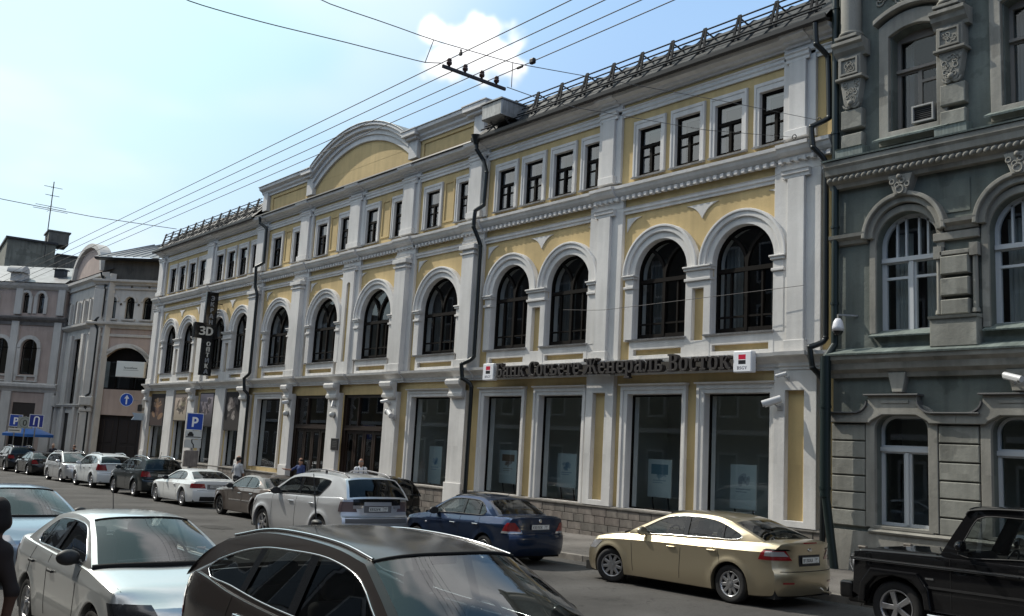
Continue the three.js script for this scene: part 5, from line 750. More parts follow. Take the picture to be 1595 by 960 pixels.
  const wrap = (end, y0, y1, sIn, zIn, sg, n = 14, m = 5, off = 0.006) => { // lamp wrapping round a corner; sIn, zIn: how far it reaches along side and end at the bottom and the top
    const pos = [], ix = [], S = d.L; for (let j = 0; j <= m; j++) { const t = j / m, y = mix(y0, y1, t), a = mix(sIn[0], sIn[1], t), zi2 = mix(zIn[0], zIn[1], t), s0 = end ? S : 0, zc = zS(s0, y); for (let i = 0; i <= n; i++) { const q = i / n; let p; if (q < 0.5) { const s = end ? S - a * (1 - q * 2) : a * (1 - q * 2); const z = zS(s, y); p = [X(s, y, z) + (end ? off : -off) * q * 2, y, sg * (z + off * (1 - q))]; } else { const z = mix(zc + off * 0.5, zi2, (q - 0.5) * 2); p = [X(s0, y, z) + (end ? off : -off), y, sg * z]; } pos.push(...p); } }
    for (let j = 0; j < m; j++) for (let i = 0; i < n; i++) { const a = j * (n + 1) + i, b = a + 1, c = b + n + 1, e = a + n + 1; (sg > 0) === !!end ? ix.push(a, b, c, a, c, e) : ix.push(a, c, b, a, e, c); } return geo(pos, ix); };
  const endPatch = (end, y0, y1, z0, z1, off = 0.006, n = 8) => { const pos = [], ix = []; for (let j = 0; j <= 4; j++) for (let i = 0; i <= n; i++) pos.push(...E(end, mix(z0, z1, i / n), mix(y0, y1, j / 4), off)); for (let j = 0; j < 4; j++) for (let i = 0; i < n; i++) { const a = j * (n + 1) + i, b = a + 1, c = b + n + 1, e = a + n + 1; end ? ix.push(a, c, b, a, e, c) : ix.push(a, b, c, a, c, e); } const g = geo(pos, ix); return g; };
  // seams, handles, mirrors, lamps, plate
  const line = (pts, rr = 0.0042) => tube(pts, rr, pts.length * 3, 5);
  const seams = []; for (const sg of [1, -1]) for (const [sb, stp, yb] of d.seams || []) { const y1 = belt(stp) - 0.0, pts = []; for (let i = 0; i <= 8; i++) { const t = i / 8; pts.push(P(mix(sb, stp, t), mix(yb || sill + 0.1, y1, t), sg, 0.0)); } seams.push(line(pts)); }
  for (const sg of [1, -1]) { const pts = []; for (let i = 0; i <= 10; i++) { const s = mix(sc + 0.15, d.hoodEnd || 0.35, i / 10), w = zTop(s) - 0.07; pts.push([X(s, belt(s), w), belt(s) + (Math.max(top(s), belt(s) + 0.012) - belt(s)) * 0.42 + 0.004, sg * w]); } if (d.hoodSeam !== false) seams.push(line(pts)); }
  for (const [y, z] of d.rearSeams || []) { const pts = []; for (let i = 0; i <= 12; i++) pts.push(E(1, mix(-z, z, i / 12), y, 0.001)); seams.push(line(pts, 0.006)); }
  if (seams.length) part('panel_gap', seams, CM.gap, car);
  for (const sg of [1, -1]) for (const s of d.handles || []) { const y = (d.handleY || ((q) => belt(q) - 0.16))(s), p = P(s, y, sg, 0.02); part('door_handle', [new RoundedBoxGeometry(0.19, 0.032, 0.028, 3, 0.012).translate(...p), new RoundedBoxGeometry(0.03, 0.03, 0.045, 2, 0.01).translate(p[0] - 0.08, p[1], p[2] - sg * 0.012), new RoundedBoxGeometry(0.03, 0.03, 0.045, 2, 0.01).translate(p[0] + 0.08, p[1], p[2] - sg * 0.012)], opt.handle || mat, car); }
  if (d.mirror) for (const sg of [1, -1]) { const [s, y] = d.mirror, z = zG(s, y); const m = new THREE.SphereGeometry(1, 20, 14); m.scale(0.075, 0.085, 0.125); const p = m.attributes.position; for (let i = 0; i < p.count; i++) if (p.getX(i) > 0.035) p.setX(i, 0.035); m.computeVertexNormals(); m.translate(s - ox, y, sg * (z + 0.14)); part('wing_mirror', [m, bar([s + 0.02 - ox, y - 0.05, sg * (z - 0.02)], [s - ox, y - 0.05, sg * (z + 0.08)], 0.06, 0.035)], opt.mirrorMat || mat, car); }
  const det = { tailMat: opt.tailMat, E, P, wrap, endPatch, X, zS, zG, belt, top, ox, path, gp, nW, nR, last, part: (n, g, m2, l) => Array.isArray(g) && ['reversing_light', 'rear_reflector', 'wheel_flare', 'tailgate_band', 'side_repeater', 'brush_guard', 'grille_bar', 'side_moulding', 'side_strip', 'wiper', 'bumper'].includes(n) ? g.map(q => part(n, q, m2, car, l)) : part(n, g, m2, car, l), hw, sc, se };
  if (opt.plate) for (const [end, y, txt, reg] of opt.plate) { const p = E(end, 0, y, 0.02); const m = part('number_plate', new RoundedBoxGeometry(0.012, 0.112, 0.52, 2, 0.005).translate(p[0], y, 0), M.black, car); const g = new THREE.PlaneGeometry(0.52, 0.112); g.rotateY(end ? Math.PI / 2 : -Math.PI / 2); g.translate(p[0] + (end ? 0.008 : -0.008), y, 0); part('plate_face', g, plateMat(txt, reg), m); }
  if (d.detail) d.detail(det, opt);
  if (opt.detail) opt.detail(det);
  return car;
}
const lamps = (D, front, rear, redBand) => { for (const sg of [1, -1]) { if (front) D.part('headlight', D.wrap(0, ...front, sg), CM.lampWhite); if (rear) D.part('tail_light', D.wrap(1, ...rear, sg), D.tailMat || CM.red); } };
const grille = (D, y0, y1, z) => D.part('grille', D.endPatch(0, y0, y1, -z, z, 0.006), CM.plastic);
// ---- body shapes
const SEDAN = { // big five door saloon
  L: 4.84, W: 1.886, wb: 2.85, fo: 0.95, r: 0.325, sill: 0.19, pf: 1.0, pr: 1.1, pfk: 0.13, prk: 0.10, cf: 0.42, cr: 0.26, zr: 0.64, crown: 0.05, shoulder: 1.05, flare: 0.03, tumble: 0.0,
  belt: [[0, 0.66], [0.3, 0.78], [0.9, 0.90], [1.5, 0.955], [2.5, 0.985], [3.6, 1.02], [4.3, 1.05], [4.84, 1.04]], top: [[0, 0.69], [0.2, 0.80], [0.7, 0.93], [1.25, 1.01], [1.6, 1.04], [4.2, 1.11], [4.6, 1.12], [4.84, 1.095]],
  crease: [[0, 0.60], [0.6, 0.79], [1.5, 0.86], [3.5, 0.905], [4.84, 0.93]],
  E: [[1.28, 0.97], [1.75, 1.20], [2.2, 1.385], [2.5, 1.43], [2.95, 1.445], [3.35, 1.42], [3.62, 1.365], [4.05, 1.21], [4.42, 1.065]], iA: 2, iC: 6,
  dlo: [[1.56, 1.02], [1.86, 1.19], [2.16, 1.325], [2.5, 1.378], [2.95, 1.385], [3.35, 1.345], [3.7, 1.24], [3.95, 1.125], [3.88, 1.085], [3.2, 1.055], [2.4, 1.03]], pillars: [[2.72, 2.66, 0.11], [3.55, 3.48, 0.05]],
  nose: [[0.1, 0.10], [0.3, 0.02], [0.5, 0], [0.62, 0.03], [0.72, 0.12], [0.8, 0.2]], tail: [[0.1, 0.16], [0.3, 0.04], [0.5, 0], [0.62, 0.02], [0.66, 0.05], [0.9, 0.07], [1.06, 0.05], [1.12, 0.07]],
  seams: [[1.55, 1.5], [2.68, 2.72], [3.62, 3.5, 0.62]], rearSeams: [[0.62, 0.75]], handles: [2.5, 3.42], mirror: [1.78, 1.045],
  detail(D) { lamps(D, [0.62, 0.78, [0.55, 0.75], [0.42, 0.5]], [0.80, 0.965, [0.42, 0.30], [0.48, 0.62]]); grille(D, 0.3, 0.5, 0.45); } };
const COMPACT = { ...SEDAN, L: 4.48, W: 1.695, wb: 2.6, fo: 0.90, r: 0.30, shoulder: 0.5, flare: 0.014, zr: 0.66, crown: 0.05, pr: 0.8, prk: 0.06, cr: 0.18,
  belt: [[0, 0.64], [0.3, 0.76], [0.9, 0.87], [1.5, 0.925], [2.5, 0.95], [3.6, 0.99], [4.2, 1.01], [4.48, 0.99]], top: [[0, 0.67], [0.25, 0.80], [0.8, 0.92], [1.25, 0.98], [1.6, 1.0], [3.9, 1.05], [4.3, 1.06], [4.48, 1.03]], crease: [[0, 0.6], [0.6, 0.76], [4.48, 0.86]],
  E: [[1.2, 0.95], [1.65, 1.19], [2.05, 1.355], [2.3, 1.385], [2.75, 1.395], [3.1, 1.375], [3.28, 1.34], [3.6, 1.18], [3.86, 1.02]],
  dlo: [[1.46, 0.985], [1.74, 1.17], [2.02, 1.30], [2.35, 1.335], [2.75, 1.335], [3.1, 1.305], [3.28, 1.22], [3.42, 1.08], [3.36, 1.03], [2.9, 1.01], [2.2, 1.0]], pillars: [[2.58, 2.52, 0.1], [3.2, 3.08, 0.04]],
  tail: [[0.1, 0.14], [0.3, 0.03], [0.5, 0], [0.66, 0.01], [0.7, 0.05], [0.9, 0.05], [1.03, 0.05], [1.08, 0.08]], seams: [[1.45, 1.42], [2.55, 2.58], [3.35, 3.28, 0.6]], rearSeams: [[0.68, 0.7]], handles: [2.36, 3.2], mirror: [1.64, 1.01],
  detail(D) { lamps(D, [0.62, 0.76, [0.45, 0.6], [0.42, 0.5]], [0.70, 0.92, [0.30, 0.10], [0.48, 0.66]]); grille(D, 0.32, 0.5, 0.4); } };
const EXEC = { ...SEDAN, L: 4.63, W: 1.81, wb: 2.72, fo: 0.95, shoulder: 0.45,
  belt: [[0, 0.66], [0.3, 0.78], [0.9, 0.88], [1.5, 0.925], [2.5, 0.95], [3.6, 0.97], [4.2, 0.985], [4.63, 0.97]], top: [[0, 0.69], [0.25, 0.80], [0.8, 0.92], [1.3, 0.975], [1.6, 1.0], [4.0, 1.02], [4.4, 1.02], [4.63, 0.995]], crease: [[0, 0.6], [0.6, 0.80], [4.63, 0.86]],
  E: [[1.35, 0.945], [1.8, 1.17], [2.2, 1.335], [2.5, 1.375], [2.9, 1.38], [3.25, 1.355], [3.5, 1.30], [3.85, 1.14], [4.12, 1.0]],
  dlo: [[1.6, 0.985], [1.9, 1.16], [2.18, 1.282], [2.55, 1.322], [2.9, 1.325], [3.2, 1.295], [3.48, 1.20], [3.66, 1.07], [3.6, 1.03], [3.0, 1.0], [2.3, 0.99]], pillars: [[2.72, 2.66, 0.1], [3.42, 3.3, 0.05]],
  seams: [[1.6, 1.55], [2.66, 2.7], [3.52, 3.44, 0.6]], rearSeams: [[0.62, 0.7]], handles: [2.5, 3.35], mirror: [1.8, 1.0],
  tail: [[0.1, 0.14], [0.3, 0.03], [0.5, 0], [0.64, 0.02], [0.68, 0.05], [0.9, 0.05], [1.0, 0.06]],
  detail(D) { lamps(D, [0.62, 0.76, [0.45, 0.6], [0.42, 0.5]], [0.70, 0.92, [0.14, 0.1], [0.5, 0.62]]); grille(D, 0.35, 0.58, 0.35); } };
const COUPE = { ...EXEC, L: 4.63, W: 1.854, wb: 2.75, fo: 0.86, r: 0.335, shoulder: 0.6, flare: 0.03,
  belt: [[0, 0.66], [0.3, 0.76], [0.9, 0.85], [1.6, 0.905], [2.6, 0.925], [3.6, 0.965], [4.2, 0.975], [4.63, 0.93]], top: [[0, 0.68], [0.3, 0.80], [0.8, 0.89], [1.4, 0.94], [1.7, 0.97], [4.1, 1.0], [4.4, 1.0], [4.63, 0.965]], crease: [[0, 0.6], [0.7, 0.78], [4.63, 0.83]],
  E: [[1.45, 0.925], [1.9, 1.13], [2.3, 1.285], [2.6, 1.325], [2.95, 1.33], [3.3, 1.305], [3.5, 1.27], [3.9, 1.12], [4.2, 0.985]],
  dlo: [[1.74, 0.97], [2.04, 1.13], [2.3, 1.235], [2.65, 1.275], [3.0, 1.27], [3.3, 1.23], [3.52, 1.12], [3.5, 1.02], [3.2, 0.985], [2.5, 0.97]], pillars: [[2.98, 2.94, 0.06]],
  seams: [[1.75, 1.7], [3.05, 3.0]], handles: [2.82], mirror: [1.92, 0.985],
  detail(D) { lamps(D, [0.6, 0.74, [0.45, 0.6], [0.42, 0.5]], [0.70, 0.87, [0.30, 0.22], [0.40, 0.46]]); grille(D, 0.3, 0.62, 0.36); D.part('rear_diffuser', D.endPatch(1, 0.24, 0.4, -0.6, 0.6, 0.008), CM.plastic); } };
const SUV = { ...SEDAN, kind: 'suv', L: 4.64, W: 1.80, wb: 2.67, fo: 0.93, r: 0.355, archGap: 0.065, sill: 0.27, shoulder: 0.2, flare: 0.035, zr: 0.72, crown: 0.055, pf: 0.9, pr: 0.6, pfk: 0.10, prk: 0.04, cf: 0.36, cr: 0.16, tumble: 0.02,
  belt: [[0, 0.80], [0.3, 0.93], [0.9, 1.04], [1.4, 1.075], [2.4, 1.085], [3.6, 1.115], [4.3, 1.14], [4.64, 1.13]], top: [[0, 0.84], [0.25, 0.98], [0.8, 1.10], [1.2, 1.14], [1.5, 1.15], [4.5, 1.16], [4.64, 1.15]], crease: [[0, 0.75], [0.6, 0.92], [4.64, 1.0]],
  E: [[1.12, 1.10], [1.55, 1.33], [1.98, 1.54], [2.3, 1.595], [2.9, 1.615], [3.6, 1.60], [4.22, 1.54], [4.40, 1.36], [4.56, 1.12]],
  dlo: [[1.36, 1.125], [1.64, 1.3], [1.93, 1.46], [2.3, 1.52], [2.9, 1.53], [3.4, 1.515], [3.72, 1.46], [3.52, 1.24], [3.42, 1.15], [2.9, 1.14], [2.2, 1.13]], pillars: [[2.55, 2.5, 0.11]],
  nose: [[0.15, 0.10], [0.35, 0.02], [0.55, 0], [0.75, 0.05], [0.9, 0.14], [1.0, 0.2]], tail: [[0.2, 0.1], [0.4, 0.02], [0.62, 0], [0.74, 0.02], [0.78, 0.07], [1.1, 0.08], [1.2, 0.10]],
  seams: [[1.4, 1.36, 0.36], [2.48, 2.5, 0.36], [3.48, 3.44, 0.8]], rearSeams: [[0.74, 0.8]], handles: [2.28, 3.22], handleY: s => 0.97, mirror: [1.62, 1.17], hoodEnd: 0.3, rearGlass: [31, 41],
  detail(D, opt) { lamps(D, [0.74, 0.92, [0.4, 0.6], [0.45, 0.52]], [0.86, 1.08, [0.16, 0.12], [0.52, 0.6]]); grille(D, 0.45, 0.75, 0.4); if (opt.rails !== false) for (const sg of [1, -1]) D.part('roof_rail', [tube([[D.path[15][0] - D.ox, D.path[15][1] + 0.02, sg * 0.56], [D.path[16][0] + 0.05 - D.ox, D.path[16][1] + 0.085, sg * 0.56], [D.path[22][0] - D.ox, D.path[22][1] + 0.105, sg * 0.565], [D.path[28][0] - D.ox, D.path[28][1] + 0.095, sg * 0.555], [D.path[29][0] + 0.08 - D.ox, D.path[29][1] + 0.03, sg * 0.55]], 0.018, 50, 8), bar([D.path[22][0] - D.ox, D.path[22][1], sg * 0.56], [D.path[22][0] - D.ox, D.path[22][1] + 0.1, sg * 0.56], 0.025, 0.06)], opt.railMat || CM.chrome); } };
const CROSS = { ...SUV, L: 4.52, W: 1.82, wb: 2.62, fo: 0.92, crown: 0.06, zr: 0.70, shoulder: 0.16,      // rounded crossover with an arched side window
  belt: [[0, 0.80], [0.3, 0.93], [0.9, 1.02], [1.4, 1.05], [2.4, 1.06], [3.4, 1.12], [4.1, 1.2], [4.52, 1.17]], top: [[0, 0.84], [0.25, 0.98], [0.7, 1.06], [1.05, 1.09], [1.4, 1.1], [4.4, 1.2], [4.52, 1.18]],
  E: [[0.92, 1.06], [1.33, 1.31], [1.74, 1.53], [2.15, 1.585], [2.8, 1.61], [3.4, 1.59], [3.92, 1.50], [4.2, 1.36], [4.42, 1.15]],
  dlo: [[1.15, 1.09], [1.42, 1.26], [1.72, 1.43], [2.2, 1.515], [2.8, 1.515], [3.25, 1.49], [3.65, 1.41], [3.98, 1.27], [3.92, 1.215], [3.5, 1.18], [2.9, 1.13], [2.1, 1.10]], pillars: [[2.42, 2.4, 0.12], [3.28, 3.2, 0.10]],
  seams: [[1.3, 1.26, 0.36], [2.4, 2.42, 0.36], [3.4, 3.34, 0.8]], handles: [2.2, 3.1], handleY: s => 0.96 + (s - 2.2) * 0.04, mirror: [1.5, 1.14],
  detail(D, opt) { SUV.detail(D, { ...opt, rails: false }); for (const sg of [1, -1]) D.part('roof_trim', tube(Array.from({ length: 19 }, (_, i) => { const [s, y] = D.path[D.nW + i]; return [s - D.ox, y + 0.028, sg * (D.zG(s, y) - 0.06)]; }), 0.012, 60, 6), CM.chrome); } };
const WAGON = { ...SUV, kind: 'car', L: 4.5, W: 1.8, wb: 2.65, fo: 0.92, r: 0.32, sill: 0.2, flare: 0.02, crown: 0.05,
  belt: [[0, 0.70], [0.3, 0.82], [0.9, 0.95], [1.3, 0.99], [2.4, 1.0], [3.6, 1.03], [4.5, 1.02]], top: [[0, 0.73], [0.25, 0.87], [0.7, 1.0], [1.05, 1.05], [1.4, 1.06], [4.3, 1.06], [4.5, 1.05]], crease: [[0, 0.66], [0.6, 0.84], [4.5, 0.9]],
  E: [[0.98, 1.02], [1.45, 1.26], [1.9, 1.46], [2.25, 1.515], [2.9, 1.535], [3.6, 1.52], [4.12, 1.45], [4.3, 1.26], [4.44, 1.03]],
  dlo: [[1.26, 1.045], [1.58, 1.24], [1.9, 1.39], [2.4, 1.445], [3.0, 1.45], [3.6, 1.43], [3.98, 1.36], [4.12, 1.15], [4.0, 1.07], [3.2, 1.05], [2.2, 1.045]], pillars: [[2.45, 2.4, 0.11], [3.4, 3.36, 0.1]],
  seams: [[1.35, 1.3], [2.42, 2.44], [3.42, 3.36, 0.6]], handles: [2.2, 3.2], handleY: s => 0.88, mirror: [1.5, 1.08], tail: [[0.1, 0.1], [0.4, 0.02], [0.62, 0], [0.7, 0.06], [1.1, 0.08]] };
const BOXY = { ...SUV, L: 4.66, W: 1.76, wb: 2.85, fo: 0.76, r: 0.385, archGap: 0.07, sill: 0.40, shoulder: 0.0, flare: 0.0, tuck: 0.01, tumble: 0.0, zr: 0.86, crown: 0.035, pf: 0.4, pr: 0.3, pfk: 0.02, prk: 0.01, cf: 0.04, cr: 0.03, e1: 0.16, e2: 0.9, bulge: 0.02, rbulge: 0.01, rampP: 1.0, lip: 0.12, cornerP: 8,
  belt: [[0, 1.13], [0.3, 1.145], [1.2, 1.16], [2.4, 1.16], [4.66, 1.16]], top: [[0, 1.16], [0.2, 1.19], [1.2, 1.22], [1.5, 1.23], [4.66, 1.18]], crease: null,
  E: [[1.42, 1.19], [1.62, 1.53], [1.82, 1.855], [2.1, 1.89], [2.9, 1.90], [3.8, 1.89], [4.5, 1.86], [4.56, 1.6], [4.6, 1.17]],
  dlo: [[1.68, 1.245], [1.76, 1.42], [1.92, 1.72], [1.98, 1.77], [2.7, 1.785], [3.6, 1.785], [4.38, 1.77], [4.42, 1.7], [4.42, 1.3], [4.38, 1.25], [3.6, 1.245], [2.6, 1.245]], pillars: [[2.62, 2.62, 0.12], [3.5, 3.5, 0.14]],
  nose: [[0.3, 0.02], [0.8, 0.06], [1.2, 0.08]], tail: [[0.3, 0.06], [0.7, 0.02], [1.2, 0.02]], seams: [[1.58, 1.58, 0.5], [2.6, 2.6, 0.5], [3.5, 3.5, 0.9]], rearSeams: [], handles: [2.42, 3.36], handleY: s => 1.02, mirror: [1.78, 1.36], hoodEnd: 0.1,
  detail(D) {
    const sgs = [1, -1];
    for (const sg of sgs) {
      D.part('side_moulding', [bar([-D.ox + 0.06, 1.03, sg * (D.hw + 0.004)], [4.6 - D.ox, 1.03, sg * (D.hw + 0.004)], 0.02, 0.045), bar([1.2 - D.ox, 0.74, sg * (D.hw + 0.004)], [4.2 - D.ox, 0.74, sg * (D.hw + 0.004)], 0.016, 0.03)], CM.plastic);
      D.part('moulding_strip', [bar([0.1 - D.ox, 1.036, sg * (D.hw + 0.016)], [4.6 - D.ox, 1.036, sg * (D.hw + 0.016)], 0.004, 0.012)], CM.chrome);
      const flare = c => { const p = [[c - 0.56, 0.42], [c - 0.52, 0.7], [c - 0.36, 0.92], [c + 0.36, 0.92], [c + 0.52, 0.7], [c + 0.56, 0.42]], q = [[c + 0.46, 0.42], [c + 0.43, 0.64], [c + 0.29, 0.80], [c, 0.845], [c - 0.29, 0.80], [c - 0.43, 0.64], [c - 0.46, 0.42]]; const g = extrude(poly([...p, ...q]), -0.03, 0.07, 0.02); if (sg < 0) g.scale(1, 1, -1), g.index || (() => { const a = g.attributes.position.array; for (let i = 0; i < a.length; i += 9) for (let k = 0; k < 3; k++) { const t = a[i + k]; a[i + k] = a[i + 3 + k]; a[i + 3 + k] = t; } g.computeVertexNormals(); })(); g.translate(-D.ox, 0, sg * D.hw); return g; };
      D.part('wheel_flare', [flare(0.76), flare(3.61)], opt0.boxMat);
      D.part('running_board', [new RoundedBoxGeometry(1.75, 0.06, 0.16, 2, 0.02).translate(2.18 - D.ox, 0.36, sg * (D.hw + 0.02)), rod([1.3 - D.ox, 0.36, sg * (D.hw + 0.11)], [3.05 - D.ox, 0.36, sg * (D.hw + 0.11)], 0.03, 10)], CM.chrome);
      D.part('indicator', new RoundedBoxGeometry(0.14, 0.045, 0.07, 3, 0.02).translate(0.16 - D.ox, 1.19, sg * 0.70), std(lin(0.14, 0.12, 0.1), 0.25));
      D.part('headlight', new THREE.CylinderGeometry(0.11, 0.11, 0.06, 24).rotateZ(Math.PI / 2).translate(-D.ox + 0.03, 0.94, sg * 0.62), CM.lampWhite);
      D.part('rain_gutter', tube(Array.from({ length: 20 }, (_, i) => { const [s, y] = D.path[D.nW + i - 1]; return [s - D.ox, y - 0.005, sg * (D.zG(s, y) + 0.018)]; }), 0.014, 60, 6), CM.plastic);
    }
    D.part('bumper', [new RoundedBoxGeometry(0.22, 0.26, 1.74, 3, 0.05).translate(-D.ox - 0.04, 0.55, 0), new RoundedBoxGeometry(0.3, 0.12, 1.6, 3, 0.04).translate(-D.ox + 0.1, 0.42, 0), new RoundedBoxGeometry(0.18, 0.22, 1.7, 3, 0.05).translate(4.66 - D.ox, 0.55, 0)], opt0.boxMat);
    D.part('grille', [box(-D.ox - 0.0, -D.ox + 0.05, 0.76, 1.1, -0.42, 0.42)], CM.plastic);
    D.part('grille_bar', [0.8, 0.87, 0.94, 1.01, 1.08].map(y => new RoundedBoxGeometry(0.03, 0.024, 0.86, 2, 0.01).translate(-D.ox - 0.02, y, 0)), CM.chrome);
    D.part('brush_guard', [-0.66, -0.56, 0.56, 0.66].map(z => tube([[-D.ox - 0.03, 0.8, z], [-D.ox - 0.09, 0.94, z], [-D.ox - 0.03, 1.08, z]], 0.012, 12, 6)), CM.chrome);
    D.part('badge', [box(1.22 - D.ox, 1.34 - D.ox, 0.845, 0.87, D.hw + 0.002, D.hw + 0.01)], CM.chrome);
  } };
const opt0 = { boxMat: paint(0.004, 0.004, 0.005, { metalness: 0.0, roughness: 0.7, specularIntensity: 0.1 }) };

// ---- the cars of the far kerb, from right to left
const gold = paint(0.50, 0.43, 0.30, { metalness: 0.85, roughness: 0.36 });
makeCar(SEDAN, 'gold saloon parked in front of the right shop windows', [-11.66, -14.65], -1, gold, { spokes: 9, glass: CM.glass, trim: CM.chrome, trimR: 0.006, plate: [[1, 0.80, 'В130ХА', '97']], steer: 0.42, mirrorMat: gold, detail(D) { for (const sg of [1, -1]) { D.part('side_repeater', D.wrap(0, 0.70, 0.76, [0.02, 0.02], [0.8, 0.8], sg), CM.amber); D.part('reversing_light', (() => { const g = D.wrap(1, 0.865, 0.945, [0.22, 0.2], [0.56, 0.66], sg, 14, 4, 0.012); return g; })(), CM.lampWhite); D.part('lamp_surround', D.wrap(1, 0.96, 0.985, [0.34, 0.26], [0.5, 0.6], sg, 14, 2, 0.010), CM.blackGloss || M.blackGloss); } D.part('brake_light', D.endPatch(1, 1.075, 1.095, -0.2, 0.2, 0.006), CM.red); D.part('plate_recess', D.endPatch(1, 0.70, 0.885, -0.32, 0.32, 0.005), CM.plastic); D.part('rear_reflector', [...[1, -1].map(s => D.endPatch(1, 0.42, 0.45, s * 0.5, s * 0.72, 0.008))], CM.red); D.part('exhaust', [rod([4.6 - D.ox, 0.24, -0.5], [4.86 - D.ox, 0.23, -0.5], 0.035, 12)], CM.chrome); D.part('emblem', [new THREE.SphereGeometry(0.05, 14, 8).scale(0.25, 0.6, 1.3).translate(D.E(1, 0, 0.97, 0.006)[0], 0.97, 0)], CM.chrome); } });
const blueP = paint(0.012, 0.03, 0.078, { metalness: 0.85, roughness: 0.36 });
makeCar(COMPACT, 'dark blue compact saloon parked between the gold saloon and the silver suv', [-17.85, -14.14], -1, blueP, { spokes: 5, plate: [[1, 0.83, 'Х551ЕХ', '97']], handle: CM.chrome, mirrorMat: CM.plastic, detail(D) { D.part('reversing_light', [...[1, -1].map(sg => D.wrap(1, 0.69, 0.735, [0.32, 0.28], [0.48, 0.5], sg, 14, 2, 0.01))], CM.lampWhite); D.part('emblem', new THREE.SphereGeometry(0.045, 12, 8).scale(0.25, 1, 1).translate(D.E(1, 0, 0.96)[0], 0.96, 0), CM.chrome); D.part('side_repeater', [...[1, -1].map(sg => new THREE.SphereGeometry(0.03, 10, 8).scale(1.4, 0.8, 0.4).translate(...D.P(1.3, 0.72, sg, 0.004)))], CM.lampWhite); D.part('aerial', rod([3.2 - D.ox, 1.4, 0], [3.4 - D.ox, 1.52, 0], 0.006, 6), CM.plastic); } });
const silverP = paint(0.74, 0.75, 0.77, { metalness: 0.75, roughness: 0.38 });
makeCar(SUV, 'silver suv with roof rails and dark rear window parked out from the kerb', [-21.5, -12.05], -1, silverP, { yaw: 0.03, scale: 1.06, tailMat: new THREE.MeshPhysicalMaterial({ color: lin(0.20, 0.15, 0.16), roughness: 0.12, metalness: 0.4, clearcoat: 1 }), spokes: 6, rear: CM.dark, glass: CM.glass, plate: [[1, 0.92, 'Х932УК', '197']], handle: CM.chrome, mirrorMat: CM.plastic, railMat: std(lin(0.12, 0.12, 0.13), 0.3, { metalness: 0.7 }), detail(D) { D.part('tailgate_panel', [D.endPatch(1, 0.80, 1.02, -0.44, 0.44, 0.006)], silverP); D.part('tailgate_band', [...[1, -1].map(sg => D.endPatch(1, 1.0, 1.14, sg * 0.36, sg * 0.62, 0.008)), D.endPatch(1, 1.075, 1.14, -0.40, 0.40, 0.008)], M.blackGloss); D.part('reversing_light', [...[1, -1].map(sg => D.endPatch(1, 0.93, 1.0, sg * 0.42, sg * 0.62, 0.012))], CM.lampWhite); D.part('plate_recess', D.endPatch(1, 0.845, 0.995, -0.36, 0.36, 0.010), std(lin(0.16, 0.16, 0.17), 0.5)); D.part('bumper_strip', D.endPatch(1, 0.62, 0.72, -0.8, 0.8, 0.008), std(lin(0.12, 0.12, 0.125), 0.6)); } });
makeCar(SUV, 'black suv at the kerb half hidden behind the silver suv', [-24.55, -14.75], -1, paint(0.008, 0.008, 0.009), { spokes: 5, glass: CM.dark, rear: CM.dark, rails: false, tailMat: M.blackGloss });
const bronze = paint(0.17, 0.135, 0.115, { metalness: 0.85, roughness: 0.36 });
makeCar(EXEC, 'dark bronze saloon parked between the silver suv and the white coupe', [-29.6, -14.27], -1, bronze, { spokes: 7, rim: CM.darkRim, trim: CM.chrome, trimR: 0.006, handle: CM.chrome, mirrorMat: CM.plastic, detail(D) { for (const sg of [1, -1]) D.part('side_strip', [bar(D.P(1.7, 0.56, sg, 0.006), D.P(2.6, 0.57, sg, 0.006), 0.012, 0.03), bar(D.P(2.72, 0.57, sg, 0.006), D.P(3.4, 0.58, sg, 0.006), 0.012, 0.03)], CM.chrome); } });
const whiteP = paint(0.72, 0.74, 0.74, { metalness: 0.0, roughness: 0.4 });
makeCar(COUPE, 'white two door coupe parked beside the tall parking sign', [-36.4, -14.55], -1, whiteP, { spokes: 7, wheel: 'double', glass: CM.glass, plate: [[1, 0.77, 'О408ОО', '77']], mirrorMat: M.blackGloss, detail(D) { D.part('boot_panel', D.endPatch(1, 0.66, 0.84, -0.36, 0.36, 0.005), std(lin(0.2, 0.2, 0.2), 0.5)); } });
const darkGreen = paint(0.013, 0.018, 0.019, { metalness: 0.3, roughness: 0.3 });
makeCar(SUV, 'dark green black suv with roof rails parked left of the white coupe', [-42.35, -14.75], -1, darkGreen, { spokes: 5, wheel: 'double', glass: CM.glass, rear: CM.dark, plate: [[1, 0.92, 'Е274КМ', '99']], trim: CM.chrome, trimR: 0.008, mirrorMat: darkGreen, detail(D) { D.part('aerial', rod([3.9 - D.ox, 1.6, 0], [4.05 - D.ox, 1.9, 0], 0.008, 6), CM.plastic); } });
const white2 = paint(0.66, 0.70, 0.72, { metalness: 0.1, roughness: 0.4 });
makeCar({ ...CROSS, detail(D, o) { lamps(D, [0.74, 0.9, [0.4, 0.6], [0.45, 0.52]], null); for (const sg of [1, -1]) D.part('tail_light', D.wrap(1, 0.86, 1.16, [0.26, 0.2], [0.45, 0.55], sg), CM.red); } }, 'white crossover parked between the dark suv and the silver estate', [-49.4, -15.1], -1, white2, { spokes: 5, glass: CM.glass, rear: CM.dark, mirrorMat: white2, detail(D) { for (const sg of [1, -1]) D.part('roof_rail', tube([[1.9 - D.ox, 1.56, sg * 0.56], [2.2 - D.ox, 1.66, sg * 0.56], [3.2 - D.ox, 1.69, sg * 0.57], [3.8 - D.ox, 1.6, sg * 0.56]], 0.02, 40, 6), CM.chrome); } });
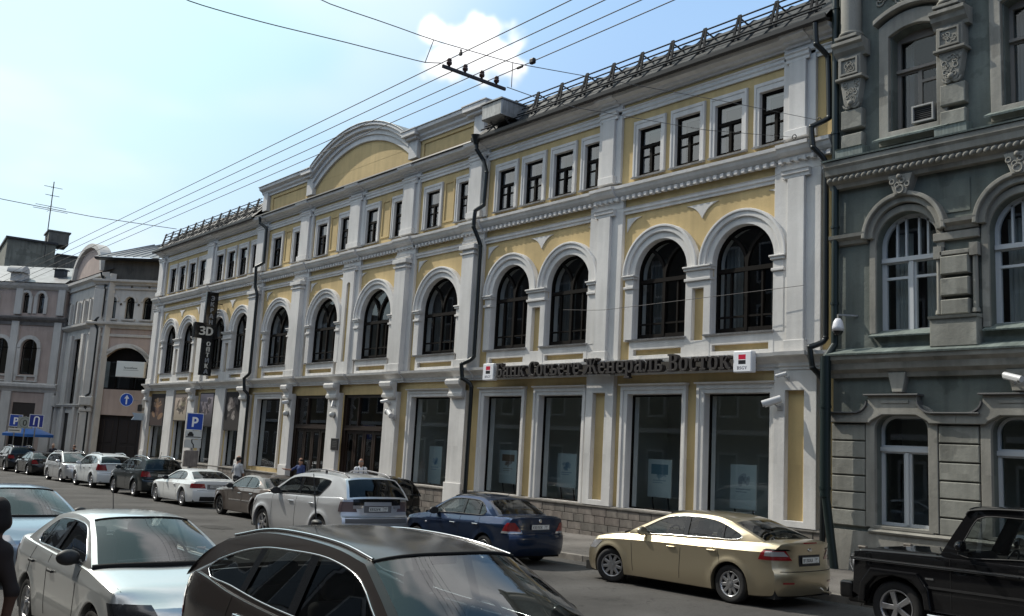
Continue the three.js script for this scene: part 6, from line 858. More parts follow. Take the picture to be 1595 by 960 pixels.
makeCar(WAGON, 'silver estate facing the camera among cars parked the other way', [-55.4, -15.3], 1, paint(0.66, 0.67, 0.68, { metalness: 0.75, roughness: 0.38 }), { spokes: 7, glass: CM.glass, plate: [[0, 0.45, 'К816ТР', '97']], mirrorMat: silverP });
makeCar(EXEC, 'black saloon near the far corner with red tail lights', [-64.4, -15.75], -1, paint(0.010, 0.010, 0.011), { spokes: 7, glass: CM.glass, plate: [[1, 0.77, 'С019АН', '77']] });
makeCar(SUV, 'black suv with silver roof rails cut off by the left edge of the picture', [-70.6, -15.8], -1, paint(0.012, 0.013, 0.015), { spokes: 5, glass: CM.glass, rear: CM.dark });
// boxy off-roader at the right edge
makeCar(BOXY, 'black boxy off roader at the right edge below the grey building', [-5.72, -14.42], -1, opt0.boxMat, { spokes: 5, wheel: 'wide', glass: CM.clear, screen: CM.clear, mirrorMat: opt0.boxMat });
// ---- the near row, facing right
const brown = paint(0.016, 0.011, 0.0095, { metalness: 0.2, roughness: 0.5, specularIntensity: 0.2, clearcoatRoughness: 0.16 });
makeCar(CROSS, 'dark brown crossover in the foreground with a chrome window line', [-6.05, -4.15], 1, brown, { glass: CM.glass, trim: CM.chrome, trimR: 0.007, spokes: 7, handle: CM.chrome, mirrorMat: brown, detail(D) { const i = D.nR - 4, p = D.gp(i, 0); D.part('aerial', [rod([p[0] + 0.2, p[1] - 0.03, 0], [p[0] + 0.32, p[1] + 0.42, 0], 0.009, 8, 0.004), new THREE.SphereGeometry(0.05, 12, 8).scale(1.5, 0.6, 0.8).translate(p[0] + 0.2, p[1], 0)], CM.plastic); D.part('wiper', [rod([1.02 - D.ox, 1.1, -0.5], [1.12 - D.ox, 1.14, 0.15], 0.01, 6)], CM.plastic); } });
const silver2 = paint(0.72, 0.735, 0.725, { metalness: 0.85, roughness: 0.38 });
makeCar({ ...COMPACT, L: 4.38, wb: 2.55, W: 1.70, fo: 0.83, shoulder: 0.4, detail(D) { lamps(D, null, [0.72, 0.92, [0.2, 0.1], [0.48, 0.62]]); for (const sg of [1, -1]) D.part('headlight', D.wrap(0, 0.56, 0.70, [0.35, 0.45], [0.42, 0.48], sg), new THREE.MeshPhysicalMaterial({ color: lin(0.06, 0.06, 0.065), roughness: 0.25, metalness: 0.5, clearcoat: 1, clearcoatRoughness: 0.02 })); grille(D, 0.3, 0.55, 0.5); } }, 'silver saloon in the foreground left of the brown crossover', [-11.45, -4.0], 1, silver2, { glass: CM.glass, spokes: 6, trim: CM.chrome, trimR: 0.007, mirrorMat: CM.plastic, handle: CM.plastic, detail(D) { const p = D.gp(27, 0); D.part('aerial', rod(p, [p[0] + 0.12, p[1] + 0.3, 0], 0.006, 6, 0.004), CM.plastic); D.part('paper_permit', box(1.36 - D.ox, 1.365 - D.ox, 1.06, 1.12, 0.42, 0.52), std(lin(0.7, 0.7, 0.66), 0.8)); D.part('wiper', [rod([1.23 - D.ox, 1.0, -0.5], [1.3 - D.ox, 1.02, 0.1], 0.009, 6), rod([1.22 - D.ox, 1.0, 0.05], [1.3 - D.ox, 1.02, 0.55], 0.009, 6)], CM.plastic); } });
makeCar({ ...EXEC }, 'blue grey saloon behind the silver one at the left edge', [-18.43, -4.23], 1, paint(0.26, 0.32, 0.40, { metalness: 0.85, roughness: 0.36 }), { glass: CM.glass, spokes: 7, mirrorMat: CM.plastic });
// ---------- lettering and signs on the yellow building ----------
const serif = await new FontLoader().loadAsync('fonts/droid/droid_serif_bold.typeface.json');
const sans = await new FontLoader().loadAsync('fonts/droid/droid_sans_bold.typeface.json');
function glyph(ch, font, size, depth, bevel = 0.006) { const g = new TextGeometry(ch, { font, size, depth, curveSegments: 6, bevelEnabled: true, bevelThickness: bevel, bevelSize: bevel, bevelSegments: 1 }); g.computeBoundingBox(); return g; }
const advance = (ch, font, size) => { const d = font.data, q = d.glyphs[ch] || d.glyphs['?']; return q.ha * size / d.resolution; };
function canvasMat(w, h, draw, rough = 0.6, o = {}) { const c = document.createElement('canvas'); c.width = w; c.height = h; const x = c.getContext('2d'); draw(x, w, h); const t = new THREE.CanvasTexture(c); t.colorSpace = THREE.SRGBColorSpace; return std(new THREE.Color(1, 1, 1), rough, { map: t, ...o }); }
{
  const dark = std(lin(0.022, 0.017, 0.016), 0.55), words = 'Банк Сосьете Женераль Восток', size = 0.47;
  const t = thing('letter_sign', 'long row of dark raised letters along the ledge above the shop windows', 'sign', [-19.9, A(2.38), FZ + 0.44]);
  let W = 0; for (const ch of words) W += advance(ch, serif, size);
  const k = 9.72 / W; let x = -9.72 / 2;
  for (const ch of words) { if (ch !== ' ') { const g = glyph(ch, serif, size, 0.16); g.scale(k, 1, 1); g.translate(x, 0, 0); part('letter', metreUV(g), dark, t); } x += advance(ch, serif, size) * k; }
  part('rail', [bar([-4.9, 0.06, -0.02], [4.9, 0.06, -0.02], 0.03, 0.035), bar([-4.9, 0.3, -0.02], [4.9, 0.3, -0.02], 0.03, 0.035)], M.galv, t);
  part('bracket', [-4.5, -3, -1.5, 0, 1.5, 3, 4.5].map(q => bar([q, 0.2, -0.46], [q, 0.2, -0.02], 0.025, 0.025)), M.galv, t);
  for (const [x0, y, w, h, label] of [[-25.2, 2.58, 0.6, 0.58, 'white box sign with a red and black square at the left of the letters'], [-14.69, 2.56, 0.58, 0.56, 'white box sign with a red and black square at the right of the letters']]) {
    const s = thing('logo_box', label, 'sign', [x0, A(y), FZ + 0.46]);
    part('box', new RoundedBoxGeometry(w, h, 0.2, 3, 0.03), std(lin(0.72, 0.73, 0.75), 0.35), s);
    const f = part('face', new THREE.PlaneGeometry(w * 0.9, h * 0.9).translate(0, 0, 0.103), canvasMat(256, 256, (c) => { c.fillStyle = '#e9eaee'; c.fillRect(0, 0, 256, 256); c.fillStyle = '#c4123a'; c.fillRect(70, 34, 112, 66); c.fillStyle = '#15151c'; c.fillRect(70, 108, 112, 54); c.fillStyle = '#f4f4f6'; c.fillRect(90, 99, 72, 9); c.fillStyle = '#1d2140'; c.font = 'bold 58px serif'; c.textAlign = 'center'; c.fillText('BSGV', 126, 232); }, 0.4), s);
    part('bracket', [bar([-w * 0.3, 0, -0.45], [-w * 0.3, 0, -0.1], 0.03, 0.03), bar([w * 0.3, 0, -0.45], [w * 0.3, 0, -0.1], 0.03, 0.03)], M.galv, s);
  }
}
{ // tall sign standing out from the wall
  const t = thing('blade_sign', 'tall black blade sign with pale letters running down the left part of the facade', 'sign', [-49.9, A(3.05), FZ + 0.62]);
  part('panel', [new RoundedBoxGeometry(0.24, 4.6, 0.66, 2, 0.04).translate(0, 2.3, 0)], M.blackGloss, t);
  part('panel', new RoundedBoxGeometry(0.3, 0.86, 1.3, 2, 0.04).translate(0.02, 2.42, 0.22), M.blackGloss, t);
  const dim = std(lin(0.24, 0.25, 0.26), 0.5), bright = std(lin(0.62, 0.6, 0.53), 0.45);
  const put = (ch, y, size, m, z = 0, sx = 1) => { const g = glyph(ch, sans, size, 0.05, 0.004), b = g.boundingBox; g.translate(-(b.min.x + b.max.x) / 2, 0, 0); g.scale(sx, 1, 1); g.rotateY(Math.PI / 2); g.translate(0.12, y, z); part('letter', metreUV(g), m, t); };
  ['Э', 'К', 'Р', 'А', 'Н'].forEach((c, i) => put(c, 4.12 - i * 0.33, 0.25, dim));
  ['О', 'П', 'Т', 'И', 'К', 'А'].forEach((c, i) => put(c, 1.6 - i * 0.30, 0.24, i === 3 || i === 5 ? dim : bright));
  put('3', 2.18, 0.46, bright, 0.42, 1.1); put('D', 2.18, 0.46, bright, 0.02, 1.1);
  part('bracket', [0.6, 4.0].map(y => bar([0, y, -0.62], [0, y, -0.3], 0.05, 0.05)), M.black, t);
}
{ // posters over the windows of the left part: soft painted shapes
  const art = (seed, bg, tones) => (c, w, h) => { const r = rng(seed); const g = c.createLinearGradient(0, 0, 0, h); g.addColorStop(0, bg[0]); g.addColorStop(1, bg[1]); c.fillStyle = g; c.fillRect(0, 0, w, h); for (let i = 0; i < 26; i++) { c.globalAlpha = 0.25 + r() * 0.4; c.fillStyle = tones[r() * tones.length | 0]; c.beginPath(); c.ellipse(w * (0.25 + r() * 0.55), h * (0.2 + r() * 0.5), 6 + r() * w * 0.2, 5 + r() * h * 0.12, r() * 3, 0, 7); c.fill(); } c.globalAlpha = 1; c.strokeStyle = '#120e0e'; c.lineWidth = 6; c.strokeRect(3, 3, w - 6, h - 6); };
  const defs = [[-59.12, -56.85, 0.2, 2.18, ['#1c1514', '#2c1716'], ['#8a6a4a', '#6d4c36', '#b08c64', '#40221c'], 'dark framed poster with a warm brown figure at the left corner', 3], [-55.2, -53.2, 0.55, 2.16, ['#b9a79b', '#8c8272'], ['#1b1715', '#3b322a', '#7d7a58', '#d9cdbd'], 'pale pinkish poster with dark shapes in the second left window', 5], [-51.42, -49.5, 0.3, 2.16, ['#9a929a', '#15121a'], ['#191520', '#2a2430', '#b8a8a4', '#0d0b10'], 'poster with a grey top and a dark figure in the third left window', 8], [-47.95, -46.05, 0.15, 2.18, ['#141114', '#1f1718'], ['#8c8684', '#b9b3ac', '#2b2426', '#4a4242'], 'black framed poster with pale figures beside the drain pipe', 12]];
  for (const [a, b, y0, y1, bg, tn, label, seed] of defs) { const s = thing('wall_poster', label, 'poster', [(a + b) / 2, A(y0), FZ + 0.07]); part('board', new RoundedBoxGeometry(b - a, y1 - y0, 0.07, 1, 0.015).translate(0, (y1 - y0) / 2, 0), M.black, s); part('print', new THREE.PlaneGeometry(b - a - 0.06, y1 - y0 - 0.06).translate(0, (y1 - y0) / 2, 0.038), canvasMat(256, 320, art(seed, bg, tn), 0.85), s); }
  // white posters standing inside the bank windows
  const lbl = ['second', 'third', 'fourth', 'fifth', 'rightmost'];
  [[-30.5, -29.65, -1.49, -0.05], [-26.13, -25.19, -1.2, -0.04], [-23.11, -22.21, -1.15, -0.04], [-19.12, -18.21, -1.17, -0.06], [-16.12, -15.26, -1.27, -0.07]].forEach(([a, b, y0, y1], i) => { const s = thing('window_poster', ['white poster standing inside the shop window next to the entrances', 'white poster inside the shop window behind the blue saloon', 'white poster inside the second shop window right of the drain pipe', 'white poster inside the shop window behind the gold saloon bonnet', 'white poster inside the rightmost shop window of the yellow building'][i], 'poster', [(a + b) / 2, A(y0), FZ - 0.95]);
    part('board', box(-(b - a) / 2, (b - a) / 2, 0, y1 - y0, -0.02, 0), std(lin(0.42, 0.46, 0.46), 0.7), s);
    part('print', new THREE.PlaneGeometry(b - a - 0.04, y1 - y0 - 0.04).translate(0, (y1 - y0) / 2, 0.004), canvasMat(160, 256, (c, w, h) => { const r = rng(40 + i); c.fillStyle = '#a9b6b8'; c.fillRect(0, 0, w, h); c.fillStyle = ['#4a6a86', '#6b5a4c', '#3f5f78', '#50707f', '#5a6470'][i]; if (i % 2) c.fillRect(20, 30, 120, 46 + i * 8); for (let k = 0; k < 9; k++) { c.globalAlpha = 0.35; c.beginPath(); c.ellipse(60 + r() * 50, 70 + r() * 50, 8 + r() * 22, 6 + r() * 14, r() * 3, 0, 7); c.fill(); } c.globalAlpha = 0.5; c.fillRect(34, 140, 92, 6); c.fillRect(34, 156, 70, 5); c.globalAlpha = 1; }, 0.7), s);
    part('stand', [bar([-0.3, 0, -0.05], [-0.3, -0.8, -0.2], 0.03, 0.03), bar([0.3, 0, -0.05], [0.3, -0.8, -0.2], 0.03, 0.03)], M.black, s); });
}
{ const s = signBoxText; const f = part('print', new THREE.PlaneGeometry(2.0, 1.02).translate(0, 0, 0.424), canvasMat(512, 256, (c) => { c.fillStyle = '#d3d8d6'; c.fillRect(0, 0, 512, 256); c.fillStyle = '#1d2320'; c.font = 'bold 50px sans-serif'; c.textAlign = 'center'; c.fillText('Технобанк', 262, 122); c.globalAlpha = 0.55; c.fillRect(128, 142, 290, 7); }, 0.5), s); }
// security cameras and lamps on the walls
function wallCamera(label, [x, y, z], dir, len, r, wallZ) {
  const t = thing('security_camera', label, 'camera', [x, A(y), z]); const d = V3(...dir).normalize(), a = d.clone().multiplyScalar(-len / 2), b = d.clone().multiplyScalar(len / 2);
  part('housing', [rod(a.toArray(), b.toArray(), r, 14), rod(a.clone().add(V3(0, r * 0.5, 0)).toArray(), b.clone().addScaledVector(d, 0.06).add(V3(0, r * 0.5, 0)).toArray(), r * 1.12, 14)], std(lin(0.6, 0.6, 0.6), 0.35), t);
  part('lens', rod(b.clone().addScaledVector(d, -0.01).toArray(), b.clone().addScaledVector(d, 0.012).toArray(), r * 0.8, 14), M.blackGloss, t);
  part('bracket', [bar([0, 0, 0], [a.x * 0.3, -r * 1.5, (wallZ - z) * 0.6], r * 0.6, r * 0.6), bar([a.x * 0.3, -r * 1.5, (wallZ - z) * 0.6], [a.x * 0.3, -r * 1.2, wallZ - z], r * 0.7, r * 0.7), slab(-r * 1.2 + a.x * 0.3, r * 1.2 + a.x * 0.3, -r * 2.6, 0, wallZ - z - 0.01, wallZ - z + 0.03)], std(lin(0.4, 0.4, 0.4), 0.5), t);
}
wallCamera('large pale bullet camera on the right end pier of the yellow building', [-13.85, 1.52, FZ + 0.42], [-0.8, -0.35, 0.55], 0.42, 0.075, FZ + 0.15);
wallCamera('small bullet camera under the ledge at the right end pier', [-13.62, 2.2, FZ + 0.36], [-0.9, -0.3, 0.4], 0.22, 0.04, FZ + 0.15);
wallCamera('white bullet camera on the pier between entrance and first shop window', [-31.3, 1.08, FZ + 0.5], [0.85, -0.3, 0.3], 0.46, 0.085, FZ + 0.2);
wallCamera('small camera high on the pier right of the entrances', [-31.85, 1.6, FZ + 0.4], [-0.9, -0.15, 0.3], 0.3, 0.05, FZ + 0.2);
wallCamera('small camera on the pier left of the entrances', [-40.45, 1.58, FZ + 0.36], [-0.6, -0.2, 0.7], 0.26, 0.07, FZ + 0.2);
wallCamera('slim dark camera on the pier between the two entrances', [-36.1, 1.5, FZ + 0.36], [0.5, -0.7, 0.4], 0.3, 0.04, FZ + 0.2);
wallCamera('pale bullet camera above the right ground floor window of the grey building', [-8.05, 1.98, FZ + 0.6], [0.9, -0.25, 0.3], 0.36, 0.06, FZ + 0.15);
for (const [x, y, label] of [[-40.5, 1.08, 'round lamp on the pier left of the entrances'], [-36.15, 1.05, 'round lamp on the pier between the two entrances'], [-31.75, 1.2, 'round lamp on the pier right of the entrances']]) { const t = thing('wall_lamp', label, 'lamp', [x, A(y), FZ + 0.2]); part('back_plate', new THREE.CylinderGeometry(0.13, 0.15, 0.06, 16).rotateX(Math.PI / 2), M.galv, t); part('shade', new THREE.SphereGeometry(0.13, 16, 12).translate(0, 0, 0.12), std(lin(0.5, 0.5, 0.48), 0.4), t); }
{ const t = thing('dome_camera', 'white egg shaped dome camera hanging at the corner beside the green drain pipe', 'camera', [-12.0, A(3.3), FZ + 0.5]); part('hood', new THREE.LatheGeometry([[0, 0.2], [0.06, 0.2], [0.11, 0.12], [0.135, 0], [0.14, -0.1], [0, -0.1]].map(p => V2(...p)), 20), std(lin(0.68, 0.68, 0.72), 0.35), t); part('dome', new THREE.SphereGeometry(0.115, 16, 10, 0, 6.3, Math.PI / 2, Math.PI / 2).translate(0, -0.1, 0), M.blackGloss, t); part('arm', [bar([0, 0.2, 0], [0, 0.3, 0], 0.04, 0.04), bar([0, 0.29, 0], [0.3, 0.29, -0.35], 0.04, 0.04)], M.galv, t); }
{ const t = thing('name_plaque', 'dark plaque on the pier between the two entrances', 'plaque', [-35.9, A(-0.2), FZ + 0.21]); part('board', new RoundedBoxGeometry(0.62, 0.5, 0.04, 2, 0.015), std(lin(0.03, 0.028, 0.028), 0.35), t); part('print', new THREE.PlaneGeometry(0.56, 0.44).translate(0, 0, 0.022), canvasMat(128, 100, (c) => { c.fillStyle = '#262425'; c.fillRect(0, 0, 128, 100); c.fillStyle = '#5e5c5a'; for (const [y, w] of [[22, 70], [38, 86], [54, 60], [70, 80]]) c.fillRect(64 - w / 2, y, w, 5); }, 0.35), t); }
// ---------- road signs ----------
const signBlue = '#1546a8';
function plateSign(parent, name, w, h, y, draw, px = 256) { const m = part(name, new RoundedBoxGeometry(0.03, h, w, 2, 0.012).translate(0, y, 0), M.galv, parent); part('face', new THREE.PlaneGeometry(w - 0.01, h - 0.01).rotateY(Math.PI / 2).translate(0.017, y, 0), canvasMat(px, Math.round(px * h / w), draw, 0.45), m); return m; }
const drawP = (c, w, h) => { c.fillStyle = '#e8ebee'; c.fillRect(0, 0, w, h); c.fillStyle = signBlue; c.fillRect(w * 0.035, h * 0.035, w * 0.93, h * 0.93); c.fillStyle = '#eef1f4'; c.font = `bold ${h * 0.82 | 0}px sans-serif`; c.textAlign = 'center'; c.textBaseline = 'middle'; c.fillText('P', w * 0.5, h * 0.53); };
{
  const z = -16.25, x = -41.1, t = thing('parking_sign', 'blue parking sign with two white plates on a pole by the dark suv', 'sign', [x, roadY(x) + 0.12, z]); const y = A(0.44) - roadY(x) - 0.12;
  part('pole', rod([-0.05, 0, 0], [-0.05, y + 0.4, 0], 0.038, 12), M.galv, t);
  plateSign(t, 'sign_plate', 0.76, 0.76, y, drawP);
  plateSign(t, 'lower_plate', 0.76, 0.37, y - 0.58, (c, w, h) => { c.fillStyle = '#c9ccca'; c.fillRect(0, 0, w, h); c.fillStyle = '#15171a'; c.fillRect(w * 0.06, h * 0.72, w * 0.9, h * 0.1); c.fillRect(w * 0.14, h * 0.38, w * 0.36, h * 0.3); c.beginPath(); c.moveTo(w * 0.18, h * 0.4); c.lineTo(w * 0.24, h * 0.16); c.lineTo(w * 0.4, h * 0.16); c.lineTo(w * 0.46, h * 0.4); c.fill(); });
  plateSign(t, 'lower_plate', 0.76, 0.37, y - 0.97, (c, w, h) => { c.fillStyle = '#bfc2c0'; c.fillRect(0, 0, w, h); c.strokeStyle = '#17191c'; c.lineWidth = w * 0.07; c.beginPath(); c.moveTo(w * 0.42, 0); c.lineTo(w * 0.44, h * 0.35); c.lineTo(w * 0.54, h * 0.6); c.lineTo(w * 0.56, h); c.stroke(); });
  part('meter_box', [new RoundedBoxGeometry(0.2, 0.72, 0.62, 3, 0.04).translate(-0.06, y - 1.62, 0)], std(lin(0.34, 0.30, 0.28), 0.6, { metalness: 0.3, map: metalMap }), t);
}
{ const t = thing('one_way_sign', 'round blue sign with a white upward arrow beside the building corner', 'sign', [-60.25, A(1.73), FZ + 1.25]); part('disc', new THREE.CylinderGeometry(0.42, 0.42, 0.03, 32).rotateZ(Math.PI / 2), M.galv, t); part('face', new THREE.CircleGeometry(0.41, 32).rotateY(Math.PI / 2).translate(0.018, 0, 0), canvasMat(256, 256, (c) => { c.fillStyle = '#e6eaee'; c.fillRect(0, 0, 256, 256); c.fillStyle = '#1650b8'; c.beginPath(); c.arc(128, 128, 119, 0, 7); c.fill(); c.fillStyle = '#eef2f5'; c.fillRect(114, 88, 28, 128); c.beginPath(); c.moveTo(128, 34); c.lineTo(176, 106); c.lineTo(80, 106); c.fill(); }, 0.45), t); part('arm', [bar([-0.03, 0, -0.2], [-0.03, -0.02, -1.25], 0.03, 0.03)], M.galv, t); }
{ const t = thing('corner_shield', 'small pale blue arrow shaped board on the left corner of the yellow building', 'sign', [-60.3, A(0.74), FZ + 0.32]); part('board', extrude(poly([[-0.5, -0.22], [0.42, -0.22], [0.62, 0], [0.42, 0.22], [-0.5, 0.22], [-0.34, 0]]), 0, 0.04, 0.01).rotateY(Math.PI / 2), std(lin(0.33, 0.42, 0.52), 0.5), t); part('lamp', [new RoundedBoxGeometry(0.14, 0.44, 0.26, 2, 0.04).translate(0, 0.55, 0.05)], M.black, t); part('bracket', bar([0, 0.3, -0.35], [0, 0.3, 0.1], 0.04, 0.04), M.galv, t); }
{
  const mk = (label, x, y, z, name = 'far_road_sign') => { const t = thing(name, label, 'sign', [x, roadY(x) + 0.12, z]); const h = A(y) - roadY(x) - 0.12; part('pole', rod([-0.05, 0, 0], [-0.05, h + 0.45, 0], 0.04, 8), M.galv, t); return [t, h]; };
  { const [t, h] = mk('far blue parking sign with a white plate below, leftmost of the sign group', -74.2, 0.09, -16.35); plateSign(t, 'sign_plate', 0.86, 0.86, h, drawP); plateSign(t, 'lower_plate', 0.86, 0.34, h - 0.68, (c, w, h2) => { c.fillStyle = '#c4c6c4'; c.fillRect(0, 0, w, h2); c.fillStyle = '#17191b'; c.fillRect(w * 0.08, h2 * 0.45, w * 0.8, h2 * 0.16); }); }
  { const [t, h] = mk('pale far plate with a dark zero between two blue signs', -71.4, -0.02, -16.35); plateSign(t, 'sign_plate', 0.95, 0.8, h, (c, w, h2) => { c.fillStyle = '#8e9795'; c.fillRect(0, 0, w, h2); c.strokeStyle = '#5b6462'; c.lineWidth = 8; c.beginPath(); c.arc(w * 0.46, h2 * 0.5, h2 * 0.42, 0, 7); c.stroke(); c.fillStyle = '#3a4244'; c.font = `bold ${h2 * 0.7 | 0}px sans-serif`; c.textAlign = 'center'; c.textBaseline = 'middle'; c.fillText('0', w * 0.46, h2 * 0.53); c.fillStyle = signBlue; c.fillRect(w * 0.9, h2 * 0.3, w * 0.1, h2 * 0.6); }); }
  { const [t, h] = mk('far blue sign with a white turning line, rightmost of the sign group', -68.6, 0.13, -16.35); plateSign(t, 'sign_plate', 0.9, 0.86, h, (c, w, h2) => { c.fillStyle = '#d6dade'; c.fillRect(0, 0, w, h2); c.fillStyle = '#122a86'; c.fillRect(w * 0.04, h2 * 0.04, w * 0.92, h2 * 0.92); c.strokeStyle = '#e4e9ee'; c.lineWidth = w * 0.09; c.beginPath(); c.moveTo(w * 0.34, h2 * 0.82); c.lineTo(w * 0.36, h2 * 0.3); c.quadraticCurveTo(w * 0.38, h2 * 0.17, w * 0.5, h2 * 0.17); c.quadraticCurveTo(w * 0.68, h2 * 0.17, w * 0.68, h2 * 0.34); c.lineTo(w * 0.68, h2 * 0.96); c.stroke(); }); }
}
{ // blue parasol
  const x = -78.2, z = -18.2, t = thing('cafe_parasol', 'blue square parasol over the pavement at the far left', 'parasol', [x, roadY(x) + 0.12, z]); t.rotation.y = 0.5; const top = A(-0.15) - roadY(x) - 0.12;
  part('pole', rod([0, 0, 0], [0, top + 0.05, 0], 0.03, 8), M.galv, t);
  const g = new THREE.ConeGeometry(1.75, 0.7, 4, 1, true).rotateY(Math.PI / 4).translate(0, top - 0.35, 0), v = []; 
  part('canopy', [strip(g.toNonIndexed()), ...[0, 1, 2, 3].map(i => box(-1.225, 1.225, top - 0.9, top - 0.7, 1.225, 1.237).rotateY(i * Math.PI / 2))], new THREE.MeshPhysicalMaterial({ color: lin(0.03, 0.16, 0.52), roughness: 0.85, transmission: 0.25, thickness: 0, side: THREE.DoubleSide }), t);
}
// ---------- overhead wires ----------
{
  const bx = -9.85, by = A(5.0), wireM = std(lin(0.09, 0.085, 0.085), 0.6, { metalness: 0.3 }), por = std(lin(0.06, 0.025, 0.022), 0.25);
  const zs = [-6.86, -7.13, -7.42, -7.68];
  const b = thing('wire_crossbar', 'dark crossbar with four insulators hung above the street', 'crossbar', [bx, by, -7.3]);
  part('bar', new RoundedBoxGeometry(0.035, 0.05, 1.1, 1, 0.01), std(lin(0.03, 0.028, 0.035), 0.5), b);
  for (const z of zs) { const q = part('insulator', [new THREE.LatheGeometry([[0, 0], [0.018, 0], [0.018, 0.02], [0.036, 0.03], [0.04, 0.06], [0.026, 0.07], [0.034, 0.08], [0.034, 0.1], [0.02, 0.115], [0, 0.118]].map(p => V2(...p)), 14)], por, b); q.position.set(0, 0.024, z + 7.3); }
  zs.forEach((z, i) => { const t = thing('trolley_wire', ['trolley wire nearest the middle of the street, topmost in the picture', 'second trolley wire counted from the street middle', 'third trolley wire counted from the street middle', 'trolley wire nearest the yellow building, lowest in the picture'][i], 'wire', [bx, by, z]); const pts = []; for (let k = 0; k <= 12; k++) { const x = mix(45, -190, k / 12); pts.push([x, 0.13 + roadY(x + bx) * 0.6 - roadY(bx) * 0.6, (x < -60 ? Math.pow((x + 60) / 130, 2) * 9 : 0)]); } pts.push([0, 0.13, 0]); pts.sort((a, c) => c[0] - a[0]); part('cable', tube(pts, 0.007, 160, 5), wireM, t); });
  const clampM = std(lin(0.02, 0.02, 0.022), 0.5);
  const clamp1 = thing('wire_clamp', 'small dark clamp on the topmost trolley wire right of the crossbar', 'clamp', [bx + 0.25, by + 0.13, zs[0]]); part('clamp', [new RoundedBoxGeometry(0.05, 0.05, 0.035, 1, 0.01), bar([0, 0, 0], [0, 0.06, 0], 0.02, 0.02)], clampM, clamp1);
  const clamp2 = thing('wire_clamp', 'dark tensioning clamp on the lowest trolley wire right of the crossbar', 'clamp', [bx + 0.5, by + 0.13, zs[3]]); part('clamp', [new RoundedBoxGeometry(0.12, 0.035, 0.03, 1, 0.01), new RoundedBoxGeometry(0.09, 0.08, 0.06, 2, 0.02).translate(0.26, 0.01, 0)], clampM, clamp2);
  const cable = (name, label, pts, r = 0.0062, cat = 'cable') => { const t = thing(name, label, cat, [pts[0][0], A(pts[0][1]), pts[0][2]]); part('cable', tube(pts.map(p => [p[0] - pts[0][0], p[1] - pts[0][1], p[2] - pts[0][2]]), r, 80, 5), wireM, t); return t; };
  const eye = (t, p, q) => part('wall_eye', [new THREE.TorusGeometry(0.06, 0.014, 6, 14).translate(q[0] - p[0], q[1] - p[1], q[2] - p[2] + 0.05)], M.black, t);
  const p1 = [-9.4, 6.6, 4.9], e1 = [-13.35, 8.36, FZ + 0.3], e2 = [-12.75, 8.72, FZ + 0.12];
  eye(cable('span_cable', 'lower span cable from the crossbar to the yellow building', [[-9.83, 5.03, -7.86], [-10.3, 5.28, -8.84], [-11.0, 5.72, -10.29], [-11.9, 6.46, -12.92], [-12.5, 7.1, -15.6], e1]), [-9.83, 5.03, -7.86], e1);
  cable('span_cable', 'lower span cable leaving the crossbar to the upper left', [[-9.83, 5.03, -6.74], [-9.8, 4.93, -6.42], [-9.8, 4.82, -5.28], [-9.8, 4.71, -4.27], [-9.8, 4.65, -3.29], [-9.6, 5.1, 0.5], [-9.4, 6.0, 5.1]]);
  eye(cable('span_cable', 'upper span cable crossing above the crossbar to the yellow building', [[-9.4, 6.9, 5.1], [-9.7, 5.6, -1.2], [-9.8, 5.23, -4.89], [-9.8, 5.26, -5.8], [-9.8, 5.28, -6.55], [-9.82, 5.41, -7.93], [-10.2, 5.87, -9.7], [-10.75, 6.43, -11.64], [-11.4, 7.28, -15.05], e2]), [-9.4, 6.9, 5.1], e2);
  cable('dropper_wire', 'short dropper wire tying the span cables left of the crossbar', [[-9.8, 5.28, -6.55], [-9.8, 4.93, -6.44]], 0.006, 'wire'); cable('dropper_wire', 'short dropper wire tying the span cables right of the crossbar', [[-9.82, 5.41, -7.93], [-9.83, 5.05, -7.94]], 0.006, 'wire');
  cable('span_cable', 'thin cable crossing the sky at the far left to the roof corner', [[-57.2, 12.35, FZ + 0.4], [-56.4, 11.95, -15], [-55.2, 11.72, -10], [-54, 11.8, -3], [-53, 12.3, 5.1]], 0.02);
  cable('lamp_cable', 'thin cable slanting across the arched windows of the right wing', [[-13.0, 4.42, FZ + 0.4], [-19.7, 4.3, FZ + 0.6], [-21.2, 4.38, FZ + 0.9]].map(p => p), 0.008);
}
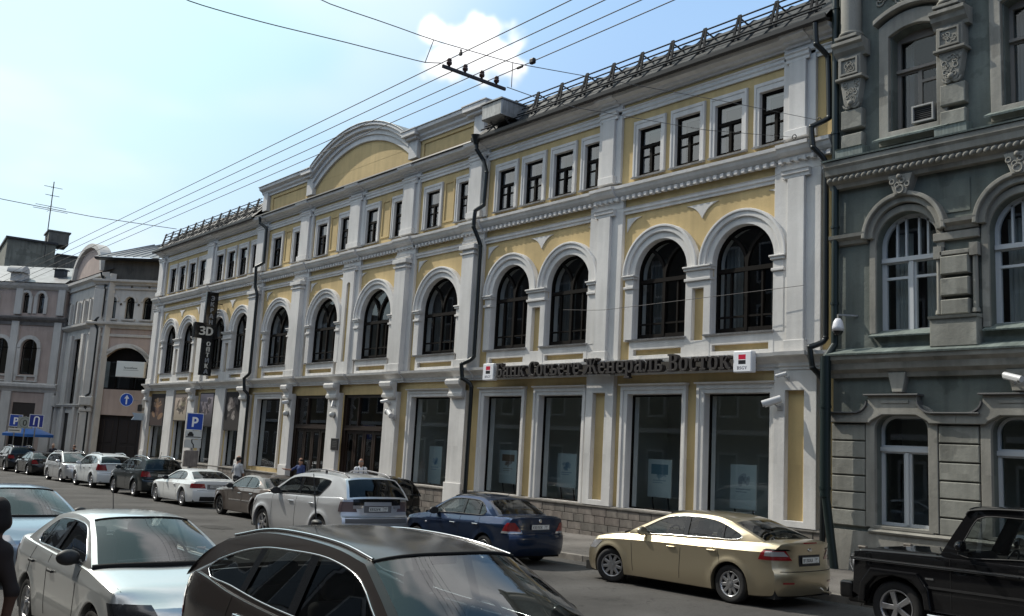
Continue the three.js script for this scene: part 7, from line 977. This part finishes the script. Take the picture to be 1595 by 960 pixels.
// ---------- people ----------
function figure(name, label, [x, y, z], turn, J, R, col, cell, opt = {}) {
  // J: joints in metres, R: bones [a, b, ra, rb, part]; one skin meshed from the joined bones, coloured by clothing
  const pts = Object.values(J), lo = V3(9, 9, 9), hi = V3(-9, -9, -9); for (const p of pts) { lo.min(V3(...p)); hi.max(V3(...p)); } lo.addScalar(-0.22); hi.addScalar(0.22);
  const size = Math.max(hi.x - lo.x, hi.y - lo.y, hi.z - lo.z), N = Math.min(150, Math.ceil(size / cell)), c = lo.clone().add(hi).multiplyScalar(0.5);
  const mc = new MarchingCubes(N, new THREE.MeshBasicMaterial(), false, false, 160000); mc.isolation = 0;
  const h = size / N, bones = R.map(([a, b, ra, rb, k, sq]) => ({ a: J[a], b: J[b], ra, rb, k, sq: sq || [1, 1, 1] }));
  const dist = (B, px, py, pz) => { const [ax, ay, az] = B.a, bx = B.b[0] - ax, by = B.b[1] - ay, bz = B.b[2] - az; let t = ((px - ax) * bx + (py - ay) * by + (pz - az) * bz) / (bx * bx + by * by + bz * bz + 1e-9); t = clamp(t); const dx = (px - ax - bx * t) / B.sq[0], dy = (py - ay - by * t) / B.sq[1], dz = (pz - az - bz * t) / B.sq[2]; return Math.sqrt(dx * dx + dy * dy + dz * dz) - (B.ra + (B.rb - B.ra) * t); };
  mc.field.fill(-1);
  const k = 0.035;
  const world = i => (i / N * 2 - 1) * size / 2;
  for (let iz = 0; iz < N; iz++) for (let iy = 0; iy < N; iy++) for (let ix = 0; ix < N; ix++) { const px = world(ix) + c.x, py = world(iy) + c.y, pz = world(iz) + c.z; let d = 1; for (const B of bones) { const q = dist(B, px, py, pz); if (q > d + k) continue; const hh = Math.max(k - Math.abs(d - q), 0) / k; d = Math.min(d, q) - hh * hh * k * 0.25; } mc.field[ix + iy * N + iz * N * N] = -d; }
  mc.update();
  const n = mc.count, pos = new Float32Array(n * 3), nor = new Float32Array(n * 3), colr = new Float32Array(n * 3);
  for (let i = 0; i < n; i++) { const p = [0, 1, 2].map(q => mc.positionArray[i * 3 + q] * size / 2 + [c.x, c.y, c.z][q]); pos.set(p, i * 3); nor.set([0, 1, 2].map(q => mc.normalArray[i * 3 + q]), i * 3); let best = 9, kk = 0; for (const B of bones) { const q = dist(B, ...p); if (q < best) { best = q; kk = B.k; } } const cc = col[kk], v = 0.9 + 0.2 * fbm(p[0] * 14, p[1] * 14, Math.round(p[2] * 14), 2); colr.set([cc[0] * v, cc[1] * v, cc[2] * v], i * 3); }
  const g = new THREE.BufferGeometry(); g.setAttribute('position', new THREE.BufferAttribute(pos, 3)); g.setAttribute('normal', new THREE.BufferAttribute(nor, 3)); g.setAttribute('color', new THREE.BufferAttribute(colr, 3));
  const t = thing(name, label, 'person', [x, y, z]); t.rotation.y = turn;
  part('body', g, std(new THREE.Color(1, 1, 1), 0.85, { vertexColors: true }), t);
  if (opt.hair) { const H = J.head, hg = new THREE.SphereGeometry(0.106, 28, 20, 0, Math.PI * 2, 0, Math.PI * 0.62); { const hp = hg.attributes.position; for (let i = 0; i < hp.count; i++) { const k = 1 + 0.05 * (fbm(hp.getX(i) * 60 + 5, hp.getY(i) * 60, Math.round(hp.getZ(i) * 60), 3) - 0.4); hp.setXYZ(i, hp.getX(i) * k, hp.getY(i) * k, hp.getZ(i) * k); } hg.computeVertexNormals(); } hg.scale(0.9, 1.1, 1.04); hg.rotateX(-0.62); hg.translate(H[0], H[1] + 0.03, H[2] - 0.014); part('hair', hg, std(lin(...opt.hair), 0.85), t); }
  if (opt.straps) part('strap', [-1, 1].map(s => tube([[s * 0.11, 1.02, 0.125], [s * 0.10, 1.25, 0.135], [s * 0.095, 1.43, 0.075], [s * 0.095, 1.45, 0.0], [s * 0.085, 1.4, -0.09], [s * 0.05, 1.15, -0.135], [0, 1.0, -0.13]], 0.016, 40, 6)), M.black, t);
  if (opt.bag) part('bag', [new RoundedBoxGeometry(0.12, 0.34, 0.26, 3, 0.05).translate(...opt.bag)], M.black, t);
  return t;
}
// a standing figure facing +z, 1.76 m tall; arms and legs are set by their joints
function stance(o = {}) {
  const J = { crown: [0, 1.70, 0.0], head: [0, 1.62, 0.01], jaw: [0, 1.54, 0.045], nose: [0, 1.60, 0.115], neck: [0, 1.46, -0.01], chest: [0, 1.30, 0], belly: [0, 1.10, 0.01], hip: [0, 0.95, 0], ls: [-0.175, 1.40, -0.01], rs: [0.175, 1.40, -0.01], le: [-0.25, 1.12, -0.03], re: [0.25, 1.12, -0.03], lw: [-0.26, 0.87, 0.05], rw: [0.26, 0.87, 0.05], lh: [-0.09, 0.92, 0], rh: [0.09, 0.92, 0], lk: [-0.10, 0.49, 0.02], rk: [0.10, 0.49, 0.02], la: [-0.105, 0.08, -0.02], ra: [0.105, 0.08, -0.02], lt: [-0.12, 0.03, 0.15], rt: [0.12, 0.03, 0.15], lear: [-0.082, 1.60, -0.005], rear: [0.082, 1.60, -0.005], ...o };
  for (const s of ['l', 'r']) { const w = V3(...J[s + 'w']), d = w.clone().sub(V3(...J[s + 'e'])).normalize(), side = V3(0, 0, 1).cross(d).normalize(); if (side.length() < 0.5) side.set(1, 0, 0); const fwd = d.clone().cross(side).normalize(); J[s + 'p'] = w.clone().addScaledVector(d, 0.085).toArray(); [0.072, 0.084, 0.088, 0.08, 0].forEach((l, i) => { if (i === 4) { J[s + 'th'] = w.clone().addScaledVector(d, 0.08).addScaledVector(fwd, 0.052).toArray(); return; } const q = w.clone().addScaledVector(d, 0.09).addScaledVector(fwd, (i - 1.5) * -0.019); J[s + 'k' + i] = q.toArray(); J[s + 'f' + i] = q.clone().addScaledVector(d, l).addScaledVector(side, (s === 'l' ? -1 : 1) * 0.018).toArray(); }); }
  return J;
}
const SKIN = 0, TOP = 1, LEG = 2, SHOE = 3, SLEEVE = 4, HAIR = 5;
const bonesOf = (longSleeve = false, wide = 1) => { const R = [['crown', 'head', 0.088, 0.098, SKIN, [0.88, 1, 1.02]], ['head', 'jaw', 0.09, 0.055, SKIN, [0.9, 1, 1]], ['nose', 'jaw', 0.016, 0.02, SKIN], ['lear', 'lear', 0.022, 0.022, SKIN, [0.6, 1.4, 1]], ['rear', 'rear', 0.022, 0.022, SKIN, [0.6, 1.4, 1]], ['neck', 'head', 0.058, 0.05, SKIN], ['neck', 'chest', 0.07, 0.14 * wide, TOP, [1.15, 1, 0.8]], ['ls', 'rs', 0.072, 0.072, TOP], ['chest', 'belly', 0.145 * wide, 0.135 * wide, TOP, [1.12, 1, 0.82]], ['belly', 'hip', 0.135 * wide, 0.14 * wide, TOP, [1.12, 1, 0.86]], ['hip', 'hip', 0.14 * wide, 0.14 * wide, LEG, [1.1, 0.9, 0.9]]];
  for (const s of ['l', 'r']) { R.push([s + 's', s + 'e', 0.062, 0.046, TOP], [s + 'e', s + 'w', 0.043, 0.03, longSleeve ? TOP : SKIN], [s + 'w', s + 'p', 0.03, 0.032, SKIN, [1, 1, 1]], [s + 'h', s + 'k', 0.095, 0.062, LEG], [s + 'k', s + 'a', 0.06, 0.045, LEG], [s + 'a', s + 't', 0.045, 0.036, SHOE]); for (let i = 0; i < 4; i++) R.push([s + 'k' + i, s + 'f' + i, 0.0105, 0.0085, SKIN]); R.push([s + 'w', s + 'th', 0.016, 0.0105, SKIN]); }
  return R; };
const skinTone = [0.36, 0.21, 0.15];
const onWalk = (x) => roadY(x) + 0.127;
figure('person', 'person in a light grey shirt seen from behind on the pavement by the bronze saloon', [-36.6, onWalk(-36.6), -16.45], Math.PI * 0.62 + Math.PI * 0.5, stance({ le: [-0.27, 1.13, 0.03], lw: [-0.22, 0.92, 0.14], re: [0.29, 1.14, 0.02], rw: [0.22, 0.93, 0.15] }), bonesOf(false, 1.12), [skinTone, [0.42, 0.43, 0.45], [0.03, 0.033, 0.04], [0.02, 0.02, 0.02]], 0.02, { hair: [0.015, 0.012, 0.01] });
figure('person', 'person in a white shirt with dark straps standing before the right entrance', [-31.9, onWalk(-31.9) + 0.12, -19.35], 1.15, stance({ le: [-0.26, 1.14, 0.02], lw: [-0.2, 0.95, 0.16] }), bonesOf(false, 1.1), [skinTone, [0.66, 0.68, 0.72], [0.03, 0.032, 0.045], [0.02, 0.02, 0.02]], 0.02, { straps: true, hair: [0.22, 0.21, 0.20] });
figure('person', 'person in dark blue reaching an arm out at the left entrance', [-38.0, onWalk(-38.0), FZ + 0.62], 0.4, stance({ le: [-0.36, 1.24, 0.16], lw: [-0.52, 1.26, 0.34], re: [0.24, 1.12, 0.02] }), bonesOf(false), [skinTone, [0.03, 0.05, 0.15], [0.028, 0.03, 0.05], [0.02, 0.02, 0.02]], 0.024, { hair: [0.02, 0.015, 0.012] });
figure('person', 'small fair haired person whose head just shows over the silver suv roof', [-30.6, onWalk(-30.6) - 0.30, -17.4], 1.2, stance(), bonesOf(), [[0.42, 0.27, 0.2], [0.35, 0.3, 0.28], [0.05, 0.05, 0.07], [0.03, 0.03, 0.03]], 0.03, { hair: [0.30, 0.19, 0.10] });
figure('person', 'far person in dark clothes and a pale cap by the pink building column', [-68.6, onWalk(-68.6) + 0.02, -17.6], 0.9, stance(), bonesOf(true), [skinTone, [0.02, 0.02, 0.03], [0.02, 0.02, 0.025], [0.02, 0.02, 0.02]], 0.035, { hair: [0.4, 0.36, 0.3] });
figure('person', 'far person in dark clothes in front of the narrow doorway', [-65.2, onWalk(-65.2) + 0.0, -18.0], 0.6, stance(), bonesOf(true), [skinTone, [0.02, 0.02, 0.024], [0.02, 0.02, 0.025], [0.02, 0.02, 0.02]], 0.035, { hair: [0.02, 0.015, 0.012] });
// close to the camera at the left edge
figure('person', 'person in dark brown cut off by the left edge of the picture', [-7.66, roadY(-7.6) + 0.05, -1.53], -1.75, stance({ le: [-0.27, 1.13, -0.06], lw: [-0.25, 0.89, 0.03], re: [0.27, 1.13, -0.06], rw: [0.26, 0.88, 0.0], rk: [0.11, 0.5, 0.12], ra: [0.11, 0.09, -0.04], lk: [-0.11, 0.5, -0.02], crown: [-0.12, 1.70, 0], head: [-0.12, 1.62, 0.01], jaw: [-0.115, 1.54, 0.045], nose: [-0.12, 1.6, 0.115], neck: [-0.09, 1.46, -0.01], lear: [-0.202, 1.6, -0.005], rear: [-0.038, 1.6, -0.005] }), bonesOf(false, 1.14).map((b, n) => n < 2 ? [...b.slice(0, 4), HAIR, ...b.slice(5)] : b), [[0.11, 0.058, 0.04], [0.022, 0.014, 0.012], [0.012, 0.012, 0.014], [0.01, 0.01, 0.01], [0, 0, 0], [0.014, 0.010, 0.009]], 0.0135, {});
renderer.render(scene, camera);
